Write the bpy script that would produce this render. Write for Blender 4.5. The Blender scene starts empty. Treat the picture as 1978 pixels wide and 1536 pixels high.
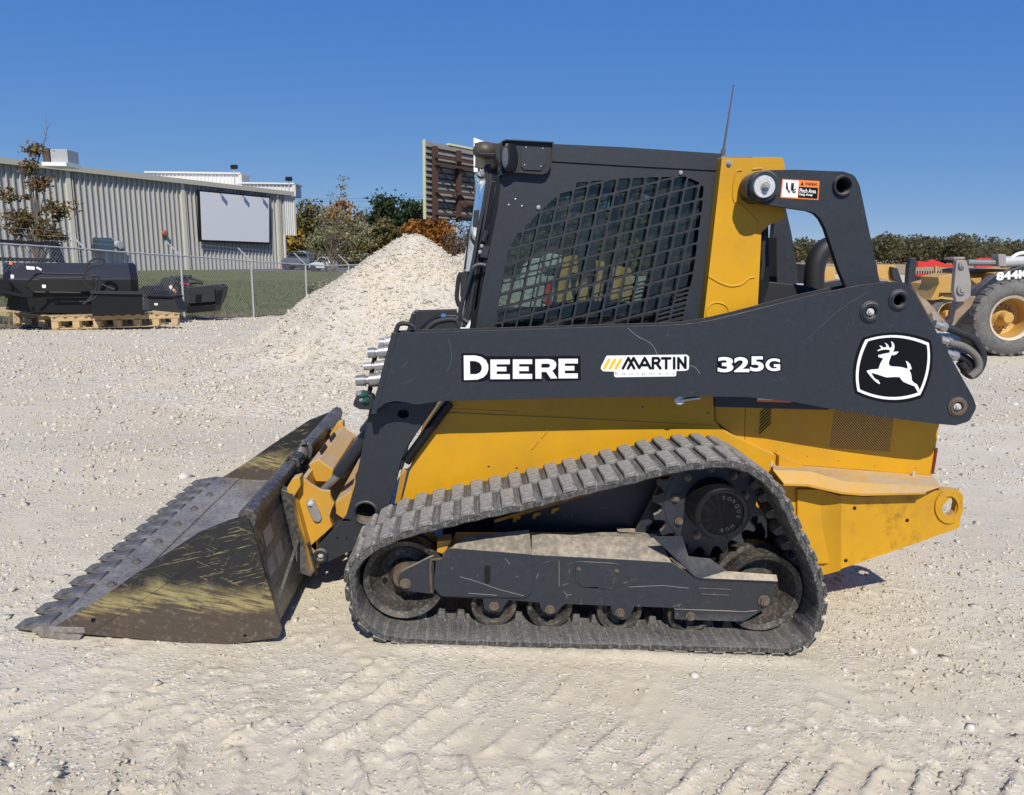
import bpy, bmesh, math, random
import numpy as np
from mathutils import Vector, Matrix
from mathutils.geometry import tessellate_polygon
random.seed(7); rng = np.random.default_rng(7)
R = math.radians
sc = bpy.context.scene
COL = sc.collection

# ------------------------------------------------------------------ camera
EYE = 1.6; FPX = 1420.0
PITCH, ROLL = R(11.0), R(0.8)
_f = Vector((0, math.cos(PITCH), -math.sin(PITCH)))
_r0 = Vector((1, 0, 0)); _u0 = _r0.cross(_f)
_r = _r0*math.cos(ROLL) + _u0*math.sin(ROLL)
_u = _u0*math.cos(ROLL) - _r0*math.sin(ROLL)
CAM = Vector((0, 0, EYE))
cd = bpy.data.cameras.new('camera'); cam = bpy.data.objects.new('camera', cd); COL.objects.link(cam)
cd.sensor_fit = 'HORIZONTAL'; cd.sensor_width = 36; cd.lens = FPX/1978*36
cd.clip_start = .05; cd.clip_end = 6000
m = Matrix.Identity(4)
for i in range(3):
    m[i][0] = _r[i]; m[i][1] = _u[i]; m[i][2] = -_f[i]; m[i][3] = CAM[i]
cam.matrix_world = m
sc.camera = cam

# ------------------------------------------------------------------ light
SUN_EL, SUN_AZ = R(46), R(173)      # azimuth of the sun seen from the camera: behind it, a little to the right
w = bpy.data.worlds.new('World'); sc.world = w; w.use_nodes = True
nt = w.node_tree; nt.nodes.clear()
sky = nt.nodes.new('ShaderNodeTexSky'); sky.sky_type = 'NISHITA'; sky.sun_disc = False
sky.sun_elevation = SUN_EL; sky.sun_rotation = SUN_AZ
sky.altitude = 0; sky.air_density = 0.4; sky.dust_density = 0.0; sky.ozone_density = 6.0
bg = nt.nodes.new('ShaderNodeBackground'); bg.inputs['Strength'].default_value = 0.076
wo = nt.nodes.new('ShaderNodeOutputWorld')
# the photograph's own tone: each channel of the sky eased by a power curve
_sp = nt.nodes.new('ShaderNodeSeparateColor'); _cb = nt.nodes.new('ShaderNodeCombineColor'); nt.links.new(sky.outputs[0], _sp.inputs[0])
for _i, (_a, _g) in enumerate(((.93, .84), (.69, .50), (.72, .115))):
    _m1 = nt.nodes.new('ShaderNodeMath'); _m1.operation = 'MULTIPLY'; _m1.inputs[1].default_value = .08; nt.links.new(_sp.outputs[_i], _m1.inputs[0])
    _m2 = nt.nodes.new('ShaderNodeMath'); _m2.operation = 'POWER'; _m2.inputs[1].default_value = _g; nt.links.new(_m1.outputs[0], _m2.inputs[0])
    _m3 = nt.nodes.new('ShaderNodeMath'); _m3.operation = 'MULTIPLY'; _m3.inputs[1].default_value = _a/.08; nt.links.new(_m2.outputs[0], _m3.inputs[0])
    nt.links.new(_m3.outputs[0], _cb.inputs[_i])
nt.links.new(_cb.outputs[0], bg.inputs['Color']); nt.links.new(bg.outputs[0], wo.inputs['Surface'])
ld = bpy.data.lights.new('sun', 'SUN'); ld.energy = 5.0; ld.angle = R(.53); ld.color = (1, .94, .82)
sun = bpy.data.objects.new('sun', ld); COL.objects.link(sun)
sd = Vector((math.sin(SUN_AZ)*math.cos(SUN_EL), math.cos(SUN_AZ)*math.cos(SUN_EL), math.sin(SUN_EL)))
sun.rotation_euler = sd.to_track_quat('Z', 'Y').to_euler(); sun.location = sd*30
sc.view_settings.view_transform = 'Standard'; sc.view_settings.look = 'None'
sc.view_settings.exposure = 0.0; sc.view_settings.gamma = 1; sc.view_settings.use_curve_mapping = False

# ------------------------------------------------------------------ survey: how a sight line meets the planes of the place
def ray(x, y): return _f + _r*((x-989)/FPX) + _u*((768-y)/FPX)
def on_ground(x, y, z=0.0):
    d = ray(x, y); return CAM + d*((z-EYE)/d.z)
def at_y(x, y, Y):
    d = ray(x, y); return CAM + d*(Y/d.y)
class Plane:
    """vertical plane through a point, direction along it in plan"""
    def __init__(s, p, d):
        s.p = Vector(p); s.d = Vector((d[0], d[1], 0)).normalized(); s.n = Vector((s.d.y, -s.d.x, 0))
    def hit(s, x, y, off=0.0):
        d = ray(x, y); q = s.p + s.n*off
        return CAM + d*((q-CAM).dot(s.n)/d.dot(s.n))
YAW = R(3.2)
ORG = on_ground(1130, 1260)
U = Vector((math.cos(YAW), math.sin(YAW), 0)); V = Vector((-math.sin(YAW), math.cos(YAW), 0))
def L(x, y, v):
    """machine frame: u to the rear, v across, z up"""
    d = ray(x, y); t = (v-(CAM-ORG).dot(V))/d.dot(V); p = CAM+d*t-ORG
    return (p.dot(U), p.z)
def Lp(pts, v): return [L(x, y, v) for x, y in pts]
def pxr(px, y, v, x=1200):
    a = L(x, y, v); b = L(x+px, y, v); return abs(b[0]-a[0])

# ------------------------------------------------------------------ noise in numpy
def _hash(ix, iy, s):
    h = (ix.astype(np.int64)*374761393 + iy.astype(np.int64)*668265263 + s*1442695041) & 0x7fffffff
    h = ((h ^ (h >> 13))*1274126177) & 0x7fffffff
    return ((h ^ (h >> 16)) & 0xffff)/65535.0
def vnoise(x, y, s=0):
    ix = np.floor(x); iy = np.floor(y); fx = x-ix; fy = y-iy
    fx = fx*fx*(3-2*fx); fy = fy*fy*(3-2*fy)
    a = _hash(ix, iy, s); b = _hash(ix+1, iy, s); c = _hash(ix, iy+1, s); d = _hash(ix+1, iy+1, s)
    return (a*(1-fx)+b*fx)*(1-fy)+(c*(1-fx)+d*fx)*fy
def fbm(x, y, o=4, s=0):
    t = 0; a = .5
    for i in range(o):
        t = t+a*(vnoise(x, y, s+i*17)-.5); x = x*2.03+3.1; y = y*2.03-1.7; a *= .5
    return t
def smooth(e0, e1, x):
    t = np.clip((x-e0)/(e1-e0), 0, 1); return t*t*(3-2*t)

# ------------------------------------------------------------------ materials
def new_mat(name):
    m_ = bpy.data.materials.new(name); m_.use_nodes = True; n = m_.node_tree; n.nodes.clear()
    out = n.nodes.new('ShaderNodeOutputMaterial'); p = n.nodes.new('ShaderNodeBsdfPrincipled')
    n.links.new(p.outputs[0], out.inputs[0]); return m_, n, p, out
def N(n, t, **kw):
    x = n.nodes.new(t)
    for k, v in kw.items():
        if k in x.inputs: x.inputs[k].default_value = v
        else: setattr(x, k, v)
    return x
def coords(n, scale=(1, 1, 1), rot=(0, 0, 0)):
    tc = n.nodes.new('ShaderNodeTexCoord'); mp = n.nodes.new('ShaderNodeMapping'); src = tc.outputs['Object']
    if tuple(rot) != (0, 0, 0):      # turn first, then stretch, so that strokes run at an angle
        m0 = n.nodes.new('ShaderNodeMapping'); m0.inputs['Rotation'].default_value = rot; n.links.new(src, m0.inputs[0]); src = m0.outputs[0]
    mp.inputs['Scale'].default_value = scale
    n.links.new(src, mp.inputs[0]); return mp.outputs[0]
def ramp(n, src, stops, interp='LINEAR'):
    r_ = n.nodes.new('ShaderNodeValToRGB'); r_.color_ramp.interpolation = interp
    e = r_.color_ramp.elements
    while len(e) > 1: e.remove(e[-1])
    e[0].position = stops[0][0]; c = stops[0][1]; e[0].color = c if hasattr(c, '__len__') else (c, c, c, 1)
    for pos, c in stops[1:]:
        k = e.new(pos); k.color = c if hasattr(c, '__len__') else (c, c, c, 1)
    n.links.new(src, r_.inputs[0]); return r_.outputs[0]
def mix(n, fac, a, b, mode='MIX'):
    x = n.nodes.new('ShaderNodeMix'); x.data_type = 'RGBA'; x.blend_type = mode
    for k, v in ((0, fac), (6, a), (7, b)):
        if isinstance(v, bpy.types.NodeSocket): n.links.new(v, x.inputs[k])
        elif k == 0: x.inputs[0].default_value = v
        else: x.inputs[k].default_value = v if len(v) == 4 else (*v, 1)
    return x.outputs[2]
def math_n(n, op, a, b=0.0, clamp=False):
    x = n.nodes.new('ShaderNodeMath'); x.operation = op; x.use_clamp = clamp
    for k, v in ((0, a), (1, b)):
        if isinstance(v, bpy.types.NodeSocket): n.links.new(v, x.inputs[k])
        else: x.inputs[k].default_value = v
    return x.outputs[0]
def bump(n, p, h, strength=.3, dist=.01):
    b = n.nodes.new('ShaderNodeBump'); b.inputs['Strength'].default_value = strength; b.inputs['Distance'].default_value = dist
    n.links.new(h, b.inputs['Height']); n.links.new(b.outputs[0], p.inputs['Normal'])
def noise(n, vec, scale, detail=4, rough=.55):
    x = n.nodes.new('ShaderNodeTexNoise'); x.inputs['Scale'].default_value = scale
    x.inputs['Detail'].default_value = detail; x.inputs['Roughness'].default_value = rough
    n.links.new(vec, x.inputs['Vector']); return x.outputs['Fac']
DUST = (.43, .37, .29, 1)
def paint(name, col, rough=.4, dust=.35, scratch=.25, metallic=0.0, spec=.5, wavy=.06, updust=.75, low=None):
    m_, n, p, o = new_mat(name)
    v = coords(n)
    n1 = noise(n, v, 3.0, 5); n2 = noise(n, v, 38, 5, .65)
    base = mix(n, ramp(n, n1, [(.35, 0.0), (.7, 1.0)]), col, tuple(c*.80 for c in col[:3])+(1,))
    # fine scratches: stretched noise, thresholded
    s1 = noise(n, coords(n, (3, 3, 160), (0, R(17), 0)), 2.0, 3, .6)
    s2 = noise(n, coords(n, (140, 3, 4), (0, R(-9), 0)), 1.6, 3, .6)
    sm = math_n(n, 'MAXIMUM', ramp(n, s1, [(.70, 0.0), (.74, 1.0)]), ramp(n, s2, [(.71, 0.0), (.75, 1.0)]))
    sm = math_n(n, 'MULTIPLY', sm, math_n(n, 'MULTIPLY', ramp(n, n2, [(.45, 0.0), (.6, 1.0)]), scratch))
    base = mix(n, sm, base, (.36, .34, .31, 1))
    g = n.nodes.new('ShaderNodeNewGeometry'); sx = n.nodes.new('ShaderNodeSeparateXYZ'); n.links.new(g.outputs['Normal'], sx.inputs[0])
    up = math_n(n, 'MULTIPLY', ramp(n, sx.outputs[2], [(.25, 0.0), (.8, 1.0)]), updust)
    pat = ramp(n, math_n(n, 'ADD', math_n(n, 'MULTIPLY', n1, .5), math_n(n, 'MULTIPLY', n2, .5)), [(.42, 0.0), (.62, 1.0)])
    du = math_n(n, 'ADD', math_n(n, 'MULTIPLY', pat, dust*.35), math_n(n, 'MULTIPLY', up, math_n(n, 'ADD', math_n(n, 'MULTIPLY', pat, .6), .4)), True)
    if low is not None:        # road dust thrown up on the lower parts
        tc = n.nodes.new('ShaderNodeTexCoord'); sz = n.nodes.new('ShaderNodeSeparateXYZ'); n.links.new(tc.outputs['Object'], sz.inputs[0])
        lo = n.nodes.new('ShaderNodeMapRange'); lo.inputs[1].default_value = low; lo.inputs[2].default_value = 0; lo.inputs[3].default_value = 0; lo.inputs[4].default_value = .55
        n.links.new(sz.outputs[2], lo.inputs[0])
        du = math_n(n, 'ADD', du, math_n(n, 'MULTIPLY', lo.outputs[0], pat), True)
    c = mix(n, du, base, DUST)
    n.links.new(c, p.inputs['Base Color'])
    rr = math_n(n, 'ADD', rough, math_n(n, 'ADD', math_n(n, 'MULTIPLY', du, .5), math_n(n, 'MULTIPLY', n2, .12)), True)
    n.links.new(rr, p.inputs['Roughness'])
    p.inputs['Metallic'].default_value = metallic; p.inputs['Specular IOR Level'].default_value = spec
    hb = math_n(n, 'ADD', n2, math_n(n, 'MULTIPLY', noise(n, v, 2.2, 2), 6.0))
    bump(n, p, hb, wavy, .004)
    return m_
def simple(name, col, rough=.5, metallic=0.0, var=.15, scale=8, bmp=0.0, emit=None, spec=.5):
    m_, n, p, o = new_mat(name)
    v = coords(n); f = noise(n, v, scale, 4)
    c = mix(n, f, tuple(k*(1-var) for k in col[:3])+(1,), tuple(min(1, k*(1+var)) for k in col[:3])+(1,))
    n.links.new(c, p.inputs['Base Color']); p.inputs['Roughness'].default_value = rough
    p.inputs['Metallic'].default_value = metallic; p.inputs['Specular IOR Level'].default_value = spec
    if bmp: bump(n, p, f, bmp, .01)
    return m_
def glass(name, tint, gloss=.12, rough=.02):
    m_, n, p, o = new_mat(name); n.nodes.remove(p)
    t = N(n, 'ShaderNodeBsdfTransparent'); t.inputs[0].default_value = (*tint, 1)
    g = N(n, 'ShaderNodeBsdfGlossy'); g.inputs['Roughness'].default_value = rough; g.inputs[0].default_value = (.9, .95, .95, 1)
    fr = N(n, 'ShaderNodeFresnel'); fr.inputs[0].default_value = 1.5
    du = N(n, 'ShaderNodeBsdfDiffuse'); du.inputs[0].default_value = (.35, .33, .28, 1)
    v = coords(n); f = ramp(n, noise(n, v, 9, 5), [(.45, 0.0), (.8, gloss)])
    a = N(n, 'ShaderNodeMixShader'); n.links.new(fr.outputs[0], a.inputs[0]); n.links.new(t.outputs[0], a.inputs[1]); n.links.new(g.outputs[0], a.inputs[2])
    b = N(n, 'ShaderNodeMixShader'); n.links.new(f, b.inputs[0]); n.links.new(a.outputs[0], b.inputs[1]); n.links.new(du.outputs[0], b.inputs[2])
    n.links.new(b.outputs[0], o.inputs[0]); return m_
def leafmat(name, stops, rough=.6, ns=.35, isl=.55, tl=.25):
    m_, n, p, o = new_mat(name)
    g = n.nodes.new('ShaderNodeNewGeometry'); oi = noise(n, coords(n), ns, 3)
    k = math_n(n, 'ADD', math_n(n, 'MULTIPLY', g.outputs['Random Per Island'], isl), math_n(n, 'MULTIPLY', oi, .5), True)
    c = ramp(n, k, stops); n.links.new(c, p.inputs['Base Color']); p.inputs['Roughness'].default_value = rough
    p.inputs['Specular IOR Level'].default_value = .2
    tr = N(n, 'ShaderNodeBsdfTranslucent'); n.links.new(c, tr.inputs[0])
    mx = N(n, 'ShaderNodeMixShader'); mx.inputs[0].default_value = tl
    n.links.new(p.outputs[0], mx.inputs[1]); n.links.new(tr.outputs[0], mx.inputs[2]); n.links.new(mx.outputs[0], o.inputs[0])
    return m_

M = {}
M['dark'] = paint('slate_paint', (.0205, .0245, .031, 1), .42, .04, .35, updust=.45)
M['dark_under'] = paint('slate_paint_dusty', (.020, .025, .035, 1), .42, .07, 1.6, updust=1.0, low=.12)
M['yellow'] = paint('yellow_paint', (.61, .312, .008, 1), .36, .12, .25, spec=.35, updust=.55)
M['yellow_dusty'] = paint('yellow_paint_dusty', (.57, .295, .02, 1), .45, .32, .5, updust=.85)
def smudged():
    m_ = M['yellow'].copy(); m_.name = 'smudged_yellow_paint'; n = m_.node_tree; p = [k for k in n.nodes if k.type == 'BSDF_PRINCIPLED'][0]; src = p.inputs['Base Color'].links[0].from_socket
    v = coords(n, (7, 7, 3.5)); f = math_n(n, 'MULTIPLY', ramp(n, noise(n, v, 1.0, 7, .7), [(.50, 0.0), (.68, .8)]), ramp(n, noise(n, coords(n), 22, 6, .7), [(.40, 0.0), (.62, 1.0)]))
    n.links.new(mix(n, f, src, (.13, .075, .025, 1)), p.inputs['Base Color']); return m_
M['bumper'] = smudged()
M['black'] = simple('black_paint', (.009, .009, .010), .4, spec=.3)
M['black_plastic'] = simple('black_plastic', (.018, .018, .02), .55, bmp=.05, scale=200)
M['interior'] = simple('cab_trim', (.025, .026, .028), .7)
M['seat'] = simple('seat_vinyl', (.03, .03, .033), .6)
M['hose'] = simple('hose_rubber', (.02, .02, .021), .6, bmp=.3, scale=160)
M['hose_dusty'] = simple('dusty_hose_sleeve', (.16, .15, .13), .8, bmp=.5, scale=120)
M['chrome'] = simple('chrome', (.36, .355, .34), .34, .7, .15)
M['steel'] = simple('zinc_steel', (.42, .41, .39), .42, .6, .25, 30, .1)
M['worn_steel'] = simple('worn_pin_steel', (.62, .61, .59), .45, .35, .25, 60, .2)
M['rust'] = simple('rusty_steel', (.12, .085, .062), .75, .2, .5, 25, .4)
M['rusty_bolt'] = simple('rusty_bolt', (.19, .145, .11), .55, .5, .4, 60, .2)
M['white'] = simple('white_decal', (.82, .82, .80), .4, var=.04)
M['decal_black'] = simple('black_decal', (.005, .005, .006), .45, spec=.2)
M['orange'] = simple('orange_decal', (.80, .22, .04), .4, var=.03)
M['decal_yellow'] = simple('yellow_decal', (.75, .52, .04), .4, var=.03)
M['decal_grey'] = simple('grey_lettering', (.25, .26, .27), .5)
M['red'] = simple('red_paint', (.55, .03, .02), .4)
M['red_lens'] = simple('red_lens', (.16, .015, .015), .3)
M['green'] = simple('green_cap', (.02, .085, .055), .6)
M['amber'] = simple('amber_brown_lens', (.075, .055, .038), .5)
M['glass'] = glass('cab_glass', (.68, .74, .71))
M['front_glass'] = glass('front_glass', (.42, .47, .48), .25)

def rubber(nm, upk, side, dc):
    m_, n, p, o = new_mat(nm)
    v = coords(n); n1 = noise(n, v, 6, 5); n2 = noise(n, v, 60, 6, .7)
    base = mix(n, n1, (.020, .021, .022, 1), (.05, .05, .049, 1))
    # pale cracks and scuffs across the side wall
    cr = noise(n, coords(n, (26, 1, 26)), 1.0, 8, .75)
    crm = ramp(n, cr, [(.475, 0.0), (.495, 1.0), (.505, 1.0), (.525, 0.0)])
    base = mix(n, math_n(n, 'MULTIPLY', crm, .35), base, (.32, .30, .27, 1))
    w1 = N(n, 'ShaderNodeTexWave', Scale=7.5, Distortion=2.5, Detail=3.0); n.links.new(v, w1.inputs['Vector'])
    wm = math_n(n, 'MULTIPLY', ramp(n, w1.outputs['Fac'], [(.93, 0.0), (.97, 1.0)]), ramp(n, n2, [(.45, 0.0), (.6, .5)]))
    base = mix(n, wm, base, (.34, .32, .29, 1))
    g = n.nodes.new('ShaderNodeNewGeometry'); sx = n.nodes.new('ShaderNodeSeparateXYZ'); n.links.new(g.outputs['Normal'], sx.inputs[0])
    up = ramp(n, sx.outputs[2], [(.15, 0.0), (.75, 1.0)])
    pat = ramp(n, math_n(n, 'ADD', math_n(n, 'MULTIPLY', n1, .4), math_n(n, 'MULTIPLY', n2, .6)), [(.36, 0.25), (.58, 1.0)])
    du = math_n(n, 'MULTIPLY', up, pat)
    du = math_n(n, 'ADD', math_n(n, 'MULTIPLY', du, upk), math_n(n, 'MULTIPLY', ramp(n, n2, [(.5, 0.0), (.75, .35)]), side), True)
    c = mix(n, du, base, dc); n.links.new(c, p.inputs['Base Color'])
    p.inputs['Roughness'].default_value = .75; bump(n, p, n2, .5, .006)
    return m_
M['rubber'] = rubber('track_rubber', .42, .35, (.22, .21, .19, 1)); M['lug'] = rubber('dusty_tread_rubber', .95, .5, (.36, .335, .295, 1))
def wheel_mat():
    m_, n, p, o = new_mat('roller_steel')
    v = coords(n); n1 = noise(n, v, 9, 5); n2 = noise(n, v, 70, 5, .65)
    base = mix(n, ramp(n, n1, [(.35, 0.0), (.65, 1.0)]), (.030, .029, .028, 1), (.085, .074, .063, 1))
    base = mix(n, ramp(n, n2, [(.5, 0.0), (.7, .55)]), base, (.30, .26, .21, 1))
    n.links.new(base, p.inputs['Base Color']); p.inputs['Roughness'].default_value = .55; p.inputs['Metallic'].default_value = .35
    bump(n, p, n2, .3, .004); return m_
M['wheel'] = wheel_mat()
def bucket_mat(name, z0, z1, z2):
    """black paint worn to brown steel low down, with a rubbed band of chaff yellow in between"""
    m_, n, p, o = new_mat(name)
    v = coords(n); tc = n.nodes.new('ShaderNodeTexCoord'); sz = n.nodes.new('ShaderNodeSeparateXYZ'); n.links.new(tc.outputs['Object'], sz.inputs[0])
    n1 = noise(n, v, 4, 6, .6); n2 = noise(n, v, 45, 6, .65)
    st = noise(n, coords(n, (6, 6, 60), (0, R(-14), 0)), 1.5, 6, .7)
    z = math_n(n, 'ADD', sz.outputs[2], math_n(n, 'MULTIPLY', math_n(n, 'SUBTRACT', n1, .5), .22))
    z = math_n(n, 'ADD', z, math_n(n, 'MULTIPLY', math_n(n, 'SUBTRACT', st, .5), .14))
    steel = mix(n, st, (.035, .029, .024, 1), (.12, .092, .070, 1))
    steel = mix(n, ramp(n, n2, [(.55, 0.0), (.75, .5)]), steel, (.30, .27, .23, 1))
    steel = mix(n, ramp(n, n1, [(.5, 0.0), (.7, .7)]), steel, (.12, .062, .035, 1))
    yel = mix(n, n2, (.22, .185, .075, 1), (.40, .34, .16, 1))
    blk = mix(n, n2, (.012, .013, .014, 1), (.03, .03, .03, 1))
    scr = noise(n, coords(n, (7, 9, 110), (0, R(14), 0)), 1.2, 4, .6)
    scr2 = noise(n, coords(n, (9, 9, 95), (0, R(-28), 0)), 1.1, 4, .6); scr3 = noise(n, coords(n, (9, 9, 120), (0, R(58), 0)), 1.2, 4, .6)
    sa = math_n(n, 'MAXIMUM', ramp(n, scr, [(.615, 0.0), (.64, 1.0)]), math_n(n, 'MAXIMUM', ramp(n, scr2, [(.64, 0.0), (.665, 1.0)]), ramp(n, scr3, [(.66, 0.0), (.68, .8)])))
    blk = mix(n, math_n(n, 'MULTIPLY', sa, math_n(n, 'MULTIPLY', ramp(n, n1, [(.36, .12), (.60, 1.0)]), .62)), blk, (.34, .285, .12, 1))
    mr = lambda a, b: (lambda x: (setattr(x.inputs[1], 'default_value', a), setattr(x.inputs[2], 'default_value', b), n.links.new(z, x.inputs[0]), x.outputs[0])[-1])(n.nodes.new('ShaderNodeMapRange'))
    c = mix(n, mr(z0-.02, z0+.02), steel, mix(n, ramp(n, st, [(.40, .0), (.55, .95)]), steel, yel))
    c = mix(n, mr(z1-.025, z1+.03), c, blk)
    n.links.new(c, p.inputs['Base Color']); p.inputs['Roughness'].default_value = .42; p.inputs['Metallic'].default_value = .1
    bump(n, p, math_n(n, 'ADD', n2, st), .25, .003); return m_
M['bucket_side'] = bucket_mat('worn_bucket_side', .235, .325, .5)
def worn(name, a, b, dustc=(.42, .38, .33, 1), k=.5, metallic=.3, rough=.45):
    m_, n, p, o = new_mat(name)
    v = coords(n); n1 = noise(n, v, 3, 6, .6); n2 = noise(n, v, 50, 6, .65); st = noise(n, coords(n, (2, 18, 2)), 3, 6, .7)
    c = mix(n, st, a, b); c = mix(n, math_n(n, 'MULTIPLY', ramp(n, math_n(n, 'ADD', math_n(n, 'MULTIPLY', n1, .5), math_n(n, 'MULTIPLY', n2, .5)), [(.42, 0.0), (.62, 1.0)]), k), c, dustc)
    n.links.new(c, p.inputs['Base Color']); p.inputs['Roughness'].default_value = rough; p.inputs['Metallic'].default_value = metallic
    bump(n, p, n2, .2, .003); return m_
M['bucket_floor'] = worn('polished_bucket_floor', (.085, .078, .068, 1), (.20, .185, .16, 1), k=.6, metallic=.05, rough=.5)
M['bucket_black'] = worn('bucket_black_worn', (.012, .012, .013, 1), (.045, .042, .040, 1), k=.35, metallic=.1)
M['tooth'] = worn('tooth_steel', (.035, .034, .032, 1), (.10, .095, .085, 1), k=.4, metallic=.08)

# ------------------------------------------------------------------ mesh builder
class MB:
    def __init__(s, open_=False): s.v = []; s.f = []; s.mi = []; s.cur = 0; s.open_ = open_
    def mat(s, i): s.cur = i; return s
    def add(s, vs, fs):
        o = len(s.v); s.v.extend(tuple(a) for a in vs)
        for f in fs: s.f.append([o+i for i in f]); s.mi.append(s.cur)
        return s
    def prism(s, poly, v0, v1, holes=(), to=None):
        """poly in (u,z), stands between v0 and v1"""
        loops = [list(poly)]+[list(h) for h in holes]
        def area(p): return sum(p[i][0]*p[(i+1) % len(p)][1]-p[(i+1) % len(p)][0]*p[i][1] for i in range(len(p)))
        for k, lp in enumerate(loops):
            if (area(lp) < 0) == (k == 0): lp.reverse()
        to = to or (lambda a, b, c: (a, c, b))
        flat = [q for lp in loops for q in lp]; n = len(flat)
        tris = tessellate_polygon([[Vector((a, b, 0)) for a, b in lp] for lp in loops]) if (len(loops) > 1 or len(flat) > 4) else [tuple(range(len(flat)))]
        vs = [to(a, b, v0) for a, b in flat]+[to(a, b, v1) for a, b in flat]
        fs = []
        for t in tris:
            a = sum(flat[t[i]][0]*flat[t[(i+1) % len(t)]][1]-flat[t[(i+1) % len(t)]][0]*flat[t[i]][1] for i in range(len(t)))
            if abs(a) < 1e-12: continue
            t = list(t) if a > 0 else list(t)[::-1]
            fs.append(t); fs.append([i+n for i in reversed(t)])
        o = 0
        for lp in loops:
            k = len(lp)
            for i in range(k):
                j = (i+1) % k; fs.append([o+j, o+i, o+i+n, o+j+n])
            o += k
        return s.add(vs, fs)
    def flat(s, poly, v, holes=()):
        loops = [list(poly)]+[list(h) for h in holes]; flat = [q for lp in loops for q in lp]
        fs = []
        for t in tessellate_polygon([[Vector((a, b, 0)) for a, b in lp] for lp in loops]):
            a = sum(flat[t[i]][0]*flat[t[(i+1) % 3]][1]-flat[t[(i+1) % 3]][0]*flat[t[i]][1] for i in range(3))
            if abs(a) < 1e-12: continue
            fs.append(list(t) if a > 0 else list(t)[::-1])
        return s.add([(a, v, b) for a, b in flat], fs)
    def loft(s, rings, close=True, caps=True):
        k = len(rings[0]); vs = [q for r_ in rings for q in r_]; fs = []
        for a in range(len(rings)-1):
            for i in range(k if close else k-1):
                j = (i+1) % k; fs.append([a*k+i, a*k+j, (a+1)*k+j, (a+1)*k+i])
        if caps and close:
            fs.append(list(range(k))[::-1]); fs.append([(len(rings)-1)*k+i for i in range(k)])
        return s.add(vs, fs)
    def box(s, c, size, rot=None):
        x, y, z = (a/2 for a in size); vs = [Vector(q) for q in ((-x, -y, -z), (x, -y, -z), (x, y, -z), (-x, y, -z), (-x, -y, z), (x, -y, z), (x, y, z), (-x, y, z))]
        if rot is not None: vs = [rot @ q for q in vs]
        return s.add([q+Vector(c) for q in vs], [(0, 3, 2, 1), (4, 5, 6, 7), (0, 1, 5, 4), (1, 2, 6, 5), (2, 3, 7, 6), (3, 0, 4, 7)])
    def bar(s, a, b, w_, d_, up=(0, 0, 1)):
        a = Vector(a); b = Vector(b); t = b-a; ln = t.length; t.normalize(); side = t.cross(Vector(up))
        if side.length < 1e-4: side = t.cross(Vector((0, 1, 0)))
        side.normalize(); n_ = side.cross(t)
        rot = Matrix((t, side, n_)).transposed(); return s.box((a+b)/2, (ln, w_, d_), rot)
    def tube(s, pts, r, seg=10, caps=True):
        pts = [Vector(q) for q in pts]; rs = r if hasattr(r, '__len__') else [r]*len(pts); rings = []; pn = None
        for i, q in enumerate(pts):
            t = (pts[min(i+1, len(pts)-1)]-pts[max(i-1, 0)])
            if t.length < 1e-9: t = Vector((0, 0, 1))
            t.normalize()
            if pn is None: pn = t.orthogonal().normalized()
            pn = (pn-t*pn.dot(t)); pn = pn.normalized() if pn.length > 1e-6 else t.orthogonal().normalized()
            b = t.cross(pn); rings.append([q+(pn*math.cos(a)+b*math.sin(a))*rs[i] for a in [2*math.pi*k/seg for k in range(seg)]])
        return s.loft(rings, True, caps)
    def lathe(s, prof, c, axis=(0, 1, 0), seg=32, caps=None):
        """prof: (radius, along axis)"""
        ax = Vector(axis).normalized(); a = ax.orthogonal().normalized(); b = ax.cross(a); c = Vector(c)
        rings = [[c+ax*h+(a*math.cos(t)+b*math.sin(t))*max(r_, 1e-4) for t in [2*math.pi*k/seg for k in range(seg)]] for r_, h in prof]
        if caps is None: caps = not (prof[0][0] > .004 and prof[-1][0] > .004 and s.open_)
        return s.loft(rings, True, caps)
    def build(s, name, mats, parent=None, bevel=0, smooth_=True, angle=35):
        me = bpy.data.meshes.new(name); me.from_pydata([tuple(q) for q in s.v], [], s.f)
        mats = mats if isinstance(mats, (list, tuple)) else [mats]
        for q in mats: me.materials.append(M[q] if isinstance(q, str) else q)
        if len(mats) > 1: me.polygons.foreach_set('material_index', s.mi)
        bm = bmesh.new(); bm.from_mesh(me); bmesh.ops.remove_doubles(bm, verts=bm.verts, dist=1e-6)
        if s.closed_ok: bmesh.ops.recalc_face_normals(bm, faces=bm.faces)
        bm.to_mesh(me); bm.free()
        if smooth_:
            me.polygons.foreach_set('use_smooth', [True]*len(me.polygons)); me.set_sharp_from_angle(angle=R(angle))
        o = bpy.data.objects.new(name, me); COL.objects.link(o)
        if parent is not None: o.parent = parent
        if bevel:
            b = o.modifiers.new('edge', 'BEVEL'); b.width = bevel; b.segments = 2; b.limit_method = 'ANGLE'; b.angle_limit = R(40); b.harden_normals = True
        return o
    closed_ok = True
def flatmb():
    x = MB(); x.closed_ok = False; return x
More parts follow.
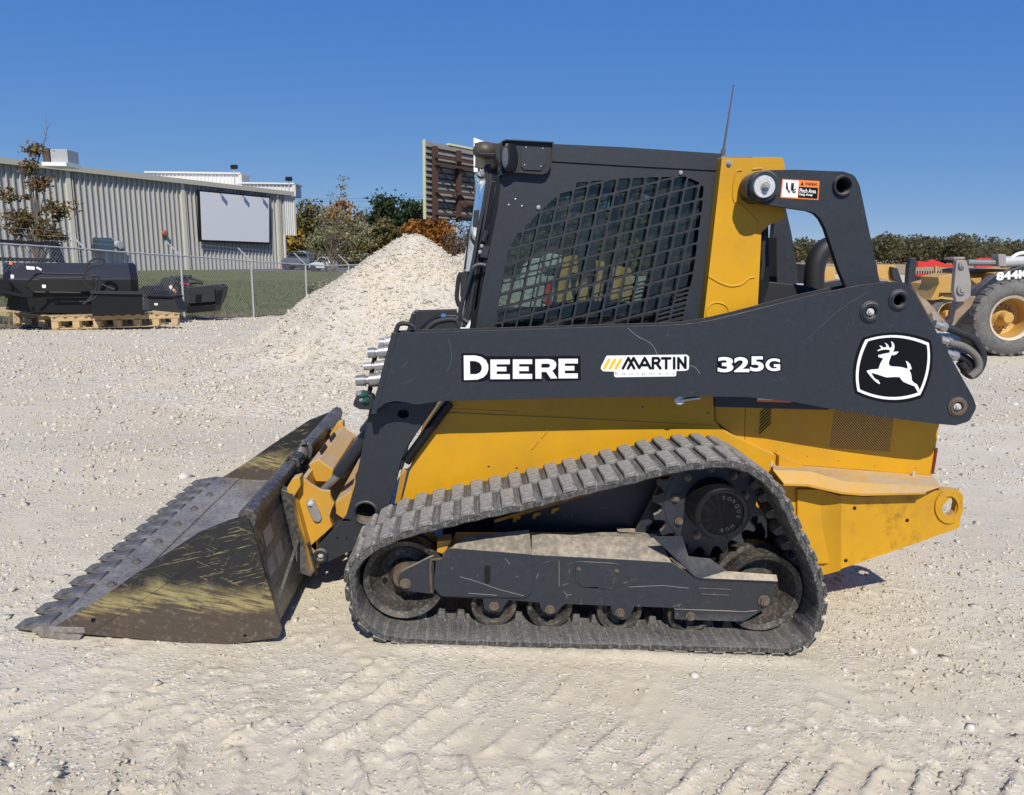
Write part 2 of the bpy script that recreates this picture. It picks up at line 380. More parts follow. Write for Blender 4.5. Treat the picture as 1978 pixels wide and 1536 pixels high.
def np_mesh(name, verts, faces, mats, parent=None, mi=None, smooth_=False):
    me = bpy.data.meshes.new(name); nf = len(faces); k = faces.shape[1]
    me.vertices.add(len(verts)); me.vertices.foreach_set('co', np.ascontiguousarray(verts, dtype=np.float32).ravel())
    me.loops.add(nf*k); me.loops.foreach_set('vertex_index', np.ascontiguousarray(faces, dtype=np.int32).ravel())
    me.polygons.add(nf); me.polygons.foreach_set('loop_start', np.arange(0, nf*k, k, dtype=np.int32))
    me.polygons.foreach_set('loop_total', np.full(nf, k, dtype=np.int32))
    if mi is not None: me.polygons.foreach_set('material_index', mi.astype(np.int32))
    if smooth_: me.polygons.foreach_set('use_smooth', np.ones(nf, bool))
    me.update(calc_edges=True)
    for q in (mats if isinstance(mats, (list, tuple)) else [mats]): me.materials.append(M[q] if isinstance(q, str) else q)
    o = bpy.data.objects.new(name, me); COL.objects.link(o)
    if parent is not None: o.parent = parent
    return o
def empty(name, loc, label, cat, group=None, rz=0):
    o = bpy.data.objects.new(name, None); COL.objects.link(o); o.location = loc; o.rotation_euler = (0, 0, rz); o.empty_display_size = .2
    o['label'] = label; o['category'] = cat
    if group: o['group'] = group
    return o
def tag(o, label=None, cat=None, group=None, kind=None):
    for k, v in (('label', label), ('category', cat), ('group', group), ('kind', kind)):
        if v: o[k] = v
    return o
def rnd(pts, seg=4):
    """round the corners given as (x, y, r)"""
    out = []; n_ = len(pts)
    for i, q in enumerate(pts):
        if len(q) < 3 or q[2] <= 0: out.append((q[0], q[1])); continue
        p = Vector(q[:2]); a = Vector(pts[i-1][:2])-p; b = Vector(pts[(i+1) % n_][:2])-p
        la, lb = a.length, b.length; a.normalize(); b.normalize()
        c = max(-.999, min(.999, a.dot(b))); half = math.acos(c)/2
        t = min(q[2]/math.tan(half), la*.48, lb*.48); s0 = p+a*t; s1 = p+b*t
        for k in range(seg+1):
            f = k/seg; out.append(tuple((s0*(1-f)*(1-f)+p*2*f*(1-f)*1.0+s1*f*f)))
    return out
def circ(x, y, r_, n_=24, ry=None, a0=0):
    ry = ry or r_
    return [(x+r_*math.cos(a0+2*math.pi*k/n_), y+ry*math.sin(a0+2*math.pi*k/n_)) for k in range(n_)]
def crop(s, ox, oy):
    return lambda pts: [((q[0]/s+ox, q[1]/s+oy) if len(q) < 3 else (q[0]/s+ox, q[1]/s+oy, q[2]/s)) for q in pts]
def spline(pts, n_=8):
    pts = [Vector(q) for q in pts]; out = []
    for i in range(len(pts)-1):
        p0 = pts[max(i-1, 0)]; p1 = pts[i]; p2 = pts[i+1]; p3 = pts[min(i+2, len(pts)-1)]
        for k in range(n_):
            t = k/n_; out.append(.5*((2*p1)+(-p0+p2)*t+(2*p0-5*p1+4*p2-p3)*t*t+(-p0+3*p1-3*p2+p3)*t**3))
    out.append(pts[-1]); return out
_fonts = {}
def glyphs(text, bold=0.0, spacing=1.0, shear=0.0):
    """triangulated outline of a word in unit box 0..1"""
    cu = bpy.data.curves.new('word', 'FONT'); cu.body = text; cu.offset = bold; cu.space_character = spacing; cu.shear = shear; cu.resolution_u = 5
    o = bpy.data.objects.new('word', cu); COL.objects.link(o)
    dg = bpy.context.evaluated_depsgraph_get(); me = bpy.data.meshes.new_from_object(o.evaluated_get(dg))
    vs = [(q.co.x, q.co.y) for q in me.vertices]; fs = [list(p.vertices) for p in me.polygons]
    bpy.data.objects.remove(o); bpy.data.curves.remove(cu); bpy.data.meshes.remove(me)
    return vs, fs
def word(mb, text, box, place, bold=0.0, spacing=1.0, shear=0.0, pad=0.0, ref=None):
    """lay a word into a pixel box; place(x,y)->3-D point"""
    vs, fs = glyphs(text, bold, spacing, shear)
    rv = vs if ref is None else glyphs(text, ref, spacing, shear)[0]
    x0 = min(a for a, b in rv); x1 = max(a for a, b in rv); y0 = min(b for a, b in rv); y1 = max(b for a, b in rv)
    X0, Y0, X1, Y1 = box
    pts = [place(X0+(a-x0)/(x1-x0)*(X1-X0), Y1+(b-y0)/(y1-y0)*(Y0-Y1)) for a, b in vs]
    mb.add(pts, fs); return mb

# ================================================================== GROUND
PILE = [(-1.42, 10.6, 1.87, .93, .98), (-.75, 11.5, 1.62, .95, 1.0), (-2.7, 8.9, .42, 1.5, 1.15), (-3.6, 9.6, .28, 1.6, 1.3), (-1.9, 7.9, .40, 1.5, 1.1)]
def g_base(X, Y):
    X = np.asarray(X, float); Y = np.asarray(Y, float)
    uu = (X-ORG.x)*U.x+(Y-ORG.y)*U.y
    tilt = -.054*np.clip(uu, -3.5, 3.5)*(1-smooth(6, 14, Y))
    back = -.047*np.clip(Y-14.4, 0, 12)*smooth(0, -4, X)*(1-smooth(26, 55, Y))
    return tilt+back
def pile_h(X, Y):
    n_ = fbm(X*.9, Y*.9, 4, 3)
    h = np.zeros_like(X)-1.0
    for cx, cy, ph, sx, sy in PILE:
        d = np.sqrt(((X-cx)/sx)**2+((Y-cy)/sy)**2+.035)
        d = d*(1+.22*n_)
        h = np.maximum(h, ph+.13-.70*d)
    # soft toe that spreads over the yard
    return np.where(h > .25, h, .25*np.exp((h-.25)/.42))*1.0
def rut(X, Y, yc, wd, slope, pitch, amp, ph=0.0, thin=.25):
    p_ = ((X-slope*(Y-yc))/pitch+ph+.25*fbm(X*2, Y*2, 2, 9)+.22*fbm(X*17, Y*17, 2, 10)) % 1.0
    p_ = p_ if slope > 0 else 1-p_
    g = smooth(.30, .36, p_)*(1-smooth(.36, .36+thin*3.2, p_))*(.75+.9*np.clip(fbm(X*11, Y*11, 3, 11)+.25, 0, 1))
    edge = smooth(wd*.5, wd*.36, np.abs(Y-yc))
    brk = smooth(-.16, .10, fbm(X*2.3+5, Y*2.3, 3, 21))
    return amp*g*edge*brk
def g_height(X, Y, fine=True):
    X = np.asarray(X, float); Y = np.asarray(Y, float)
    h = g_base(X, Y)+.05*fbm(X*.5, Y*.5, 3, 5)*smooth(4, 7, Y)*(1-smooth(30, 60, Y))
    near = 1-smooth(5, 9, Y)
    h = h+.009*fbm(X*3, Y*3, 3, 31)*near*smooth(.2, .9, np.abs(Y-3.2)+np.clip(np.abs(X-.3)-1.2, 0, 9))
    yy = Y-.03*X
    h = h+rut(X, yy, 2.50, .30, .55, .155, .024, thin=.13)*(1-smooth(.1, .5, X-.15))
    h = h+rut(X, yy, 2.22, .26, .75, .165, .024, .3, .12)*(1-smooth(-.2, .8, X-.1))
    h = h+rut(X, yy, 1.93, .34, -.30, .175, .030, .1, .11)*(1-smooth(-.3, .7, X-.1))
    h = h+rut(X, yy, 2.55, .42, -.40, .115, .022, .5, .15)*smooth(.9, 1.3, X)
    h = h+rut(X, yy, 1.93, .44, .85, .150, .017, .2, .12)*smooth(.25, .6, X)
    h = h+rut(X, yy, 2.22, .20, -.45, .15, .018, .2, .12)*smooth(.85, 1.2, X)
    h = h+rut(X, Y, 5.4+.08*X, .5, .6, .16, .010)*smooth(-.5, -1.2, X)
    crumb = np.clip(fbm(X*30, Y*30, 3, 77)-.03, 0, 1)*smooth(-.12, .16, fbm(X*1.7, Y*1.7, 3, 78))
    h = h+.007*fbm(X*12, Y*12, 4, 71)*near+.042*crumb*near
    uu = (X-ORG.x)*U.x+(Y-ORG.y)*U.y; v_ = (X-ORG.x)*V.x+(Y-ORG.y)*V.y
    h = h+.022*np.exp(-((v_+.012)/.04)**2)*smooth(-.92, -.7, uu)*(1-smooth(.80, 1.0, uu))*(.7+.8*fbm(X*6, Y*6, 2, 79))
    return h
def p_height(X, Y):
    ph = pile_h(X, Y)
    return g_height(X, Y)+ph*smooth(5.4, 6.8, Y)-.035+.09*fbm(X*3.5, Y*3.5, 4, 41)*smooth(.02, .5, ph)
def gz(x, y): return float(g_height(np.array([x]), np.array([y]))[0])
def axis_pts(lo, hi, d0, far_lo, far_hi, k=1.035):
    a = list(np.arange(lo, hi, d0)); d = d0
    while a[-1] < far_hi: d = min(d*k, 120); a.append(a[-1]+d)
    d = d0; b = []
    x = lo
    while x > far_lo: d = min(d*k, 120); x -= d; b.append(x)
    return np.array(b[::-1]+a)
gx = axis_pts(-2.6, 2.8, .012, -900, 1400, 1.05); gy = axis_pts(1.3, 3.6, .0105, .4, 1800, 1.028)
GX, GY = np.meshgrid(gx, gy); nx, ny = len(gx), len(gy)
GZ = g_height(GX, GY)
vv = np.stack([GX, GY, GZ], -1).reshape(-1, 3)
ii = np.arange(nx*ny).reshape(ny, nx)
ff = np.stack([ii[:-1, :-1], ii[:-1, 1:], ii[1:, 1:], ii[1:, :-1]], -1).reshape(-1, 4)
def ground_mat():
    m_, n, p, o = new_mat('crushed_limestone')
    v = coords(n); a = noise(n, v, .55, 5); b = noise(n, v, 4, 6, .6); c = noise(n, v, 85, 6, .75); d = noise(n, v, 30, 3, .5)
    vo = N(n, 'ShaderNodeTexVoronoi', Scale=75.0); n.links.new(v, vo.inputs['Vector'])
    base = mix(n, ramp(n, b, [(.3, 0.0), (.7, 1.0)]), (.49, .44, .335, 1), (.56, .51, .40, 1))
    base = mix(n, ramp(n, a, [(.42, 0.0), (.62, .65)]), base, (.52, .445, .32, 1))
    bands = noise(n, coords(n, (.22, 1.5, 1)), 1.0, 5, .6)
    base = mix(n, ramp(n, bands, [(.34, .55), (.48, 0.0)]), base, (.40, .365, .30, 1))
    base = mix(n, ramp(n, bands, [(.56, 0.0), (.68, .5)]), base, (.60, .56, .47, 1))
    pc = n.nodes.new('ShaderNodeSeparateColor'); n.links.new(vo.outputs['Color'], pc.inputs[0])
    where = ramp(n, noise(n, v, 2.6, 5, .6), [(.38, .15), (.60, 1.0)])      # dusty smooth patches and stony ones
    chip = math_n(n, 'MULTIPLY', ramp(n, pc.outputs[0], [(.50, 0.0), (.62, 1.0)]), where)
    base = mix(n, math_n(n, 'MULTIPLY', chip, math_n(n, 'MULTIPLY', pc.outputs[1], .9)), base, (.64, .60, .51, 1))
    base = mix(n, math_n(n, 'MULTIPLY', chip, ramp(n, pc.outputs[2], [(.7, 0.0), (.95, .5)])), base, (.36, .33, .28, 1))
    n.links.new(base, p.inputs['Base Color']); p.inputs['Roughness'].default_value = .95; p.inputs['Specular IOR Level'].default_value = .1
    dome = math_n(n, 'SUBTRACT', 1.0, math_n(n, 'MULTIPLY', vo.outputs['Distance'], 1.6), True)
    h = math_n(n, 'ADD', math_n(n, 'MULTIPLY', math_n(n, 'MULTIPLY', dome, chip), .75), math_n(n, 'ADD', math_n(n, 'MULTIPLY', math_n(n, 'MULTIPLY', c, where), .5), math_n(n, 'MULTIPLY', d, .25)))
    bump(n, p, h, .8, .009); return m_
M['ground'] = ground_mat()
g_o = np_mesh('gravel_yard', vv, ff, 'ground', smooth_=True); tag(g_o, kind='structure')
# ------------------------------------------------------------------ gravel pile
px_ = np.arange(-7.5, 6.5, .045); py_ = np.arange(5.6, 17, .045)
PX, PY = np.meshgrid(px_, py_); PZ = p_height(PX, PY)
ii = np.arange(PX.size).reshape(PX.shape)
ff = np.stack([ii[:-1, :-1], ii[:-1, 1:], ii[1:, 1:], ii[1:, :-1]], -1).reshape(-1, 4)
keep = (PZ-g_height(PX, PY)).reshape(-1)[ff].max(1) > -.03
used = np.zeros(PX.size, bool); used[ff[keep].ravel()] = True; rem = np.cumsum(used)-1
pv = np.stack([PX, PY, PZ], -1).reshape(-1, 3)[used]
def pile_mat():
    m_, n, p, o = new_mat('heaped_crushed_rock')
    v = coords(n); b = noise(n, v, 1.1, 5, .6)
    v1 = N(n, 'ShaderNodeTexVoronoi', Scale=24.0); n.links.new(v, v1.inputs['Vector'])
    v2 = N(n, 'ShaderNodeTexVoronoi', Scale=60.0); n.links.new(v, v2.inputs['Vector'])
    base = mix(n, ramp(n, b, [(.4, 0.0), (.62, 1.0)]), (.49, .45, .37, 1), (.56, .48, .35, 1))
    pc = n.nodes.new('ShaderNodeSeparateColor'); n.links.new(v1.outputs['Color'], pc.inputs[0])
    base = mix(n, math_n(n, 'MULTIPLY', pc.outputs[0], .45), base, (.70, .66, .58, 1))
    n.links.new(base, p.inputs['Base Color']); p.inputs['Roughness'].default_value = .95; p.inputs['Specular IOR Level'].default_value = .1
    h = math_n(n, 'ADD', math_n(n, 'MULTIPLY', v1.outputs['Distance'], -1.6), math_n(n, 'MULTIPLY', v2.outputs['Distance'], -.6))
    bump(n, p, h, .6, .02); return m_
M['pile'] = pile_mat()
pile_o = np_mesh('gravel_pile', pv, rem[ff[keep]], 'pile', smooth_=True)
tag(pile_o, 'big pale heap of crushed limestone behind the loader bucket', 'gravel pile', kind='stuff')

# ------------------------------------------------------------------ loose stones
def rock_templates(n_=14):
    out = []
    for k in range(n_):
        bm = bmesh.new(); bmesh.ops.create_icosphere(bm, subdivisions=1, radius=1)
        a = np.array([q.co[:] for q in bm.verts]); fs = np.array([[q.index for q in f.verts] for f in bm.faces]); bm.free()
        # cut by random planes for a broken, faceted look
        for j in range(7):
            d = rng.normal(size=3); d /= np.linalg.norm(d); t = rng.uniform(.45, .8); s = a@d
            a = a-np.outer(np.clip(s-t, 0, None), d)
        a = (a+rng.normal(0, .09, a.shape))*rng.uniform(.6, 1.3, 3)*np.array([1, 1, .7]); out.append((a, fs))
    return out
RT = rock_templates()
_oc = np.array([[1, 0, 0], [0, 1, 0], [-1, 0, 0], [0, -1, 0], [0, 0, 1], [0, 0, -1.]]); _of = np.array([[0, 1, 4], [1, 2, 4], [2, 3, 4], [3, 0, 4], [1, 0, 5], [2, 1, 5], [3, 2, 5], [0, 3, 5]])
CT = [((_oc+rng.normal(0, .28, _oc.shape))*rng.uniform(.55, 1.35, 3)*np.array([1, 1, .75]), _of) for _ in range(40)]      # small angular chips
def scatter(name, P, S, mat, sink=.3, small=False):
    TT = CT if small else RT
    n_ = len(P); nv = len(TT[0][0]); fs = TT[0][1]
    which = rng.integers(0, len(TT), n_); T = np.stack([t[0] for t in TT])[which]
    a = rng.uniform(0, 2*np.pi, n_); t1 = rng.uniform(-.5, .5, n_)
    ca, sa, c1, s1 = np.cos(a), np.sin(a), np.cos(t1), np.sin(t1)
    x = T[..., 0]; y = T[..., 1]*c1[:, None]-T[..., 2]*s1[:, None]; z = T[..., 1]*s1[:, None]+T[..., 2]*c1[:, None]
    X = x*ca[:, None]-y*sa[:, None]; Y = x*sa[:, None]+y*ca[:, None]
    W_ = np.stack([X, Y, z], -1)*S[:, None, None]+P[:, None, :]; W_[..., 2] += (S*(.35-sink))[:, None]
    F = (fs[None]+(np.arange(n_)*nv)[:, None, None]).reshape(-1, 3)
    return np_mesh(name, W_.reshape(-1, 3), F, mat)
def stone_mat(name, stops):
    m_, n, p, o = new_mat(name)
    g = n.nodes.new('ShaderNodeNewGeometry'); c = ramp(n, g.outputs['Random Per Island'], stops)
    f = noise(n, coords(n), 60, 4); c = mix(n, f, c, tuple([.50, .45, .35, 1])); 
    n.links.new(c, p.inputs['Base Color']); p.inputs['Roughness'].default_value = .9; p.inputs['Specular IOR Level'].default_value = .15; return m_
M['stone'] = stone_mat('limestone_chips', [(0, (.34, .31, .26, 1)), (.25, (.47, .43, .35, 1)), (.7, (.58, .54, .46, 1)), (1, (.74, .72, .67, 1))])
# yard: sample depth so that every part of the picture keeps a similar count, stones grow with the share that can be seen
nS = 130000
D = 1.45*np.exp(rng.uniform(0, 1, nS)**.9*math.log(24/1.45)); XX = (rng.uniform(-.86, .86, nS))*D
dens = fbm(XX*.8, D*.8, 4, 55)+.5
left = smooth(.3, -1.5, XX)*smooth(3.4, 5, D)
keep = rng.uniform(0, 1, nS) < np.clip((dens-.34)*2.2*(1+.6*(fbm(XX*3, D*3, 3, 58)))+left*.7, .05, 1)
XX, D = XX[keep], D[keep]
size = np.exp(rng.normal(0, .50, len(D)))*(.0030+.00085*D)*(1+.5*(rng.uniform(0, 1, len(D)) > .97))
size = np.clip(size, .002, .045)
P = np.stack([XX, D, g_height(XX, D)], -1)
tag(scatter('loose_stones', P, size, 'stone', .28, True), 'pale loose stones strewn over the gravel yard', 'stones', kind='stuff')
# a few hand-sized stones that stand out
big = [(1462, 1334, .019), (1282, 1371, .015), (1105, 1404, .017), (1160, 1404, .011), (1446, 1397, .015), (1424, 1394, .010), (1332, 1466, .012), (1125, 1330, .011), (1787, 1276, .018), (1832, 1279, .016), (1000, 1530, .014), (617, 1338, .013), (1822, 1192, .012), (598, 1386, .010), (690, 1260, .010), (545, 1345, .010), (80, 1500, .018), (70, 1528, .016), (35, 1392, .016), (1085, 1330, .009), (1175, 1337, .008), (340, 900, .03), (405, 885, .025), (250, 1262, .015), (320, 880, .03), (1150, 1232, .0), (770, 1268, .012), (930, 1320, .013), (850, 1378, .014), (980, 1300, .009)]
bp = [on_ground(a, b) for a, b, c in big if c]; bs = np.array([c for a, b, c in big if c])
bx = np.array([[q.x, q.y, gz(q.x, q.y)] for q in bp])
tag(scatter('large_stones', bx, bs*.95, 'stone', .15), 'larger white stones lying on the dusty ground in front', 'stones', kind='stuff')
# heap
nP = 120000
a = rng.uniform(-6.5, 4, nP); b = rng.uniform(6, 15, nP); ph = pile_h(a, b)
keep = rng.uniform(0, 1, nP) < np.clip(ph*1.6+.1+.6*smooth(.02, .12, ph), 0, 1)*(ph > .015)*(.35+1.3*(fbm(a*1.5, b*1.5, 3, 66)+.4))
a, b = a[keep], b[keep]
s_ = np.clip(np.exp(rng.normal(0, .5, len(a)))*.0115, .004, .05)
P = np.stack([a, b, np.maximum(p_height(a, b), g_height(a, b))], -1)
tag(scatter('heaped_stones', P, s_, 'stone', .2, True), 'broken limestone pieces covering the big gravel heap', 'stones', kind='stuff')

# ================================================================== THE TRACK LOADER
W_ALL = 1.86
root = empty('track_loader', ORG, 'yellow and slate compact track loader with its bucket lowered on the gravel', 'track loader', rz=YAW)
C3 = crop(3.268, 640, 820); C2 = crop(2.71, 1150, 820); CB = crop(2.6026, 0, 760); C5 = crop(4.39, 520, 780)
CW = crop(3.41, 860, 240); CR = crop(3.072, 1340, 140); C6 = crop(7.3125, 660, 590); CX = crop(3.84, 870, 250); CA = crop(2.5424, 1200, 520)

def mirror(o, name=None):
    c = o.copy(); COL.objects.link(c); c.parent = o.parent
    c.matrix_basis = Matrix.Translation((0, W_ALL, 0)) @ Matrix.Diagonal((1, -1, 1, 1)) @ o.matrix_basis
    for k in o.children:
        d = k.copy(); COL.objects.link(d); d.parent = c
    return c
def P3(pt, v): a = L(pt[0], pt[1], v); return (a[0], v, a[1])

def bolt(mb, c, r_, h=.012, axis=-1):
    """hex head with a washer, pointing to the viewer"""
    c = Vector(c); mb.lathe([(r_*1.35, 0), (r_*1.35, axis*h*.25)], c, seg=20)
    mb.prism([(c.x+r_*math.cos(k*math.pi/3+.3), c.z+r_*math.sin(k*math.pi/3+.3)) for k in range(6)], c.y+axis*h*.25, c.y+axis*h)
    mb.lathe([(r_*.55, axis*h*.9), (r_*.5, axis*h*1.35)], c, seg=14)

# ---------------- crawler track
outer = [(663, 1114), (667.5, 1163), (683, 1202), (703, 1224), (728, 1241), (765, 1250), (824, 1254.5), (915, 1257.5), (1038, 1260.5), (1160, 1263), (1260, 1265), (1371, 1268), (1470, 1270), (1519, 1271), (1547, 1262), (1571, 1247), (1589, 1218.5), (1598, 1189), (1602, 1159.5), (1596, 1122.6), (1585, 1089), (1571, 1056), (1556, 1026.6), (1541, 993), (1523, 956.5), (1504, 932), (1482, 911), (1452, 893), (1420, 884), (1390, 882), (1355, 885), (1316, 890), (1272, 899), (1224, 912), (1160, 927), (1099, 942), (1038, 958), (977, 972), (915, 985), (854, 1000), (793, 1015), (747, 1031), (708, 1051), (683, 1073), (669, 1093)]
OP = Lp(outer, 0)
sp = spline([Vector((a, b)) for a, b in OP+[OP[0]]], 10)[:-1]
cum = [0]
for i in range(len(sp)): cum.append(cum[-1]+(sp[(i+1) % len(sp)]-sp[i]).length)
PER = cum[-1]
def along(t):
    t %= PER; import bisect
    i = min(bisect.bisect_right(cum, t)-1, len(sp)-1); f = (t-cum[i])/max(cum[i+1]-cum[i], 1e-9)
    a = sp[i]; b = sp[(i+1) % len(sp)]; return a.lerp(b, f)
NSEG = 212; ring = [along(k*PER/NSEG) for k in range(NSEG)]
cen = sum(ring, Vector((0, 0)))/NSEG
def nrm(t):
    d = (along(t+.02)-along(t-.02)).normalized(); n_ = Vector((-d.y, d.x))
    return d, (n_ if n_.dot(cen-along(t)) > 0 else -n_)
LUGH, BELT, TW = .015, .034, .40
mb = MB(); prof = [(0.012, LUGH+.000), (0.0, LUGH+.008), (0.0, LUGH+BELT-.006), (.008, LUGH+BELT), (.10, LUGH+BELT-.004), (TW-.10, LUGH+BELT-.004), (TW-.008, LUGH+BELT), (TW, LUGH+BELT-.006), (TW, LUGH+.010), (TW-.012, LUGH+.002)]
rings = []
for k in range(NSEG):
    p = ring[k]; d, n_ = nrm(k*PER/NSEG)
    wob = .0016*math.sin(k*2*math.pi*53/NSEG*1.0)
    rings.append([(p.x+n_.x*(h+wob), v_, p.y+n_.y*(h+wob)) for v_, h in prof])
rings.append(rings[0]); mb.loft(rings, True, False)
track = mb.build('crawler_track', 'rubber', root, angle=50)
# tread blocks: four staggered rows
def lug_mesh():
    b = MB(); l, wv, h = .070, .188, LUGH+.006
    b.loft([[(-l/2*.88, -.004, 0), (l/2*.88, -.004, 0), (l/2*.88, wv, 0), (-l/2*.88, wv, 0)],
            [(-l/2*.80, 0.002, h*.75), (l/2*.80, 0.002, h*.75), (l/2*.80, wv-.004, h*.75), (-l/2*.80, wv-.004, h*.75)],
            [(-l/2*.62, .008, h), (l/2*.62, .008, h), (l/2*.62, wv-.010, h), (-l/2*.62, wv-.010, h)]][::1])
    return b
lug0 = lug_mesh().build('tread_block', 'lug', track, bevel=.005)
NL = round(PER/.083); first = True
def put(o, t, v_, depth):
    p = along(t); d, n_ = nrm(t); q = p+n_*depth
    X_ = Vector((d.x, 0, d.y)); Z_ = Vector((-n_.x, 0, -n_.y)); Y_ = Z_.cross(X_)
    if Y_.y < 0: X_ = -X_; Y_ = -Y_
    m_ = Matrix((X_, Y_, Z_)).transposed().to_4x4(); m_.translation = (q.x, v_, q.y); o.matrix_basis = m_
for row in range(2):
    for k in range(NL):
        o = lug0 if first else lug0.copy()
        if not first: COL.objects.link(o); o.parent = track
        first = False
        put(o, (k+(.5 if row % 2 else 0)+random.uniform(-.04, .04))*PER/NL, [.0, .205][row]+.002, LUGH+.006)
gl = MB(); gl.loft([[(-.022, -.045, 0), (.022, -.045, 0), (.022, .045, 0), (-.022, .045, 0)], [(-.014, -.03, .040), (.014, -.03, .040), (.014, .03, .040), (-.014, .03, .040)]])
gl0 = gl.build('guide_lug', 'rubber', track, bevel=.003); first = True
for row in (.20,):
    for k in range(NL):
        o = gl0 if first else gl0.copy()
        if not first: COL.objects.link(o); o.parent = track
        first = False
        put(o, k*PER/NL, row, LUGH+BELT-.006); o.matrix_basis = o.matrix_basis @ Matrix.Rotation(math.pi, 4, 'X')

# ---------------- wheels inside the track
def wheel(name, px, py, rpx, v0, wd, kind):
    c = L(px, py, v0); r_ = pxr(rpx, py, v0); b = MB()
    if kind == 'idler':
        prof = [(.02, 0.045), (r_*.34, .045), (r_*.40, .075), (r_*.62, .085), (r_*.74, .05), (r_*.84, .012), (r_*.97, 0.0), (r_, .012), (r_, wd*.38), (r_*.86, wd*.42), (r_*.86, wd*.58), (r_, wd*.62), (r_, wd-.01), (r_*.6, wd), (.02, wd)]
    else:
        prof = [(.015, .012), (r_*.42, .012), (r_*.50, .03), (r_*.66, .036), (r_*.74, .006), (r_*.80, 0), (r_*.96, .0), (r_, .008), (r_, wd*.35), (r_*.7, wd*.4), (r_*.7, wd*.6), (r_, wd*.65), (r_, wd), (.02, wd)]
    b.lathe(prof, (c[0], v0, c[1]), seg=48)
    o = b.build(name, 'wheel', root, angle=30)
    return o, c, r_
idF = wheel('front_idler', 781, 1121, 79, .115, .18, 'idler'); idR = wheel('rear_idler', 1474, 1146, 80, .128, .18, 'idler')
h = MB(); c = P3(C3([(460, 990)])[0], .15)
for a in (.6, 1.9, 3.3, 4.6, 5.6): h.lathe([(.012, -.001), (.012, .006)], (c[0]+.085*math.cos(a), .192, c[2]+.085*math.sin(a)), seg=16)
h.build('lightening_hole', 'black', idF[0])
c = L(781, 1121, .10); hb = MB(); hb.lathe([(.010, .06), (.045, .06), (.052, .0), (.044, -.02), (.040, -.02)], (c[0]-.004, .135, c[1]+.004)); hb.build('idler_hub', 'rust', root)
rollers = []
for px, py in ((954, 1169), (1062, 1174), (1197, 1180), (1333, 1186)):
    rollers.append(wheel('track_roller', px, py, 44, .135, .13, 'roller'))
rollers.append(wheel('track_roller', 1425, 1180, 46, .20, .10, 'roller'))

# ---------------- sprocket
c = L(1368, 968, .20); r_ = pxr(110, 968, .20); nT = 19; pts = []
for k in range(nT):
    a0 = 2*math.pi*k/nT+.12
    for da, rr in ((-.125, .835), (-.075, .90), (-.05, .985), (-.018, 1.0), (.018, 1.0), (.05, .985), (.075, .90), (.125, .835)):
        pts.append((c[0]+r_*rr*math.cos(a0+da), c[1]+r_*rr*math.sin(a0+da)))
b = MB(); b.prism(pts, .185, .205); sprk = b.build('drive_sprocket', 'dark_under', root, bevel=.004, angle=50)
b = MB(); b.lathe([(r_*.36, -.02), (r_*.80, -.014), (r_*.80, .02), (r_*.36, .03)], (c[0], .195, c[1]), seg=48); b.build('sprocket_plate', 'dark_under', sprk, bevel=.002)
for k in range(9):
    a = math.radians(40*k+12); b = MB(); bolt(b, (c[0]+r_*.62*math.cos(a), .176, c[1]+r_*.62*math.sin(a)), .013, .014); b.build('sprocket_bolt', 'rusty_bolt', sprk)
hc = L(1396.5, 995, .03); hr = pxr(53.5, 995, .03)
b = MB(); b.lathe([(hr*.80, .012), (hr*.80, .004), (hr*.93, .002), (hr*.95, -.002), (hr, .004), (hr*1.0, .05), (hr*1.02, .14), (hr*1.12, .20)], (hc[0], .032, hc[1]), seg=56)
b.lathe([(.001, .010), (hr*.82, .010)], (hc[0], .032, hc[1]), seg=56)
hub = b.build('drive_hub', 'black', root, angle=30)
b = MB()
for a in (60, 335, 285, 200, 120): bolt(b, (hc[0]+hr*.86*math.cos(R(a)), .036, hc[1]+hr*.86*math.sin(R(a))), .005, .006)
b.build('hub_screw', 'black', hub)
b = flatmb(); txt = 'TORQUE·HUB'
for k, ch in enumerate(txt):
    if ch == '·': continue
    a = R(88-k*19.5); vs, fs = glyphs(ch, .02)
    if not vs: continue
    sc_ = .021; x0 = (min(q[0] for q in vs)+max(q[0] for q in vs))/2
    T = []
    for (xx, yy) in vs:
        lx = (xx-x0)*sc_; ly = yy*sc_+hr*.55
        T.append((hc[0]+math.sin(math.pi/2-a)*ly+math.cos(math.pi/2-a)*lx, .0405, hc[1]+math.cos(math.pi/2-a)*ly-math.sin(math.pi/2-a)*lx))
    b.add(T, fs)
b.build('hub_lettering', simple('hub_letters', (.045, .045, .05), .3), hub, smooth_=False)

# ---------------- undercarriage frame
face = [(1027, 1072), (1240, 1083), (1297.6, 1087), (1309, 1094), (1334.5, 1111.5), (1357, 1119), (1497, 1125), (1493, 1167, 4), (1471, 1180), (1436, 1201), (1303, 1196, 3), (1303, 1174.5), (1226, 1171.5), (1219, 1186, 8), (1210, 1197, 6), (1195, 1197, 6), (1183, 1186, 6), (1180, 1170.5), (1093, 1166.5), (1084, 1172, 4), (1074.5, 1186, 6), (1048.5, 1182, 6), (1041, 1164), (983, 1159), (975, 1169, 4), (967, 1182.6, 6), (946, 1182.6, 6), (935, 1175), (933, 1157), (858, 1153.5), (850, 1140), (855, 1085), (869, 1060)]
VF = .10
fr = MB(); fr.prism(Lp(rnd(face), VF), VF, VF+.012)
fr.build('track_frame', 'dark_under', root, bevel=.002)
def strip(lower, upper, v0, v1, name, mat, parent, th=.006):
    b = MB(); n_ = len(lower); A = [P3(q, v0) for q in lower]; B = [P3(q, v1) for q in upper]
    rings_ = []
    for i in range(n_):
        a, c_ = Vector(A[i]), Vector(B[i]); rings_.append([a, c_, c_+Vector((0, 0.0, -th)), a+Vector((0, 0.002, -th))])
    b.loft(rings_); return b.build(name, mat, parent, bevel=.0015)
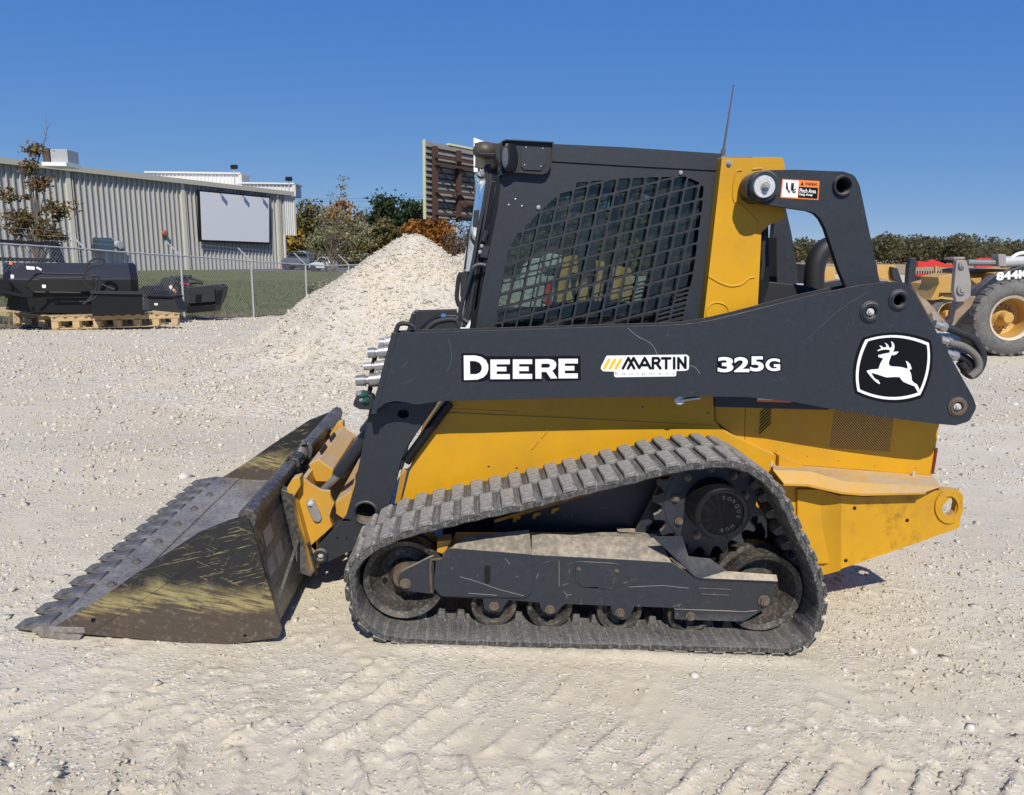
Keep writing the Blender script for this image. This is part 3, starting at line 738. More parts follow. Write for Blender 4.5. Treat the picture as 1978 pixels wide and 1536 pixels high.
strip([(1027, 1072), (1130, 1077), (1240, 1083), (1297.6, 1087)], [(1027, 1030), (1130, 1034), (1230, 1037.5), (1272, 1039)], VF, .20, 'frame_top', 'dark_under', root)
strip([(869, 1060), (1028, 1072)], [(896, 1036), (1022, 1023)], VF-.012, .19, 'cover_top', 'dark_under', root)
# shelf plate under the sprocket (dusty ledge)
strip([(1262, 1036), (1290, 1062), (1342, 1113), (1356, 1117), (1503, 1123)], [(1318, 1036), (1330, 1074), (1372, 1079), (1404, 1103), (1500, 1110)], VF-.008, .124, 'sprocket_guard', 'dark_under', root, .008)
cov = [(842, 1083, 3), (853, 1080), (863, 1064), (869, 1059), (1026, 1071), (1028.6, 1144, 8), (1015, 1155, 10), (854, 1152, 10), (838, 1136, 6)]
slot = rnd([(931, 1091, 9), (952, 1091, 9), (951, 1131, 9), (930, 1131, 9)])
b = MB(); b.prism(Lp(rnd(cov), VF-.012), VF-.012, VF-.002); b.build('adjuster_cover', 'dark_under', root, bevel=.003)
b = MB(); b.prism(Lp(rnd([(933, 1089, 8), (951, 1089, 8), (950, 1132, 8), (932, 1132, 8)]), VF-.0135), VF-.0135, VF-.012, [Lp(rnd([(935, 1091.5, 6), (948.5, 1091.5, 6), (947.5, 1129.5, 6), (934.5, 1129.5, 6)]), VF-.0135)]); b.build('slot_rim', 'dark_under', root, bevel=.0005)
b = MB(); b.prism(Lp(rnd([(1112, 1084, 8), (1199, 1089, 10), (1196, 1126, 10), (1187, 1140, 8), (1124, 1134, 10), (1111, 1120, 6)]), VF-.004), VF-.004, VF-.0005); ap = b.build('access_plate', 'dark_under', root, bevel=.002)
for q in ((1118, 1099), (1191, 1102.5)):
    b = MB(); bolt(b, P3(q, VF-.004), .0065, .006); b.build('plate_bolt', 'rusty_bolt', ap)
for poly in ([(1349, 1136, 7), (1414, 1139, 7), (1413, 1153, 7), (1350, 1150, 7)],):
    b = MB(); b.prism(Lp(rnd(poly), VF-.002), VF-.002, VF-.0002, [Lp(rnd([(1353, 1139, 5), (1410, 1142, 5), (1409.5, 1150, 5), (1354, 1147.5, 5)]), VF-.002)]); b.build('stiffening_bead', 'dark_under', root, bevel=.0006)
# rear roller bracket plate stands proud
b = MB(); b.prism(Lp(rnd([(1303, 1177), (1440, 1182), (1462, 1180), (1436, 1201, 2), (1303, 1196, 3)]), VF-.006), VF-.006, VF-.0005); b.build('roller_bracket', 'dark_under', root, bevel=.0015)
# idler fork
fk = [(838, 1074), (838, 1148), (776, 1140, 10), (768, 1122, 10), (774, 1105, 8), (828, 1078, 3)]
b = MB(); b.prism(Lp(rnd(fk), VF+.002), VF+.002, VF+.018); b.build('idler_fork', 'dark_under', root, bevel=.002)
b = MB(); b.tube([P3(q, VF-.004) for q in ((858, 1068), (856, 1079), (833, 1081), (831, 1096), (833, 1144))], .006, 8); b.build('weld_bead', 'rust', root)
b = MB(); b.prism(Lp([(845, 1046), (872, 1044), (862, 1062), (856, 1070), (844, 1066)], .13), .13, .2); b.build('fork_bracket', 'yellow_dusty', root)
for q, s_ in (((783, 1127), .017), ((954, 1171), .015), ((1062, 1177), .015), ((1197, 1183), .015), ((1333, 1190), .015), ((1475, 1160), .019)):
    b = MB(); bolt(b, P3(q, VF+(.002 if q[0] < 800 else -.001 if q[0] != 1333 else -.007)), s_, .018); b.build('axle_bolt', 'rusty_bolt', root)
# inner box of the frame and its centre (closed, dark)
b = MB(); b.prism(Lp([(880, 1045), (1260, 1045), (1300, 1090), (1345, 1112), (1480, 1122), (1470, 1160), (1290, 1165), (870, 1145), (850, 1100)], .20), .175, .30); b.build('frame_core', 'dark_under', root)
b = MB(); b.prism(Lp([(955, 1010), (1110, 965), (1245, 925), (1320, 915), (1330, 1060), (955, 1040)], .36), .36, .40); b.build('chassis_wall', 'dark_under', root)
b = MB(); b.bar(P3((1232, 1038), .30), P3((1285, 935), .30), .05, .02, (0, 1, 0)); b.bar(P3((1190, 1030), .31), P3((1290, 1038), .31), .05, .04); b.build('frame_gusset', 'dark_under', root, bevel=.003)
b = MB()
for px, py in ((997, 1002), (1035, 995), (1071, 985)):
    b.prism(Lp([(px-7, py+5), (px-6, py-1), (px, py-4), (px+9, py-5), (px+6, py-1), (px+1, py), (px-1, py+5)], .355), .34, .358)
b.build('slot_lip', 'yellow', root)

# ---------------- body
VB = .47
body = [(778, 960), (792, 905), (812, 862), (840, 812), (868, 768), (1378, 762), (1381, 812), (1392, 826), (1412, 838), (1500, 880), (1500, 985), (1270, 985), (768, 985)]
b = MB(); b.prism(Lp(body, VB), VB, W_ALL-VB); b.build('body_shell', 'yellow', root, bevel=.006)
# pressed fold under the arm and the dimple bars
b = MB(); b.prism(Lp([(868, 797), (1150, 810), (1380, 822), (1380, 828), (1150, 816), (866, 803)], VB-.004), VB-.006, VB+.002); b.build('pressed_fold', 'yellow', root, bevel=.002)
b = MB()
for a_, b_ in (((1058, 831), (1046, 846)), ((1041, 851), (1027, 868))): b.bar(P3(a_, VB-.001), P3(b_, VB-.001), .004, .010, (0, 1, 0))
b.build('pressed_rib', 'yellow', root, bevel=.0015)
b = MB()
for q in ((944, 901), (998, 904), (798, 889), (1241, 786), (1368, 798)): b.box(P3(q, VB-.0005), (.010, .002, .006))
b.build('locating_tab', 'dark', root)
b = MB()
for k in range(4): b.tube([P3((786-k*3.0, 905), VB-.004), P3((771-k*2.4, 972), VB-.004)], .0028, 6)
b.build('hinge_rib', 'yellow', root)
VR = .50
rear = [(1378, 764), (1825, 764), (1814, 830), (1800, 921), (1489, 896), (1440, 862), (1402, 832, 14), (1381, 813, 10)]
b = MB(); b.prism(Lp(rnd(rear), VR), VR, W_ALL-VR); b.build('rear_shell', 'yellow', root, bevel=.008)
b = MB(); b.tube([P3((1440, 785), VR-.0005), P3((1438, 860), VR-.0005)], .0011, 4); b.build('door_gap', 'black', root)
# louvre slots and perforated grille
b = MB(); cl = crop(2.5424, 1200, 520)
slots = []
for k in range(8):
    x0 = 682-k*1.0; y0 = 700+k*17
    for sx in (0,):
        q = cl([(x0, y0+8), (x0+62+5, y0-36)])
        y_lo = max(q[1][1], 790); slots.append((q[0], (q[1][0], q[1][1])))
for a_, c_ in slots:
    if a_[1] > 842 or c_[1] < 781: continue
    b.bar(P3(a_, VR-.0012), P3((a_[0]+23, a_[1]-22), VR-.0012), .0022, .0075, (0, 1, 0))
b.build('louvre_slot', 'black', root)
gx0, gx1, gy0, gy1 = 1604, 1722, 793, 871
b = MB(); b.flat(Lp([(1612, 790), (1727, 805), (1718, 873), (1603, 865)], VR-.001), VR-.001); b.closed_ok = False
def perf():
    m_, n, p, o = new_mat('perforated_sheet')
    mp = coords(n, (1, 1, 1)); v_ = N(n, 'ShaderNodeTexVoronoi', Scale=112.0); v_.inputs['Randomness'].default_value = .0; n.links.new(coords(n, (1.0, .0001, 1.0), (0, R(45), 0)), v_.inputs['Vector'])
    c_ = ramp(n, v_.outputs['Distance'], [(.34, (.02, .012, .004, 1)), (.40, (.60, .31, .03, 1))]); n.links.new(c_, p.inputs['Base Color']); p.inputs['Roughness'].default_value = .5; return m_
M['perf'] = perf(); b.build('perforated_grille', 'perf', root, smooth_=False)
b = MB(); b.prism(Lp([(1806, 868), (1811, 866), (1803, 915), (1799, 915)], VR-.004), VR-.008, VR+.02); b.build('tail_reflector', 'red_lens', root)
b = MB(); b.prism(Lp([(1380, 764), (1620, 764), (1600, 792), (1381, 786)], VR-.012), VR-.012, VR-.001); b.build('upper_rear_panel', 'dark', root)
b = MB(); b.prism(Lp([(1462, 764), (1530, 764), (1528, 778), (1462, 776)], VR-.014), VR-.014, VR-.012); b.build('side_label', 'orange', root)
b = MB(); b.prism(Lp([(1464, 764), (1493, 764), (1492, 773), (1464, 772)], VR-.015), VR-.015, VR-.014); b.build('label_patch', 'white', root)
# shelf above the rear corner
sh_o = C2([(985, 322), (1035, 323), (1110, 326), (1290, 366), (1400, 375), (1730, 367)]); sh_i = C2([(930, 238), (1020, 240), (1130, 246), (1300, 298), (1420, 306), (1812, 326)])
b = MB(); A = [P3(q, .30) for q in sh_o]; B = [P3(q, .34) for q in C2([(985, 300), (1035, 300), (1115, 318-14), (1290, 350), (1400, 361), (1732, 352)])]
ring_ = [[Vector(A[i]), Vector(A[i])+Vector((0, 0, .012)), Vector(A[i])+Vector((0, .02, .016)), Vector(A[i])+Vector((0, .02, 0))] for i in range(len(A))]
b.loft(ring_); b.build('step_edge', 'yellow_dusty', root, bevel=.002)
tops = C2([(930, 205), (1100, 216), (1250, 228), (1400, 240), (1600, 254), (1770, 268)])
b = MB(); A = [Vector(P3(q, .30))+Vector((0, 0, .012)) for q in sh_o]; zt = sum(L(x_, y_, VR)[1] for x_, y_ in tops)/len(tops)
Bp = [Vector(P3(q, VR-.002)) for q in tops]
mid = [Vector(P3(q, .345)) for q in sh_i]
b.loft([[A[i], mid[i], mid[i]+Vector((0, .01, -.006)), A[i]+Vector((0, .01, -.006))] for i in range(6)]); b.build('step_slope', 'yellow', root, bevel=.002)
b = MB(); b.loft([[mid[i], Bp[i], Bp[i]+Vector((0, 0, -.008)), mid[i]+Vector((0, 0, -.008))] for i in range(6)]); b.build('step_shelf', 'yellow_dusty', root, bevel=.002)
b = MB()
for q in C2([(922, 212), (1664, 265)]): p_ = Vector(P3(q, VR-.03)); b.tube([p_+Vector((0, 0, -.01)), p_+Vector((0, 0, .018))], .006, 8)
b.build('shelf_stud', 'worn_steel', root)
VC = .36
bump_p = C2([(1000, 330), (1110, 330), (1290, 372), (1420, 382), (1740, 350), (1830, 334, 8), (1895, 340, 30), (1928, 372, 30), (1905, 540, 8), (1700, 615), (1215, 786, 10), (1195, 770), (1100, 330)])
bump_p = C2([(1284, 370), (1290, 372), (1420, 380), (1740, 352), (1830, 334, 8), (1895, 340, 30), (1928, 372, 30), (1905, 540, 8), (1700, 615), (1284, 757)])
hole = C2([(1850, 392), (1880, 380), (1890, 410), (1882, 455), (1855, 480), (1825, 478), (1812, 455), (1820, 425)])
b = MB(); b.prism(Lp(rnd(bump_p), VC), VC, VC+.03, [Lp(hole, VC)])
rc = C2([(1853, 433)])[0]; rr_ = 27
b.prism(Lp(circ(rc[0], rc[1], rr_, 28, 32), VC-.008), VC-.008, VC+.001, [Lp(circ(rc[0]+1, rc[1]-1, 16, 22, 20), VC-.008)])
bumper = b.build('bumper_plate', 'bumper', root, bevel=.003); mirror(bumper)
# flare from the body to the plate, and the rear weight between the plates
A = [P3(q, .40) for q in C2([(960, 300), (990, 780)])]
b = MB(); q1 = C2([(1090, 322), (1110, 786)]); q2 = C2([(1292, 370), (1292, 760)])
a0, a1 = [Vector(P3(q, .415)) for q in C2([(960, 310), (1100, 330)])], None
f1 = [Vector(P3((1500, 935), .40)), Vector(P3((1560, 938), .41)), Vector(P3((1624, 958), VC-.001))]
f2 = [Vector(P3((1500, 1108), .40)), Vector(P3((1594, 1111), .41)), Vector(P3((1624, 1103), VC-.001))]
b.loft([[f1[i], f2[i], f2[i]+Vector((0, .02, 0)), f1[i]+Vector((0, .02, 0))] for i in range(3)]); fl = b.build('bumper_flare', 'yellow', root, bevel=.003); mirror(fl)
u0, zt0 = L(1640, 965, VC); u1, zb = L(1640, 1085, VC); ur, zr = L(1845, 1000, VC)
b = MB(); b.prism(Lp([(1540, 945), (1790, 948), (1800, 1000), (1610, 1090), (1540, 1090)], VC+.03), VC+.03, W_ALL-VC-.03); b.build('rear_counterweight', 'yellow', root, bevel=.006)
b = MB()
for q in C2([(1357, 438), (1632, 502), (1311, 712), (1800, 430)]): b.lathe([(.001, -.0012), (.0085, -.0012), (.0085, .001)], P3(q, VC), seg=14)
b.build('drain_hole', 'black', root)
b = MB(); b.prism(Lp([(1505, 880), (1560, 905), (1560, 1110), (1500, 1080)], .44), .44, .60); b.build('rear_inner_wall', 'yellow', root)
# belly between the tracks
b = MB(); z0 = .20; VY = VB+.012
b.add([(-.60, VY, z0), (1.0, VY, z0), (1.0, W_ALL-VY, z0), (-.60, W_ALL-VY, z0), (-.60, VY, .52), (1.0, VY, .52), (1.0, W_ALL-VY, .52), (-.60, W_ALL-VY, .52)], [(0, 3, 2, 1), (4, 5, 6, 7), (0, 1, 5, 4), (1, 2, 6, 5), (2, 3, 7, 6), (3, 0, 4, 7)]); b.build('belly_pan', 'dark_under', root)

# ---------------- lift arm
VA = .29; TA = .115
arm = [(757, 644), (1000, 637), (1150, 632), (1290, 628.5), (1330, 626), (1375, 619), (1430, 606), (1500, 588), (1580, 568), (1660, 551), (1712, 545), (1745, 545, 20), (1764, 560, 12), (1880, 768, 12), (1887, 787, 18), (1872, 814, 16), (1846, 822, 14), (1800, 818), (1700, 805), (1600, 789), (1530, 776), (1440, 767), (1350, 766), (1200, 767), (1040, 770), (940, 773), (870, 774), (843, 776), (810, 781), (797, 781), (786, 777), (762, 775), (744, 779), (731, 789), (722, 791)]
holes = [(1681, 603, 10.5), (1736, 580, 11), (1849, 786, 9.5)]
b = MB(); b.prism(Lp(rnd(arm), VA), VA, VA+.010, [Lp(circ(x_, y_, r2, 20), VA) for x_, y_, r2 in holes])
arm_o = b.build('lift_arm', 'dark', root, bevel=.002)
# inner plate and closing strips make it a box
b = MB(); inn = Lp(rnd(arm), VA); b.prism(inn, VA+TA-.010, VA+TA, [Lp(circ(x_, y_, r2+.5, 20), VA) for x_, y_, r2 in holes]); b.build('inner_plate', 'dark', arm_o, bevel=.002)
sh = 6
edge = rnd([(775, 650), (1290, 635), (1375, 626), (1500, 595), (1660, 558), (1740, 551), (1759, 566), (1874, 772), (1880, 787), (1868, 808), (1845, 815), (1700, 798), (1530, 770), (1350, 761), (850, 769), (740, 772)])
b = MB(); b.prism(Lp(edge, VA), VA+.010, VA+TA-.010, [Lp(circ(x_, y_, r2+.5, 20), VA) for x_, y_, r2 in holes]); b.build('box_strip', 'dark', arm_o)
for x_, y_, r2 in holes:
    r_o = {1681: 22, 1736: 21.5, 1849: 20}[x_]; c = P3((x_, y_), VA); a_ = pxr(r_o, y_, VA); i_ = pxr(r2, y_, VA)
    b = MB(True); b.lathe([(i_, .012), (i_, -.004), (i_*1.15, -.010), (a_*.78, -.011), (a_*.86, -.006), (a_*.95, -.005), (a_, .001)], c, seg=36); b.build('pin_collar', 'rust' if x_ == 1849 else 'dark', arm_o, angle=30)
    b = MB(); b.lathe([(.001, .075), (i_*1.0, .075), (i_*1.02, .010)], c, seg=24, caps=False); b.build('pin_bore', 'rust' if x_ != 1736 else 'black', arm_o)
    if x_ != 1736:
        b = MB(); bolt(b, (c[0], VA+.002, c[2]), .012, .014); b.build('pin_bolt', 'worn_steel', arm_o)
# front edge channel
b = MB(); b.loft([[P3((757, 642), VA-.002), P3((768, 643), VA-.002), P3((768, 643), VA+TA+.01), P3((757, 642), VA+TA+.01)][::1], [P3((716, 800), VA-.002), P3((727, 800), VA-.002), P3((727, 800), VA+TA+.01), P3((716, 800), VA+TA+.01)]]); b.build('front_channel', 'dark', arm_o, bevel=.002)
# leg
VL = .40
leg = [(715, 782), (850, 774), (838, 784), (812, 824), (803, 838), (790, 856), (780, 874), (773, 896), (764, 935), (752, 975), (742, 1020, 10), (700, 1052), (690, 1058), (637, 1084, 3), (620, 1088, 10), (606, 1076, 12), (610, 1060, 10), (622, 1046), (660, 1006, 6), (668, 998, 6), (684, 945), (695, 893)]
b = MB(); b.prism(Lp(rnd(leg), VL), VL, VL+.012, [Lp(circ(706, 991, 19, 26), VL), Lp(circ(779, 800, 11, 20, 9, .5), VL), Lp(circ(620, 1072, 7, 14), VL)])
leg_o = b.build('arm_leg', 'dark', arm_o, bevel=.002)
b = MB(); b.prism(Lp(rnd(leg), VL), VL+.10, VL+.11, [Lp(circ(706, 991, 19, 26), VL)]); b.build('leg_inner_plate', 'dark', arm_o, bevel=.002)
b = MB(); lc = P3((706, 991), VL); a_ = pxr(24, 990, VL); i_ = pxr(19.5, 990, VL); b = MB(True); b.lathe([(i_, .105), (i_, -.003), (i_*1.05, -.008), (a_*.95, -.008), (a_, 0)], lc, seg=36); b.build('cross_tube_collar', 'dark', arm_o, angle=30)
b = MB(); b.lathe([(i_*.98, .11), (i_*.98, W_ALL-2*VL-.11)], lc, seg=36, caps=False); b.lathe([(.001, .13), (i_*.99, .13)], lc, seg=36); b.build('cross_tube', 'rust', root)
b = MB(); ec = P3((620, 1072), VL); a_ = pxr(13.5, 1072, VL); b.lathe([(a_*.5, .03), (a_*.5, -.012), (a_*.62, -.020), (a_*.92, -.020), (a_, -.012), (a_, .02)], ec, seg=32); b.lathe([(.001, -.002), (a_*.5, -.002)], ec, seg=20); b.build('tip_collar', 'dark', arm_o, angle=30)
b = MB(); bolt(b, (ec[0], VL-.004, ec[2]), .009, .010); b.build('tip_bolt', 'worn_steel', arm_o)
b = MB()
for q in ((652, 1039), (669.6, 1039.6)): b.lathe([(.001, -.0010), (.006, -.0010), (.006, .001)], P3(q, VL), seg=14)
b.build('tapped_hole', 'black', arm_o)
# leg front flange strip (rolled edge) joins the two plates
b = MB(); pts = [(718, 790), (696, 885), (685, 938), (669, 994), (660, 1004), (618, 1050)]
b.loft([[P3(q, VL+.01), P3(q, VL+.101), tuple(Vector(P3(q, VL+.101))+Vector((.01, 0, 0))), tuple(Vector(P3(q, VL+.01))+Vector((.01, 0, 0)))] for q in pts]); b.build('leg_web', 'dark', arm_o)
b = MB(); pts = [(845, 780), (803, 840), (778, 880), (762, 938), (742, 1010)]
b.loft([[P3(q, VL+.01), P3(q, VL+.101), tuple(Vector(P3(q, VL+.101))+Vector((-.01, 0, 0))), tuple(Vector(P3(q, VL+.01))+Vector((-.01, 0, 0)))] for q in pts]); b.build('leg_web', 'dark', arm_o)
mirror(arm_o)
for k, pl in enumerate(([(1213, 610-4+28), (1232, 650), (1252, 660), (1264, 672), (1270, 684), (1286, 693)], [(1331, 706), (1343, 710), (1352, 722)], [(866, 655), (872, 680), (871, 700), (862, 720)], [(775, 712), (787, 699)], [(1560, 655), (1620, 600), (1680, 562)])):
    b = MB(); b.tube(spline([P3(q, VA-.0001) for q in pl], 4), .0007 if k < 4 else .0004, 4); b.build('scratch', simple('scratch_bare', (.42, .42, .41) if k < 2 else (.12, .13, .14), .6), arm_o)
for pl in ([(889, 1114), (925, 1125), (965, 1139), (1012, 1151)], [(1088, 1142), (1096, 1150), (1094, 1156)], [(1097, 1150), (1104, 1148)], [(1215, 1134), (1280, 1131), (1330, 1136)], [(905, 1146), (960, 1150)], [(1080, 1085), (1080, 1133)], [(1040, 1108), (1036, 1118)], [(975, 1078), (985, 1090)]):
    b = MB(); b.tube([P3(q, VF-.0135 if q[0] < 1024 else VF-.0002) for q in pl], .0007, 4); b.build('scratch', simple('frame_scratch', (.38, .37, .35), .6), root)
b = MB(); b.prism(Lp(rnd([(936, 1093, 6), (947.5, 1093, 6), (946.5, 1128, 6), (935.5, 1128, 6)]), VF-.0122), VF-.0128, VF-.0120); b.build('adjuster_slot', 'black', root)
for pl in ([(872, 789), (1000, 795)], [(1384, 862), (1400, 880), (1440, 900)]):
    b = MB(); b.tube([P3(q, (VB if q[0] < 1380 else VR)-.0003) for q in pl], .0008, 4); b.build('panel_seam', 'black', root)
for q in ((1500, 870), (1560, 880), (1620, 889), (1690, 898), (1770, 903), (1452, 800), (1785, 800)):
    b = MB(); b.lathe([(.001, -.003), (.004, -.003), (.005, 0)], P3(q, VR), seg=10); b.build('panel_screw', 'yellow_dusty', root)
# little lever and plate on the body below the arm
b = MB(); p0 = P3((1313, 773), VA+.04); b.lathe([(.02, .02), (.024, 0), (.018, -.006), (.001, -.006)], p0, seg=24); b.bar(P3((1313, 773), VA+.04), P3((1352, 768), VA+.04), .010, .028, (0, 1, 0)); b.build('lock_lever', 'worn_steel', root, bevel=.003)

# ---------------- decals on the arm
def onarm(x_, y_): return P3((x_, y_), VA-.0012)
def onarm2(x_, y_): return P3((x_, y_), VA-.0020)
T3 = crop(3.297, 640, 580)
def poly_on(mb, pts, v_, holes=()): mb.flat(Lp(pts, v_), v_, [Lp(h_, v_) for h_ in holes])
b = flatmb(); b.mat(0); poly_on(b, T3([(828, 338), (930, 338), (962, 344), (985, 357), (1442, 357), (1442, 354), (1587, 354), (1587, 510), (1440, 514), (1372, 516), (1345, 478), (1340, 516), (1004, 519), (1002, 505), (960, 518), (930, 521), (829, 521)]), VA-.0008)
b.mat(1); poly_on(b, T3([(843, 352), (915, 352), (955, 361), (985, 382), (999, 412), (1000, 440), (991, 468), (968, 492), (930, 506), (845, 509)]), VA-.0014, [T3([(882, 387), (918, 388), (943, 398), (957, 418), (958, 440), (948, 460), (925, 471), (884, 472)])])
def Eglyph(x0, x1, y0, y1):
    w_ = x1-x0; h_ = y1-y0; s_ = 40; return T3([(x0, y0), (x1, y0), (x1, y0+.24*h_), (x0+s_, y0+.24*h_), (x0+s_, y0+.37*h_), (x1-22, y0+.37*h_), (x1-22, y0+.60*h_), (x0+s_, y0+.60*h_), (x0+s_, y0+.745*h_), (x1, y0+.745*h_), (x1, y1), (x0, y1)])
for e in ((1013, 1137, 378, 503), (1156, 1279, 377, 501), (1447, 1570, 373, 498)): poly_on(b, Eglyph(*e), VA-.0014)
poly_on(b, T3([(1299, 376), (1385, 375), (1412, 380), (1430, 395), (1433, 415), (1425, 435), (1407, 449), (1440, 498), (1397, 499), (1369, 457), (1338, 457), (1338, 500), (1300, 500)]), VA-.0014, [T3([(1338, 405), (1380, 404), (1393, 411), (1392, 424), (1380, 430), (1338, 430)])])
b.build('maker_lettering', ['decal_black', 'white'], arm_o, smooth_=False)
TM = crop(3.043, 880, 670)
b = flatmb(); b.mat(0); poly_on(b, TM(rnd([(888, 52, 10), (1358, 46, 8), (1373, 58, 8), (1371, 132, 8), (1352, 141, 8), (1298, 142), (1296, 170, 6), (1290, 174, 6), (940, 179, 6), (932, 172, 6), (932, 146), (868, 144, 12), (853, 130, 12), (857, 112, 8)])), VA-.0008)
b.mat(1)
for k in range(3):
    dx = 34*k; poly_on(b, TM(rnd([(864+dx, 126, 8), (893+dx, 74, 8), (905+dx, 66, 8), (913+dx, 75, 8), (884+dx, 130, 8), (871+dx, 137, 8)])), VA-.0014)
b.mat(2); x0, y0 = TM([(985, 62)])[0]; x1, y1 = TM([(1362, 133)])[0]

def stroke(mb, pts, hw, v_):
    for i in range(len(pts)-1):
        a_, c_ = Vector(pts[i]), Vector(pts[i+1]); t_ = (c_-a_).normalized(); n_ = Vector((-t_.y, t_.x)); cap = []
        for k in range(7): a2 = math.pi*k/6; cap.append(a_+(n_*math.cos(a2)-t_*math.sin(a2))*hw)
        for k in range(7): a2 = math.pi*k/6; cap.append(c_+(-n_*math.cos(a2)+t_*math.sin(a2))*hw)
        q_ = Lp(TM([tuple(p_) for p_ in cap]), v_-.00003*i-.00013*stroke.n); mb.add([(p_[0], v_-.00003*i-.00013*stroke.n, p_[1]) for p_ in q_], [tuple(range(len(q_)))])
    stroke.n = (stroke.n+1) % 3
stroke.n = 0
for st_ in ([(984, 127), (1016, 66), (1050, 127)], [(1014, 127), (1046, 66), (1080, 124), (1112, 66), (1145, 127)], [(1098, 108), (1128, 108)], [(1160, 127), (1160, 67), (1190, 67), (1199, 80), (1191, 94), (1164, 97)], [(1182, 98), (1204, 127)], [(1214, 68), (1262, 68)], [(1238, 68), (1238, 127)], [(1285, 66), (1285, 127)], [(1310, 127), (1310, 67), (1351, 124), (1351, 62)]):
    stroke(b, st_, 8.0, VA-.0014)
b.mat(3); x0, y0 = TM([(938, 148)])[0]; x1, y1 = TM([(1290, 168)])[0]
word(b, 'Equipment', (x0, y0, x1, y1), onarm, spacing=1.9)
b.build('dealer_lettering', ['white', 'decal_yellow', 'decal_black', 'decal_grey'], arm_o, smooth_=False)
b = flatmb(); bx_ = [TM([(1542, 60)])[0], TM([(1910, 148)])[0]]
# model number: three wide figures and a smaller capital
parts_ = [('3', 1541, 1633, 60, 150), ('2', 1637, 1727, 60, 149), ('5', 1731, 1812, 56, 145), ('G', 1822, 1908, 68, 143)]
for bold_, mi_, fn in ((.11, 0, lambda x_, y_: P3((x_, y_), VA-.0008)), (.035, 1, onarm)):
    b.mat(mi_)
    for ch, xa, xb, ya, yb in parts_:
        p_ = 8 if bold_ > .1 else 0; (X0, Y0), (X1, Y1) = TM([(xa-p_, ya-p_), (xb+p_, yb+p_)]); word(b, ch, (X0, Y0, X1, Y1), fn, bold=bold_*1.0)
b.build('model_lettering', ['decal_black', 'white'], arm_o, smooth_=False)
TD = crop(10.972, 1640, 640)
def arcq(p0, c_, p1, n_=10): return [tuple(Vector(p0)*(1-t)**2+Vector(c_)*2*t*(1-t)+Vector(p1)*t*t) for t in [k/n_ for k in range(n_)]]
def badge(g):
    c = [(345-g, 180-g*.6), (1690+g*.7, 245-g*.9), (1510+g*.6, 1350+g), (180-g*.9, 1272+g*.7)]
    return TD(arcq(c[0], (1000, -45-g*1.1), c[1])+arcq(c[1], (1790+g*1.3, 800), c[2])+arcq(c[2], (860, 1590+g*1.2), c[3])+arcq(c[3], (60-g*1.2, 740), c[0]))
b = flatmb(); b.mat(0); poly_on(b, badge(62), VA-.0008); b.mat(1); poly_on(b, badge(0), VA-.0013, [badge(-56)])
deer = [(600, 405), (690, 360), (640, 300), (690, 312), (730, 345), (795, 335), (785, 285), (752, 240), (800, 262), (835, 300), (850, 345), (895, 350), (912, 300), (905, 255), (886, 208), (930, 235), (955, 275), (966, 330), (955, 385), (935, 438), (985, 432), (1055, 432), (1010, 480), (950, 512), (905, 498), (880, 555), (855, 620), (843, 680), (855, 720), (900, 745), (1000, 748), (1120, 762), (1238, 795), (1240, 740), (1225, 690), (1200, 625), (1250, 650), (1300, 705), (1330, 795), (1278, 825), (1310, 890), (1325, 960), (1332, 1040), (1370, 1085), (1440, 1125), (1475, 1190), (1500, 1255), (1530, 1290), (1505, 1350), (1465, 1305), (1430, 1240), (1390, 1168), (1250, 1115), (1150, 1070), (1105, 1020), (1078, 975), (980, 968), (800, 978), (740, 962), (600, 915), (472, 880), (500, 935), (550, 1005), (622, 1040), (660, 1108), (640, 1120), (560, 1068), (470, 975), (378, 855), (380, 835), (470, 810), (625, 800), (660, 690), (725, 575), (625, 548), (618, 508), (740, 475), (855, 455), (868, 415), (845, 392), (760, 388), (680, 398), (610, 424)]
poly_on(b, TD(deer), VA-.0014); b.build('deer_emblem', ['decal_black', 'white'], arm_o, smooth_=False)

# ---------------- upper rear link
VU = .33
link = CR([(305, 690), (312, 655), (335, 615), (370, 590), (440, 580), (600, 577), (890, 588, 30), (955, 610, 60), (985, 670, 50), (1000, 740), (1106, 1250), (1106, 1330), (930, 1330), (862, 1170), (820, 1040), (782, 925), (752, 868), (722, 838), (680, 822), (530, 800), (400, 780), (345, 755), (312, 720)])
b = MB(); hl = CR([(882, 673, 0)])[0]; b.prism(Lp(rnd(link), VU), VU, VU+.03, [Lp(circ(hl[0], hl[1], 14.6, 26), VU)])
lk = b.build('rear_link', 'dark', root, bevel=.003)
c = P3(hl, VU); i_ = pxr(14.6, hl[1], VU); b = MB(True); b.lathe([(i_, .20), (i_, -.008), (i_*1.1, -.014), (i_*1.3, -.014), (i_*1.40, 0)], c, seg=36); b.build('link_collar', 'dark', lk, angle=30)
b = MB(); b.lathe([(.001, .12), (i_*.99, .12)], c, seg=24); b.build('link_bore', 'rust', lk)
c = P3(CR([(410, 678)])[0], VU); b = MB(); r_ = pxr(30, 360, VU); b.lathe([(.001, -.024), (r_*.9, -.024), (r_, -.015), (r_, .10)], (c[0], VU, c[2]), seg=36); b.build('pivot_housing', 'dark', lk, angle=30)
c = P3(CR([(418, 678)])[0], VU-.03); r_ = pxr(21, 360, VU); b = MB(); b.lathe([(.001, -.006), (r_*.97, -.006), (r_, 0), (r_, .01)], c, seg=36); b.build('pivot_cap', 'worn_steel', lk, angle=30)
b = MB(); bolt(b, (c[0]+.002, VU-.036, c[2]), .014, .02); b.build('pivot_bolt', 'steel', lk)
b = MB()
for q in ((1415, 346), (1576, 406)): bolt(b, P3(q, VU), .003, .003)
mirror(lk)
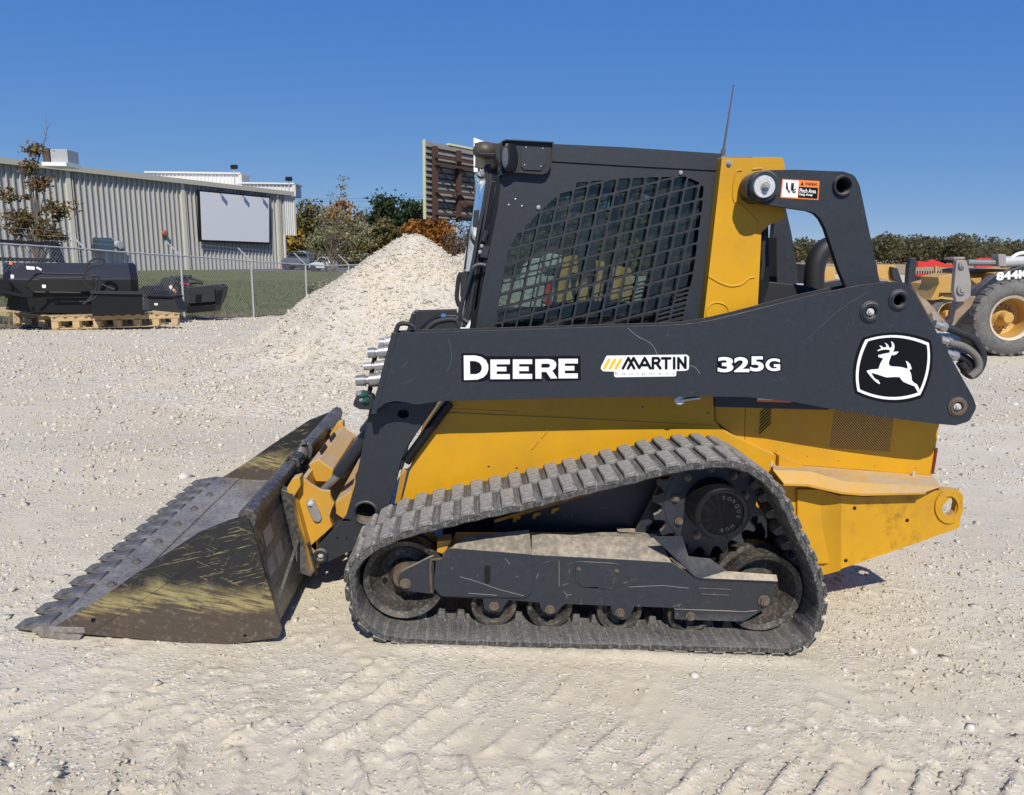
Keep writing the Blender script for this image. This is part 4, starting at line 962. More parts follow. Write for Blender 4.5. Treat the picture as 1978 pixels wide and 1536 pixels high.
# warning sticker
CQ = crop(3.072, 1340, 140); q0, q1, q2, q3 = [Vector(p_) for p_ in CQ([(525, 632), (747, 645), (740, 757), (514, 744)])]
def stk(v_):
    def f_(x_, y_):
        p_ = (q0*(1-x_)+q1*x_)*(1-y_)+(q3*(1-x_)+q2*x_)*y_; return P3(p_, v_)
    return f_
def srect(mb, x0, y0, x1, y1, v_): f_ = stk(v_); mb.add([f_(x0, y1), f_(x1, y1), f_(x1, y0), f_(x0, y0)], [(0, 1, 2, 3)])
b = flatmb(); b.mat(0); srect(b, 0, 0, 1, 1, VU-.0006); b.mat(1); srect(b, .03, .05, .45, .94, VU-.0011); b.mat(2); srect(b, .465, .36, .97, .94, VU-.0011)
word(b, 'WARNING', (.62, .11, .94, .27), stk(VU-.0011), bold=.02)
f_ = stk(VU-.0011); b.add([f_(.50, .28), f_(.585, .28), f_(.5425, .08)], [(0, 1, 2)])
b.add([f_(x_, y_) for x_, y_ in ((.11, .18), (.15, .16), (.19, .55), (.24, .62), (.22, .80), (.17, .62), (.12, .50))], [tuple(range(7))])
b.add([f_(x_, y_) for x_, y_ in ((.25, .18), (.33, .18), (.33, .60), (.25, .60))], [(0, 1, 2, 3)]); b.add([f_(x_, y_) for x_, y_ in ((.27, .66), (.38, .44), (.40, .50), (.34, .62), (.40, .60), (.40, .66), (.34, .74))], [tuple(range(7))])
b.mat(1); word(b, 'Pinch Area', (.49, .44, .92, .66), stk(VU-.0016), bold=.02); word(b, 'Keep Away', (.49, .68, .84, .86), stk(VU-.0016), bold=.02)
b.build('pinch_warning', ['orange', 'white', 'decal_black'], lk, smooth_=False)

# ---------------- yellow tower and engine cover
VT = .44
tower = CR([(168, 500, 12), (530, 504, 24), (540, 545), (540, 860), (515, 880), (450, 905), (402, 950), (400, 1000), (372, 1560), (48, 1560)])
b = MB(); b.prism(Lp(rnd(tower), VT), VT, VT+.10); tw = b.build('rear_tower', 'yellow', root, bevel=.008); 
b = MB()
for pl in ([(285, 580), (248, 600), (235, 750), (290, 800), (378, 890), (382, 945)], [(90, 1210), (160, 1250), (220, 1268), (280, 1258), (330, 1222), (360, 1215)], [(75, 1450), (80, 1400), (110, 1372), (145, 1366), (185, 1380), (207, 1410), (205, 1450)], [(345, 575), (405, 570)]):
    b.tube([P3(q, VT-.0005) for q in CR([tuple(k) for k in spline([Vector(a_) for a_ in pl], 5)])], .0045, 6)
b.build('pressed_bead', 'yellow', tw)
b = MB(); bolt(b, P3((1408, 315.5), VT), .010, .010); b.build('tower_bolt', 'steel', tw); mirror(tw)
b = MB(); b.prism(Lp(CR([(175, 492), (540, 500), (540, 560), (170, 560)]), VT+.02), VT+.10, W_ALL-VT-.10); b.build('tower_crossbeam', 'yellow', root, bevel=.006)
b = MB(); b.prism(Lp([(1464, 430), (1484, 428), (1486, 548), (1466, 610), (1400, 640), (1400, 420)], VT+.12), VT+.12, VT+.16); b.build('tower_web', 'black', root)
b = MB(); b.prism(Lp([(1467, 545), (1478, 543), (1562, 552), (1600, 566), (1760, 600), (1760, 790), (1460, 790)], .56), .56, W_ALL-.56); b.build('engine_cover', 'black_plastic', root, bevel=.012)
b = MB(); b.tube([P3(q, VT+.03) for q in ((1477, 455), (1473, 480), (1474, 510), (1470, 540))], .011, 8); b.build('tower_hose', 'hose', root)
# far link plates seen through the gap
b = MB(); b.prism(Lp([(1494, 400), (1513, 402), (1524, 450), (1538, 545), (1495, 548), (1488, 470)], 1.15), 1.12, 1.17); b.build('far_link_plate', 'dark', root)
b = MB(); b.bar(P3((1478, 480), .9), P3((1489, 548), .9), .03, .03); b.bar(P3((1478, 460), .8), P3((1479, 548), .8), .10, .03, (0, 1, 0)); b.build('rear_cylinder', 'black', root)
# exhaust / intake elbow behind the link
b = MB(); el = spline([Vector(P3(q, .78)) for q in ((1573, 600), (1572, 560), (1573, 525), (1580, 498), (1597, 478), (1628, 472))], 6)
b.tube(el, pxr(19, 500, .78), 20); b.build('exhaust_elbow', 'black_plastic', root)
# rear hoses
def hose(name, pts, v_, r_, mat='hose', vv_=None):
    b = MB(); P_ = [P3(q, v_+(vv_[i] if vv_ else 0)) for i, q in enumerate(pts)]; b.tube(spline(P_, 8), r_, 12); return b.build(name, mat, root)
hose('rear_hose', [(1822, 630), (1850, 641), (1880, 655), (1897, 685), (1893, 710), (1878, 725), (1862, 715)], VA+.05, .018)
hose('rear_hose', [(1832, 662), (1862, 670), (1886, 690), (1890, 712), (1874, 728)], VA+.03, .016, 'hose_dusty')
hose('rear_hose', [(1843, 688), (1862, 692), (1876, 706), (1872, 722), (1855, 700)], VA+.06, .019)
for q in ((1820, 631), (1831, 661), (1842, 687)):
    b = MB(); p_ = Vector(P3(q, VA+.04)); b.lathe([(.018, -.04), (.018, -.012), (.022, -.012), (.022, .012), (.016, .02)], p_, axis=(1, 0, -.3), seg=8); b.build('hose_fitting', 'steel', root)

# ---------------- cab
VK = .50
panel = CX([(385, 338), (350, 600), (290, 900), (250, 1100), (200, 1400), (170, 1540)])+[(910, 700), (1352, 700), (1356, 640), (1372, 500), (1390, 332), (1068, 312), (1060, 335, 14), (1000, 336)]
panel = [(969, 338), (961, 406), (945.5, 484), (935, 536), (922, 614.6), (911, 690), (1352, 690), (1356, 640), (1372, 500), (1389, 331), (1200, 321), (1067, 313), (1058, 330, 14), (1045, 338)]
region = CW([(290, 1480), (360, 1110), (400, 850), (480, 720), (640, 560), (760, 450), (870, 385), (1100, 362), (1320, 350), (1590, 345), (1670, 382), (1702, 410), (1690, 600), (1645, 900), (1600, 1240), (1560, 1480)])
def clip(poly, reg):
    def cross_(a, b, p_): return (b[0]-a[0])*(p_[1]-a[1])-(b[1]-a[1])*(p_[0]-a[0])
    out = list(poly); ar = sum(reg[i][0]*reg[(i+1) % len(reg)][1]-reg[(i+1) % len(reg)][0]*reg[i][1] for i in range(len(reg))); sg = 1 if ar > 0 else -1
    for i in range(len(reg)):
        a, b_ = reg[i], reg[(i+1) % len(reg)]; inp = out; out = []
        for j in range(len(inp)):
            p_, q = inp[j], inp[(j+1) % len(inp)]; cp, cq = cross_(a, b_, p_)*sg, cross_(a, b_, q)*sg
            if cp >= 0: out.append(p_)
            if cp*cq < 0: t = cp/(cp-cq); out.append((p_[0]+(q[0]-p_[0])*t, p_[1]+(q[1]-p_[1])*t))
        if not out: return []
    return out
def parea(p_): return abs(sum(p_[i][0]*p_[(i+1) % len(p_)][1]-p_[(i+1) % len(p_)][0]*p_[i][1] for i in range(len(p_))))/2
av, bv = Vector((28.4, -7.35)), Vector((-6.45, 29.3)); c0 = Vector(CW([(983, 440)])[0]); ghol = []
for i in range(-9, 11):
    for j in range(-3, 12):
        c = c0+av*i+bv*j
        if c.y > 655: continue
        inset = .066; cell = [c+av*x_+bv*y_ for x_, y_ in ((-.5+inset, -.5+inset), (.5-inset, -.5+inset), (.5-inset, .5-inset), (-.5+inset, .5-inset))]
        slotty = (c.x > 1262 and c.y > 590) or (c.x > 1300 and c.y > 562)
        subs = [cell]
        if slotty:
            subs = []
            for s_ in range(3):
                y0_ = -.5+inset+s_*.31; subs.append([c+av*x_+bv*y_ for x_, y_ in ((-.44, y0_), (.40, y0_), (.40, y0_+.19), (-.44, y0_+.19))])
        for sb in subs:
            q = clip([(p_.x, p_.y) for p_ in sb], region)
            if len(q) < 3 or parea(q) < (70 if not slotty else 40): continue
            ghol.append(rnd([(a_[0], a_[1], 3.2 if not slotty else 2) for a_ in q], 2))
b = MB(); b.prism(Lp(rnd(panel), VK), VK, VK+.006, [Lp(h_, VK) for h_ in ghol])
cab = empty('cab_mount', (0, 0, 0), 'x', 'x') if False else None
side = b.build('cab_side_guard', 'dark', root)
mirror(side)
# rails around the window (depth of the cab wall)
b = MB(); wall_hole = [(955, 690), (966, 560), (980, 478), (1050, 398), (1120, 345), (1340, 334), (1364, 352), (1352, 480), (1330, 640), (1325, 690)]
b.prism(Lp([(971, 340), (963, 406), (947.5, 484), (937, 536), (924, 614.6), (914, 689), (1350, 689), (1354, 640), (1370, 500), (1387, 333), (1200, 323), (1067, 315), (1045, 339)], VK+.007), VK+.007, VK+.030, [Lp([(955, 680), (966, 560), (980, 478), (1050, 398), (1120, 345), (1340, 334), (1364, 352), (1352, 480), (1330, 640), (1325, 680)], VK+.007)])
sf = b.build('cab_side_frame', 'dark', root); mirror(sf)
b = MB(); b.prism(Lp([(955, 683), (960, 560), (976, 474), (1050, 394), (1120, 341), (1345, 331), (1368, 352), (1352, 480), (1332, 683)], VK+.031), VK+.031, VK+.035); gp = b.build('side_window', 'glass', root, smooth_=False); mirror(gp)
for q in ((1040, 401), (1314.6, 334)):
    b = MB(); b.lathe([(.001, -.008), (.008, -.007), (.0105, -.002), (.0105, .001)], P3(q, VK), seg=16); b.build('guard_bolt', 'steel', side)
b = MB()
for q in CW([(418, 532), (462, 495), (505, 540)]): b.lathe([(.001, -.004), (.004, -.003), (.0045, 0)], P3(q, VK), seg=10)
b.build('clip_mark', 'steel', side)
# roof
rail = [(1066, 278), (1200, 284), (1395, 297), (1389, 330), (1200, 320), (1067, 312)]
b = MB(); b.prism(Lp(rail, VK-.006), VK-.006, VK+.02); b.build('roof_rail', 'dark', root, bevel=.006)
zA = [L(x_, y_, VK)[1] for x_, y_ in ((975, 275), (1200, 284), (1394, 297))]; uA = [L(x_, y_, VK)[0] for x_, y_ in ((975, 275), (1200, 284), (1394, 297))]
b = MB(); top = [(uA[0], zA[0]-.03), (uA[1], zA[1]-.002), (uA[2], zA[2]-.002), (uA[2], zA[2]-.09), (uA[0], zA[0]-.09)]
b.prism(top, VK+.012, W_ALL-VK-.012); b.build('cab_roof', 'dark', root, bevel=.01)
rm = [o for o in root.children if o.name.startswith('roof_rail')][0]; mirror(rm)
# work light housing at the front corner
hp = CW([(370, 112), (400, 100, 10), (715, 117, 6), (710, 190), (700, 270), (672, 320, 30), (640, 332, 20), (470, 318), (372, 335), (368, 240)])
b = MB(); b.prism(Lp(rnd(hp), VK-.018), VK-.018, VK-.012); hs = b.build('lamp_housing', 'black_plastic', root, bevel=.003)
hp2 = [P3(q, VK-.018) for q in rnd(hp)]; b = MB(); oo = rnd(CW([(376, 118), (404, 108, 10), (706, 124, 6), (702, 190), (692, 266), (668, 312, 30), (640, 322, 20), (472, 308), (380, 322), (376, 240)]))
b.prism(Lp(rnd(hp), VK-.030), VK-.034, VK-.017, [Lp(oo, VK-.030)]); b.build('housing_rim', 'black_plastic', hs, bevel=.003)
pl = rnd(CW([(500, 165, 10), (540, 150, 6), (655, 158, 10), (662, 170), (655, 270, 20), (630, 305, 20), (520, 300, 14), (500, 280)])); b = MB(); b.prism(Lp(pl, VK-.023), VK-.023, VK-.017); b.build('blanking_plate', 'dark', hs, bevel=.0015)
for q in CW([(532, 152), (642, 160), (522, 268), (630, 277)]):
    b = MB(); b.lathe([(.001, -.003), (.003, -.003), (.0035, .001)], P3(q, VK-.023), seg=10); b.build('cover_screw', 'steel', hs)
c = P3(CW([(405, 225)])[0], VK-.03); b = MB()
b.loft([[(c[0]+dx+.020*math.cos(t)*k, VK-.012-.03*dv, c[2]+.052*math.sin(t)*k) for t in [2*math.pi*q/24 for q in range(24)]] for dx, dv, k in ((.028, 0, 1.1), (.02, 1.0, 1.15), (.0, 1.5, 1.08), (-.006, 1.6, .9))]); b.build('work_lamp', 'black', hs, angle=40)
b = MB(); c2 = (c[0]-.008, VK-.06, c[2]); b.loft([[(c2[0]+.013*math.cos(t)*k, c2[1]-dv, c2[2]+.040*math.sin(t)*k) for t in [2*math.pi*q/24 for q in range(24)]] for k, dv in ((1, 0), (.6, .004), (.05, .006))]); b.build('lamp_lens', simple('lamp_lens_face', (.10, .11, .12), .1), hs)
# peak and amber lamp dome at the front of the roof
pk = CW([(200, 120), (245, 113), (345, 122), (405, 100), (420, 340), (372, 335), (365, 300), (340, 215), (300, 175), (240, 150)])
b = MB(); pkp = Lp([(915, 277), (932, 273), (962, 276), (975, 270), (1000, 271), (1000, 300), (982, 338), (970, 340), (966, 320), (955, 298), (935, 284)], VK); b.prism(pkp, VK, VK+.03); pk_o = b.build('roof_peak', 'dark', root, bevel=.004); mirror(pk_o)
b = MB(); b.prism(Lp([(918, 277), (932, 273), (962, 277), (975, 272), (975, 285), (945, 286)], VK), VK+.03, W_ALL-VK-.03); b.build('peak_sheet', 'dark', root, bevel=.004)
dc = Vector(P3((936, 291), VK+.02)); b = MB()
b.loft([[dc+Vector((.050*k*math.cos(t), .05*k*math.sin(t), .036*h_)) for t in [2*math.pi*q/24 for q in range(24)]] for k, h_ in ((.1, 1), (.55, .9), (.85, .55), (1, .1), (.98, -.35), (.80, -.75), (.3, -.98))]); b.build('corner_lamp', 'amber', root, angle=60)
b = MB(); b.box(Vector(P3((940, 300), VK-.03)), (.075, .02, .018)); b.build('lamp_bracket', 'black', root, bevel=.004)
# front posts, door and curved windscreen
fr_l = [(938, 345), (928, 400), (915, 470), (905, 540), (896, 600), (892, 640)]; fr_r = [(968, 342), (962, 400), (948, 470), (936, 540), (925, 600), (918, 640)]
def ribbon(a_, b_, v0, v1, name, mat, th=None, parent=root, bev=.003):
    mb = MB(); mb.prism(Lp(a_+b_[::-1], v0), v0, v1); return mb.build(name, mat, parent, bevel=bev)
fp = ribbon([(962, 338), (952, 400), (938, 480), (926, 560), (914, 640), (910, 660)], [(973, 338), (965, 400), (950, 480), (939, 560), (926, 640), (920, 660)], VK+.008, VK+.05, 'front_post', 'black'); mirror(fp)
dr = ribbon([(936, 318), (941, 350), (934, 420), (922, 490), (910, 560), (899, 620), (893, 660)], [(948, 316), (952, 350), (944, 420), (932, 490), (920, 560), (909, 620), (903, 660)], VK+.02, VK+.045, 'door_frame', 'black_plastic'); mirror(dr)
for (v0, v1, ins) in ((VK+.03, .93, 0),):
    mb = MB(); cv = [(934, 322), (938, 350), (930, 400), (918, 460), (908, 520), (899, 580), (892, 640), (889, 660)]
    rings_ = []
    for k in range(13):
        t = k/12; v_ = VK+.02+(W_ALL-2*VK-.04)*t; bow = .05*math.sin(math.pi*t)
        rings_.append([(L(x_, y_, VK)[0]-bow+.012, v_, L(x_, y_, VK)[1]) for x_, y_ in cv])
    mb.closed_ok = False; mb.loft(rings_, False, False); mb.build('windscreen', 'front_glass', root, angle=80)
mb = MB(); s0 = Lp([(940, 330), (951, 345), (948, 400), (936, 470), (925, 520)], VK+.018); mb.closed_ok = False
sealb = ribbon(cv, [(x+7, y) for x, y in cv], VK+.014, VK+.045, 'windscreen_seal', 'black_plastic'); mirror(sealb)
sl2 = ribbon([(x+12, y) for x, y in cv[1:]], [(x+20, y) for x, y in cv[1:]], VK+.02, VK+.05, 'door_seal', 'black'); mirror(sl2)
gl_side = MB(); gl_side.prism(Lp([(944, 332), (964, 340), (956, 400), (944, 462), (937, 482), (930, 482)], VK+.022), VK+.022, VK+.026); gq = gl_side.build('corner_window', 'front_glass', root, smooth_=False); mirror(gq)
b = MB()
a_, c_ = Vector(P3((940, 446), VK-.005)), Vector(P3((932, 466), VK-.005)); b.tube([a_, c_], .014, 14)
b.build('wiper_motor', 'black_plastic', root)
b = MB(); b.prism(Lp(rnd([(925, 474, 3), (946, 476), (941, 498), (928, 497, 2)]), VK-.004), VK-.004, VK+.02); b.build('hinge_plate', 'dark', root, bevel=.002)
for q in ((930.5, 475.5), (927, 487)):
    b = MB(); b.lathe([(.001, -.007), (.007, -.006), (.009, -.001), (.009, .001)], P3(q, VK-.004), seg=14); b.build('hinge_bolt', 'steel', root)
hp = CX([(262, 1012), (215, 1005), (175, 1025), (152, 1070), (130, 1140), (105, 1230), (80, 1310), (72, 1370), (90, 1410), (140, 1440)])
b = MB(); b.tube(spline([P3(q, VK-.03) for q in hp], 6), .0095, 12); b.build('grab_handle', 'dark', root)
hp = CX([(80, 1065), (62, 1100), (52, 1180), (48, 1250), (62, 1300), (75, 1310)]); b = MB(); b.tube(spline([P3(q, VK+.12) for q in hp], 5), .010, 10); b.build('door_handle', 'black_plastic', root)
b = MB(); b.prism(Lp(CX([(75, 1060), (130, 1050), (120, 1180), (90, 1250), (72, 1240)]), VK+.10), VK+.10, VK+.13); b.prism(Lp(CX([(175, 600), (215, 595), (205, 730), (165, 720)]), VK-.002), VK, VK+.03); b.prism(Lp(CX([(128, 740), (140, 740), (115, 1040), (105, 1040)]), VK+.08), VK+.08, VK+.10); b.build('door_latch', 'black_plastic', root, bevel=.003)
b = MB(); b.prism(Lp(CX([(75, 1468), (110, 1470), (135, 1435), (148, 1410), (150, 1440), (135, 1500), (125, 1560), (72, 1560)]), VK-.04), VK-.041, VK-.039); b.build('paper_tag', 'white', root)
b = MB(); b.prism(Lp([(908, 600), (920, 600), (912, 690), (896, 690)], VK+.01), VK+.01, VK+.08); b.build('door_sill', 'black', root)
# cab floor, rear wall, seat and controls
b = MB(); uF = L(925, 640, VK)[0]; uR = L(1352, 600, VK)[0]; z_s = L(1100, 640, VK)[1]
b.box(((uF+uR)/2+.05, W_ALL/2, z_s-.30), (uR-uF-.1, W_ALL-2*VK-.10, .04)); b.build('cab_floor', 'interior', root)
b = MB(); b.prism(Lp([(1345, 345), (1372, 348), (1350, 660), (1322, 660)], VK+.05), VK+.05, W_ALL-VK-.05, []); b.build('cab_rear_wall', 'interior', root)
b = MB(); b.prism(Lp([(1350, 345), (1372, 350), (1392, 340), (1365, 650), (1350, 690), (1330, 690)], VK+.06), VK+.036, VK+.06); bw = b.build('rear_quarter', 'interior', root); mirror(bw)
sx_ = L(1255, 600, .93)[0]; z1 = z_s
b = MB(); yc = W_ALL/2
b.prism(rnd([(sx_-.30, z1-.10, .03), (sx_+.20, z1-.13, .03), (sx_+.20, z1-.02, .03), (sx_-.27, z1+.0, .05)]), yc-.24, yc+.24)
seat = b.build('operator_seat', 'seat', root, bevel=.03)
b = MB(); b.prism(rnd([(sx_+.12, z1-.05, .03), (sx_+.23, z1-.05, .03), (sx_+.31, z1+.52, .05), (sx_+.20, z1+.54, .05)]), yc-.23, yc+.23); b.build('seat_back', 'seat', seat, bevel=.03)
b = MB(); b.prism(rnd([(sx_+.22, z1+.56, .03), (sx_+.30, z1+.56, .03), (sx_+.31, z1+.74, .03), (sx_+.24, z1+.75, .03)]), yc-.13, yc+.13); b.build('headrest', 'seat', seat, bevel=.02)
for sgn in (-1, 1):
    b = MB(); b.box((sx_-.15, yc+sgn*.30, z1+.03), (.46, .08, .10)); con = b.build('arm_console', 'interior', root, bevel=.02)
    b = MB(); b.tube([(sx_-.33, yc+sgn*.30, z1+.06), (sx_-.35, yc+sgn*.30, z1+.16), (sx_-.345, yc+sgn*.30, z1+.24)], [.012, .012, .024], 12); b.build('joystick', 'black_plastic', con)
b = MB(); b.tube([P3((1188, 380), .72), P3((1180, 470), .72), P3((1165, 640), .72)], .022, 10); b.build('lap_bar', 'interior', root)
b = MB(); b.tube([P3((960, 600), 1.1), P3((1060, 602), 1.1)], .02, 10); b.box(P3((1100, 640), .9), (.9, .7, .06)); b.build('dash_tube', 'interior', root)
# aerial
b = MB(); a0 = Vector(P3((1396, 300), VK+.02)); a1 = Vector(P3((1417, 165), VK+.02)); b.tube([a0, a0.lerp(a1, .09)], .010, 8); b.tube([a0.lerp(a1, .09), a1], [.0055, .0028], 8); b.lathe([(.001, -.004), (.004, 0), (.001, .004)], a1, axis=(0, 0, 1), seg=8); b.build('aerial', simple('aerial_grey', (.10, .09, .09), .5), root)

# ---------------- hydraulic couplers at the arm nose
def coupler(q, ln, r_, mat, v_=VA+.06):
    p_ = Vector(P3(q, v_)); b = MB(); b.lathe([(r_*.75, -ln), (r_*.8, -ln*.62), (r_*.62, -ln*.60), (r_*.62, -ln*.45), (r_, -ln*.45), (r_, -ln*.12), (r_*1.15, -ln*.1), (r_*1.15, .02)], p_, axis=(1, 0, .06), seg=12 if mat == 'steel' else 24)
    for k in (0,): pass
    return b.build('hydraulic_coupler', mat, root, angle=30)
coupler((757, 661), .055, .024, 'steel'); coupler((748, 680), .080, .028, 'chrome'); coupler((742, 706), .085, .021, 'steel'); coupler((736, 733), .105, .030, 'chrome')
hose('nose_hose', [(727, 678), (722, 700), (718, 720), (716, 745), (712, 765)], VA+.09, .010)
hose('nose_hose', [(764, 643), (770, 628), (782, 625), (798, 630), (806, 645)], VA+.09, .010)
b = MB(); b.prism(Lp(C6([(230, 1225), (300, 1225), (440, 1270), (470, 1340), (430, 1470), (260, 1465), (175, 1420), (165, 1380)]), VA+.05), VA+.04, VA+.10); cb = b.build('coupler_bracket', 'black_plastic', root, bevel=.004)
for q, mt in (((306, 1250), 'green'), ((330, 1335), 'green')):
    p_ = Vector(P3(C6([q])[0], VA+.035)); b = MB(); b.lathe([(.001, -.006), (.014, -.006), (.016, .01)], p_, axis=(.5, .6, -.4), seg=20); b.build('dust_cap', mt, cb)
    b = MB(); b.tube([p_+Vector((-.004, .01, 0)), p_+Vector((-.03, .02, -.004))], .013, 12); b.build('cap_body', 'steel', cb)
# pipes on the far arm nose and hose bundle beside the cab
hose('hydraulic_pipe', [(812, 640), (823, 628), (845, 613), (860, 611), (885, 611)], 1.2, .012, 'black')
hose('hydraulic_pipe', [(818, 642), (836, 626), (850, 620), (870, 617), (890, 620)], 1.15, .016, 'hose')
b = MB(); b.box(P3((857, 612.5), 1.19), (.022, .034, .034)); b.build('hose_clip', simple('blue_clip', (.06, .16, .38), .5), root)

# ---------------- lift cylinder behind the leg and tilt cylinders
b = MB(); b.tube([P3((868, 778), VB-.028), P3((784, 892), VB-.028)], .022, 14); b.build('lift_cylinder', 'black', root)
def tilt(v_):
    k = .58/v_ if v_ != .58 else 1
    A0 = L(715, 840, .50); A1 = L(652, 921, .50); A2 = L(622, 950, .50)
    b = MB(); b.tube([(A0[0]+.10, v_, A0[1]+.15), (A1[0]+.004, v_, A1[1]+.006), (A1[0], v_, A1[1])], [.033, .033, .029], 22); t = b.build('tilt_cylinder', 'dark', root, angle=40)
    b = MB(); b.tube([(A1[0], v_, A1[1]), (A2[0], v_, A2[1])], .016, 18); b.build('cylinder_rod', 'chrome', t); return t
tilt(.53); tilt(W_ALL-.53)

# ---------------- quick coupler
VQ = .42
qc = C5([(268, 612), (300, 640), (345, 680), (385, 705), (440, 735), (515, 742), (520, 790), (552, 850), (530, 890), (512, 950), (520, 1000), (535, 1035), (470, 1100), (402, 1160), (420, 1385), (345, 1412), (300, 1250), (150, 720), (200, 640)])
b = MB(); b.prism(Lp(qc, VQ), VQ, VQ+.02); qk = b.build('coupler_cheek', 'yellow_dusty', root, bevel=.003)
b = MB(); b.prism(Lp(C5([(150, 715), (175, 790), (300, 1240), (345, 1412), (380, 1412), (330, 1200), (215, 780), (270, 690), (265, 612), (200, 630)]), VQ-.05), VQ-.06, VQ-.001); b.build('cheek_flange', 'yellow_dusty', qk, bevel=.003)
lv = C5([(350, 845)])[0]; lw = C5([(405, 965)])[0]
b = MB(); a_, c_ = Vector(lv), Vector(lw); d_ = (c_-a_).normalized(); n_ = Vector((-d_.y, d_.x)); rr2 = 8.5
pts = [a_+(n_*math.cos(t)-d_*math.sin(t))*rr2 for t in [math.pi*k/8 for k in range(9)]]+[c_+(-n_*math.cos(t)+d_*math.sin(t))*rr2 for t in [math.pi*k/8 for k in range(9)]]
b.prism(Lp([tuple(p_) for p_ in pts], VQ-.012), VQ-.014, VQ-.001); lvr = b.build('lock_slot', 'steel', qk, bevel=.003)
b = MB(); bolt(b, P3(lv, VQ-.014), .010, .012); b.build('lock_bolt', 'worn_steel', qk)
mirror(qk)
# wide plate, cross tubes and wedge pins of the coupler
zq = lambda q: L(q[0], q[1], VQ)
p1 = zq(C5([(270, 625)])[0]); p2 = zq(C5([(345, 1400)])[0])
b = MB(); b.loft([[(p1[0]-.01, v_, p1[1]-.02), (p1[0]+.01, v_, p1[1]-.02), (p2[0]+.02, v_, p2[1]+.01), (p2[0]-.005, v_, p2[1]+.01)] for v_ in (VQ+.021, W_ALL-VQ-.021)]); b.build('coupler_plate', 'yellow_dusty', root)
p3_ = zq(C5([(330, 640)])[0]); p4 = zq(C5([(420, 720)])[0])
b = MB(); b.prism([(p1[0]-.01, p1[1]+.005), (p1[0]+.04, p1[1]+.03), (p4[0]-.01, p4[1]+.06), (p4[0]+.03, p4[1]+.03), (p4[0]+.02, p4[1]-.03), (p1[0]+.02, p1[1]-.08)], VQ+.19, W_ALL-VQ-.19); b.build('coupler_beam', 'yellow_dusty', root, bevel=.006)
for v_ in (.70, .94): 
    b = MB(); q = [(p1[0]+.035, p1[1]+.030), (p4[0]-.03, p4[1]+.062)]; b.box(((q[0][0]+q[1][0])/2, v_+.06, (q[0][1]+q[1][1])/2+.0035), (.055, .14, .004), Matrix.Rotation(-math.atan2(q[1][1]-q[0][1], q[1][0]-q[0][0]), 3, 'Y')); b.build('grip_pad', 'black_plastic', root)
b = MB(); p5 = zq(C5([(380, 1440)])[0]); b.tube([(p5[0]+.0, VQ+.03, p5[1]+.05), (p5[0]+.0, VQ+.03, p5[1]-.02)], [.018, .008], 10); b.build('wedge_pin', 'rust', root)
b = MB(); p6 = zq(C5([(470, 960)])[0]); b.prism(Lp(C5([(560, 830), (700, 740), (730, 600), (740, 900), (640, 990), (560, 930)]), VQ+.06), VQ+.06, W_ALL-VQ-.06); b.build('coupler_rear', 'yellow_dusty', root, bevel=.004)

# ---------------- bucket
WB0, WB1 = -.03, 1.92
sideB = [(100, 1215), (180, 1166), (269, 1104), (384, 1029), (442, 1006), (469, 998), (480, 1005), (490, 1029), (517, 1129), (544, 1217, 6), (538, 1232, 6), (480, 1240), (430, 1248), (346, 1242), (157.5, 1225), (108, 1222)]
SB = Lp(rnd(sideB), WB0)
b = MB(); hs_ = [Lp([(176, 1195), (184, 1195), (184, 1204), (176, 1204)], WB0), Lp(circ(473, 1229, 3.4, 12), WB0)]
b.prism(SB, WB0, WB0+.014, hs_)
bucket = b.build('bucket', 'bucket_side', root, bevel=.002)
b = MB(); b.prism(SB, WB1-.014, WB1, []); b.build('far_side_plate', 'bucket_side', bucket, bevel=.002)
# stiffening fold on the outside of the near plate
cr1, cr2 = CB([(452, 1200)])[0], CB([(1240, 692)])[0]
fold = CB([(455, 1203), (1245, 690), (1225, 640), (1150, 665), (1005, 735), (720, 915), (560, 1040), (480, 1120), (380, 1195)])
b = MB(); A_ = [Vector(P3(q, WB0)) for q in CB([(500, 1168), (900, 915), (1200, 712)])]
b.tube([P3(q, WB0+.001) for q in CB([(455, 1203), (850, 945), (1240, 692)])], .0045, 6); b.build('side_fold', 'bucket_side', bucket)
b = MB(); b.tube([tuple(Vector(P3(q, WB0+.004))) for q in CB([(560, 1040), (720, 915), (1005, 735), (1150, 665), (1215, 645), (1240, 660), (1245, 690)])], .005, 6); b.build('rim_weld', 'bucket_side', bucket)
uz = lambda x_, y_: L(x_, y_, WB0)
lip = uz(100, 1217); flo = uz(538, 1229); knee = uz(541, 1212); topb = uz(489, 1020); tt = uz(470, 1000)
th = .012
b = MB(); fl0 = [(lip[0]-.01, lip[1]-.005), (flo[0]-.06, flo[1]+.004), (flo[0]-.01, flo[1]+.03)]
b.prism([fl0[0], fl0[1], fl0[2], (fl0[2][0]-.012, fl0[2][1]+.004), (fl0[1][0]-.004, fl0[1][1]+th), (fl0[0][0], fl0[0][1]+th)], WB0+.0145, WB1-.0145); b.build('bucket_floor', 'bucket_floor', bucket)
b = MB(); b.prism([(fl0[2][0], fl0[2][1]), (topb[0], topb[1]+.0), (topb[0]-.012, topb[1]+.002), (fl0[2][0]-.014, fl0[2][1]+.004)], WB0+.0145, WB1-.0145); back = b.build('back_plate', 'bucket_black', bucket)
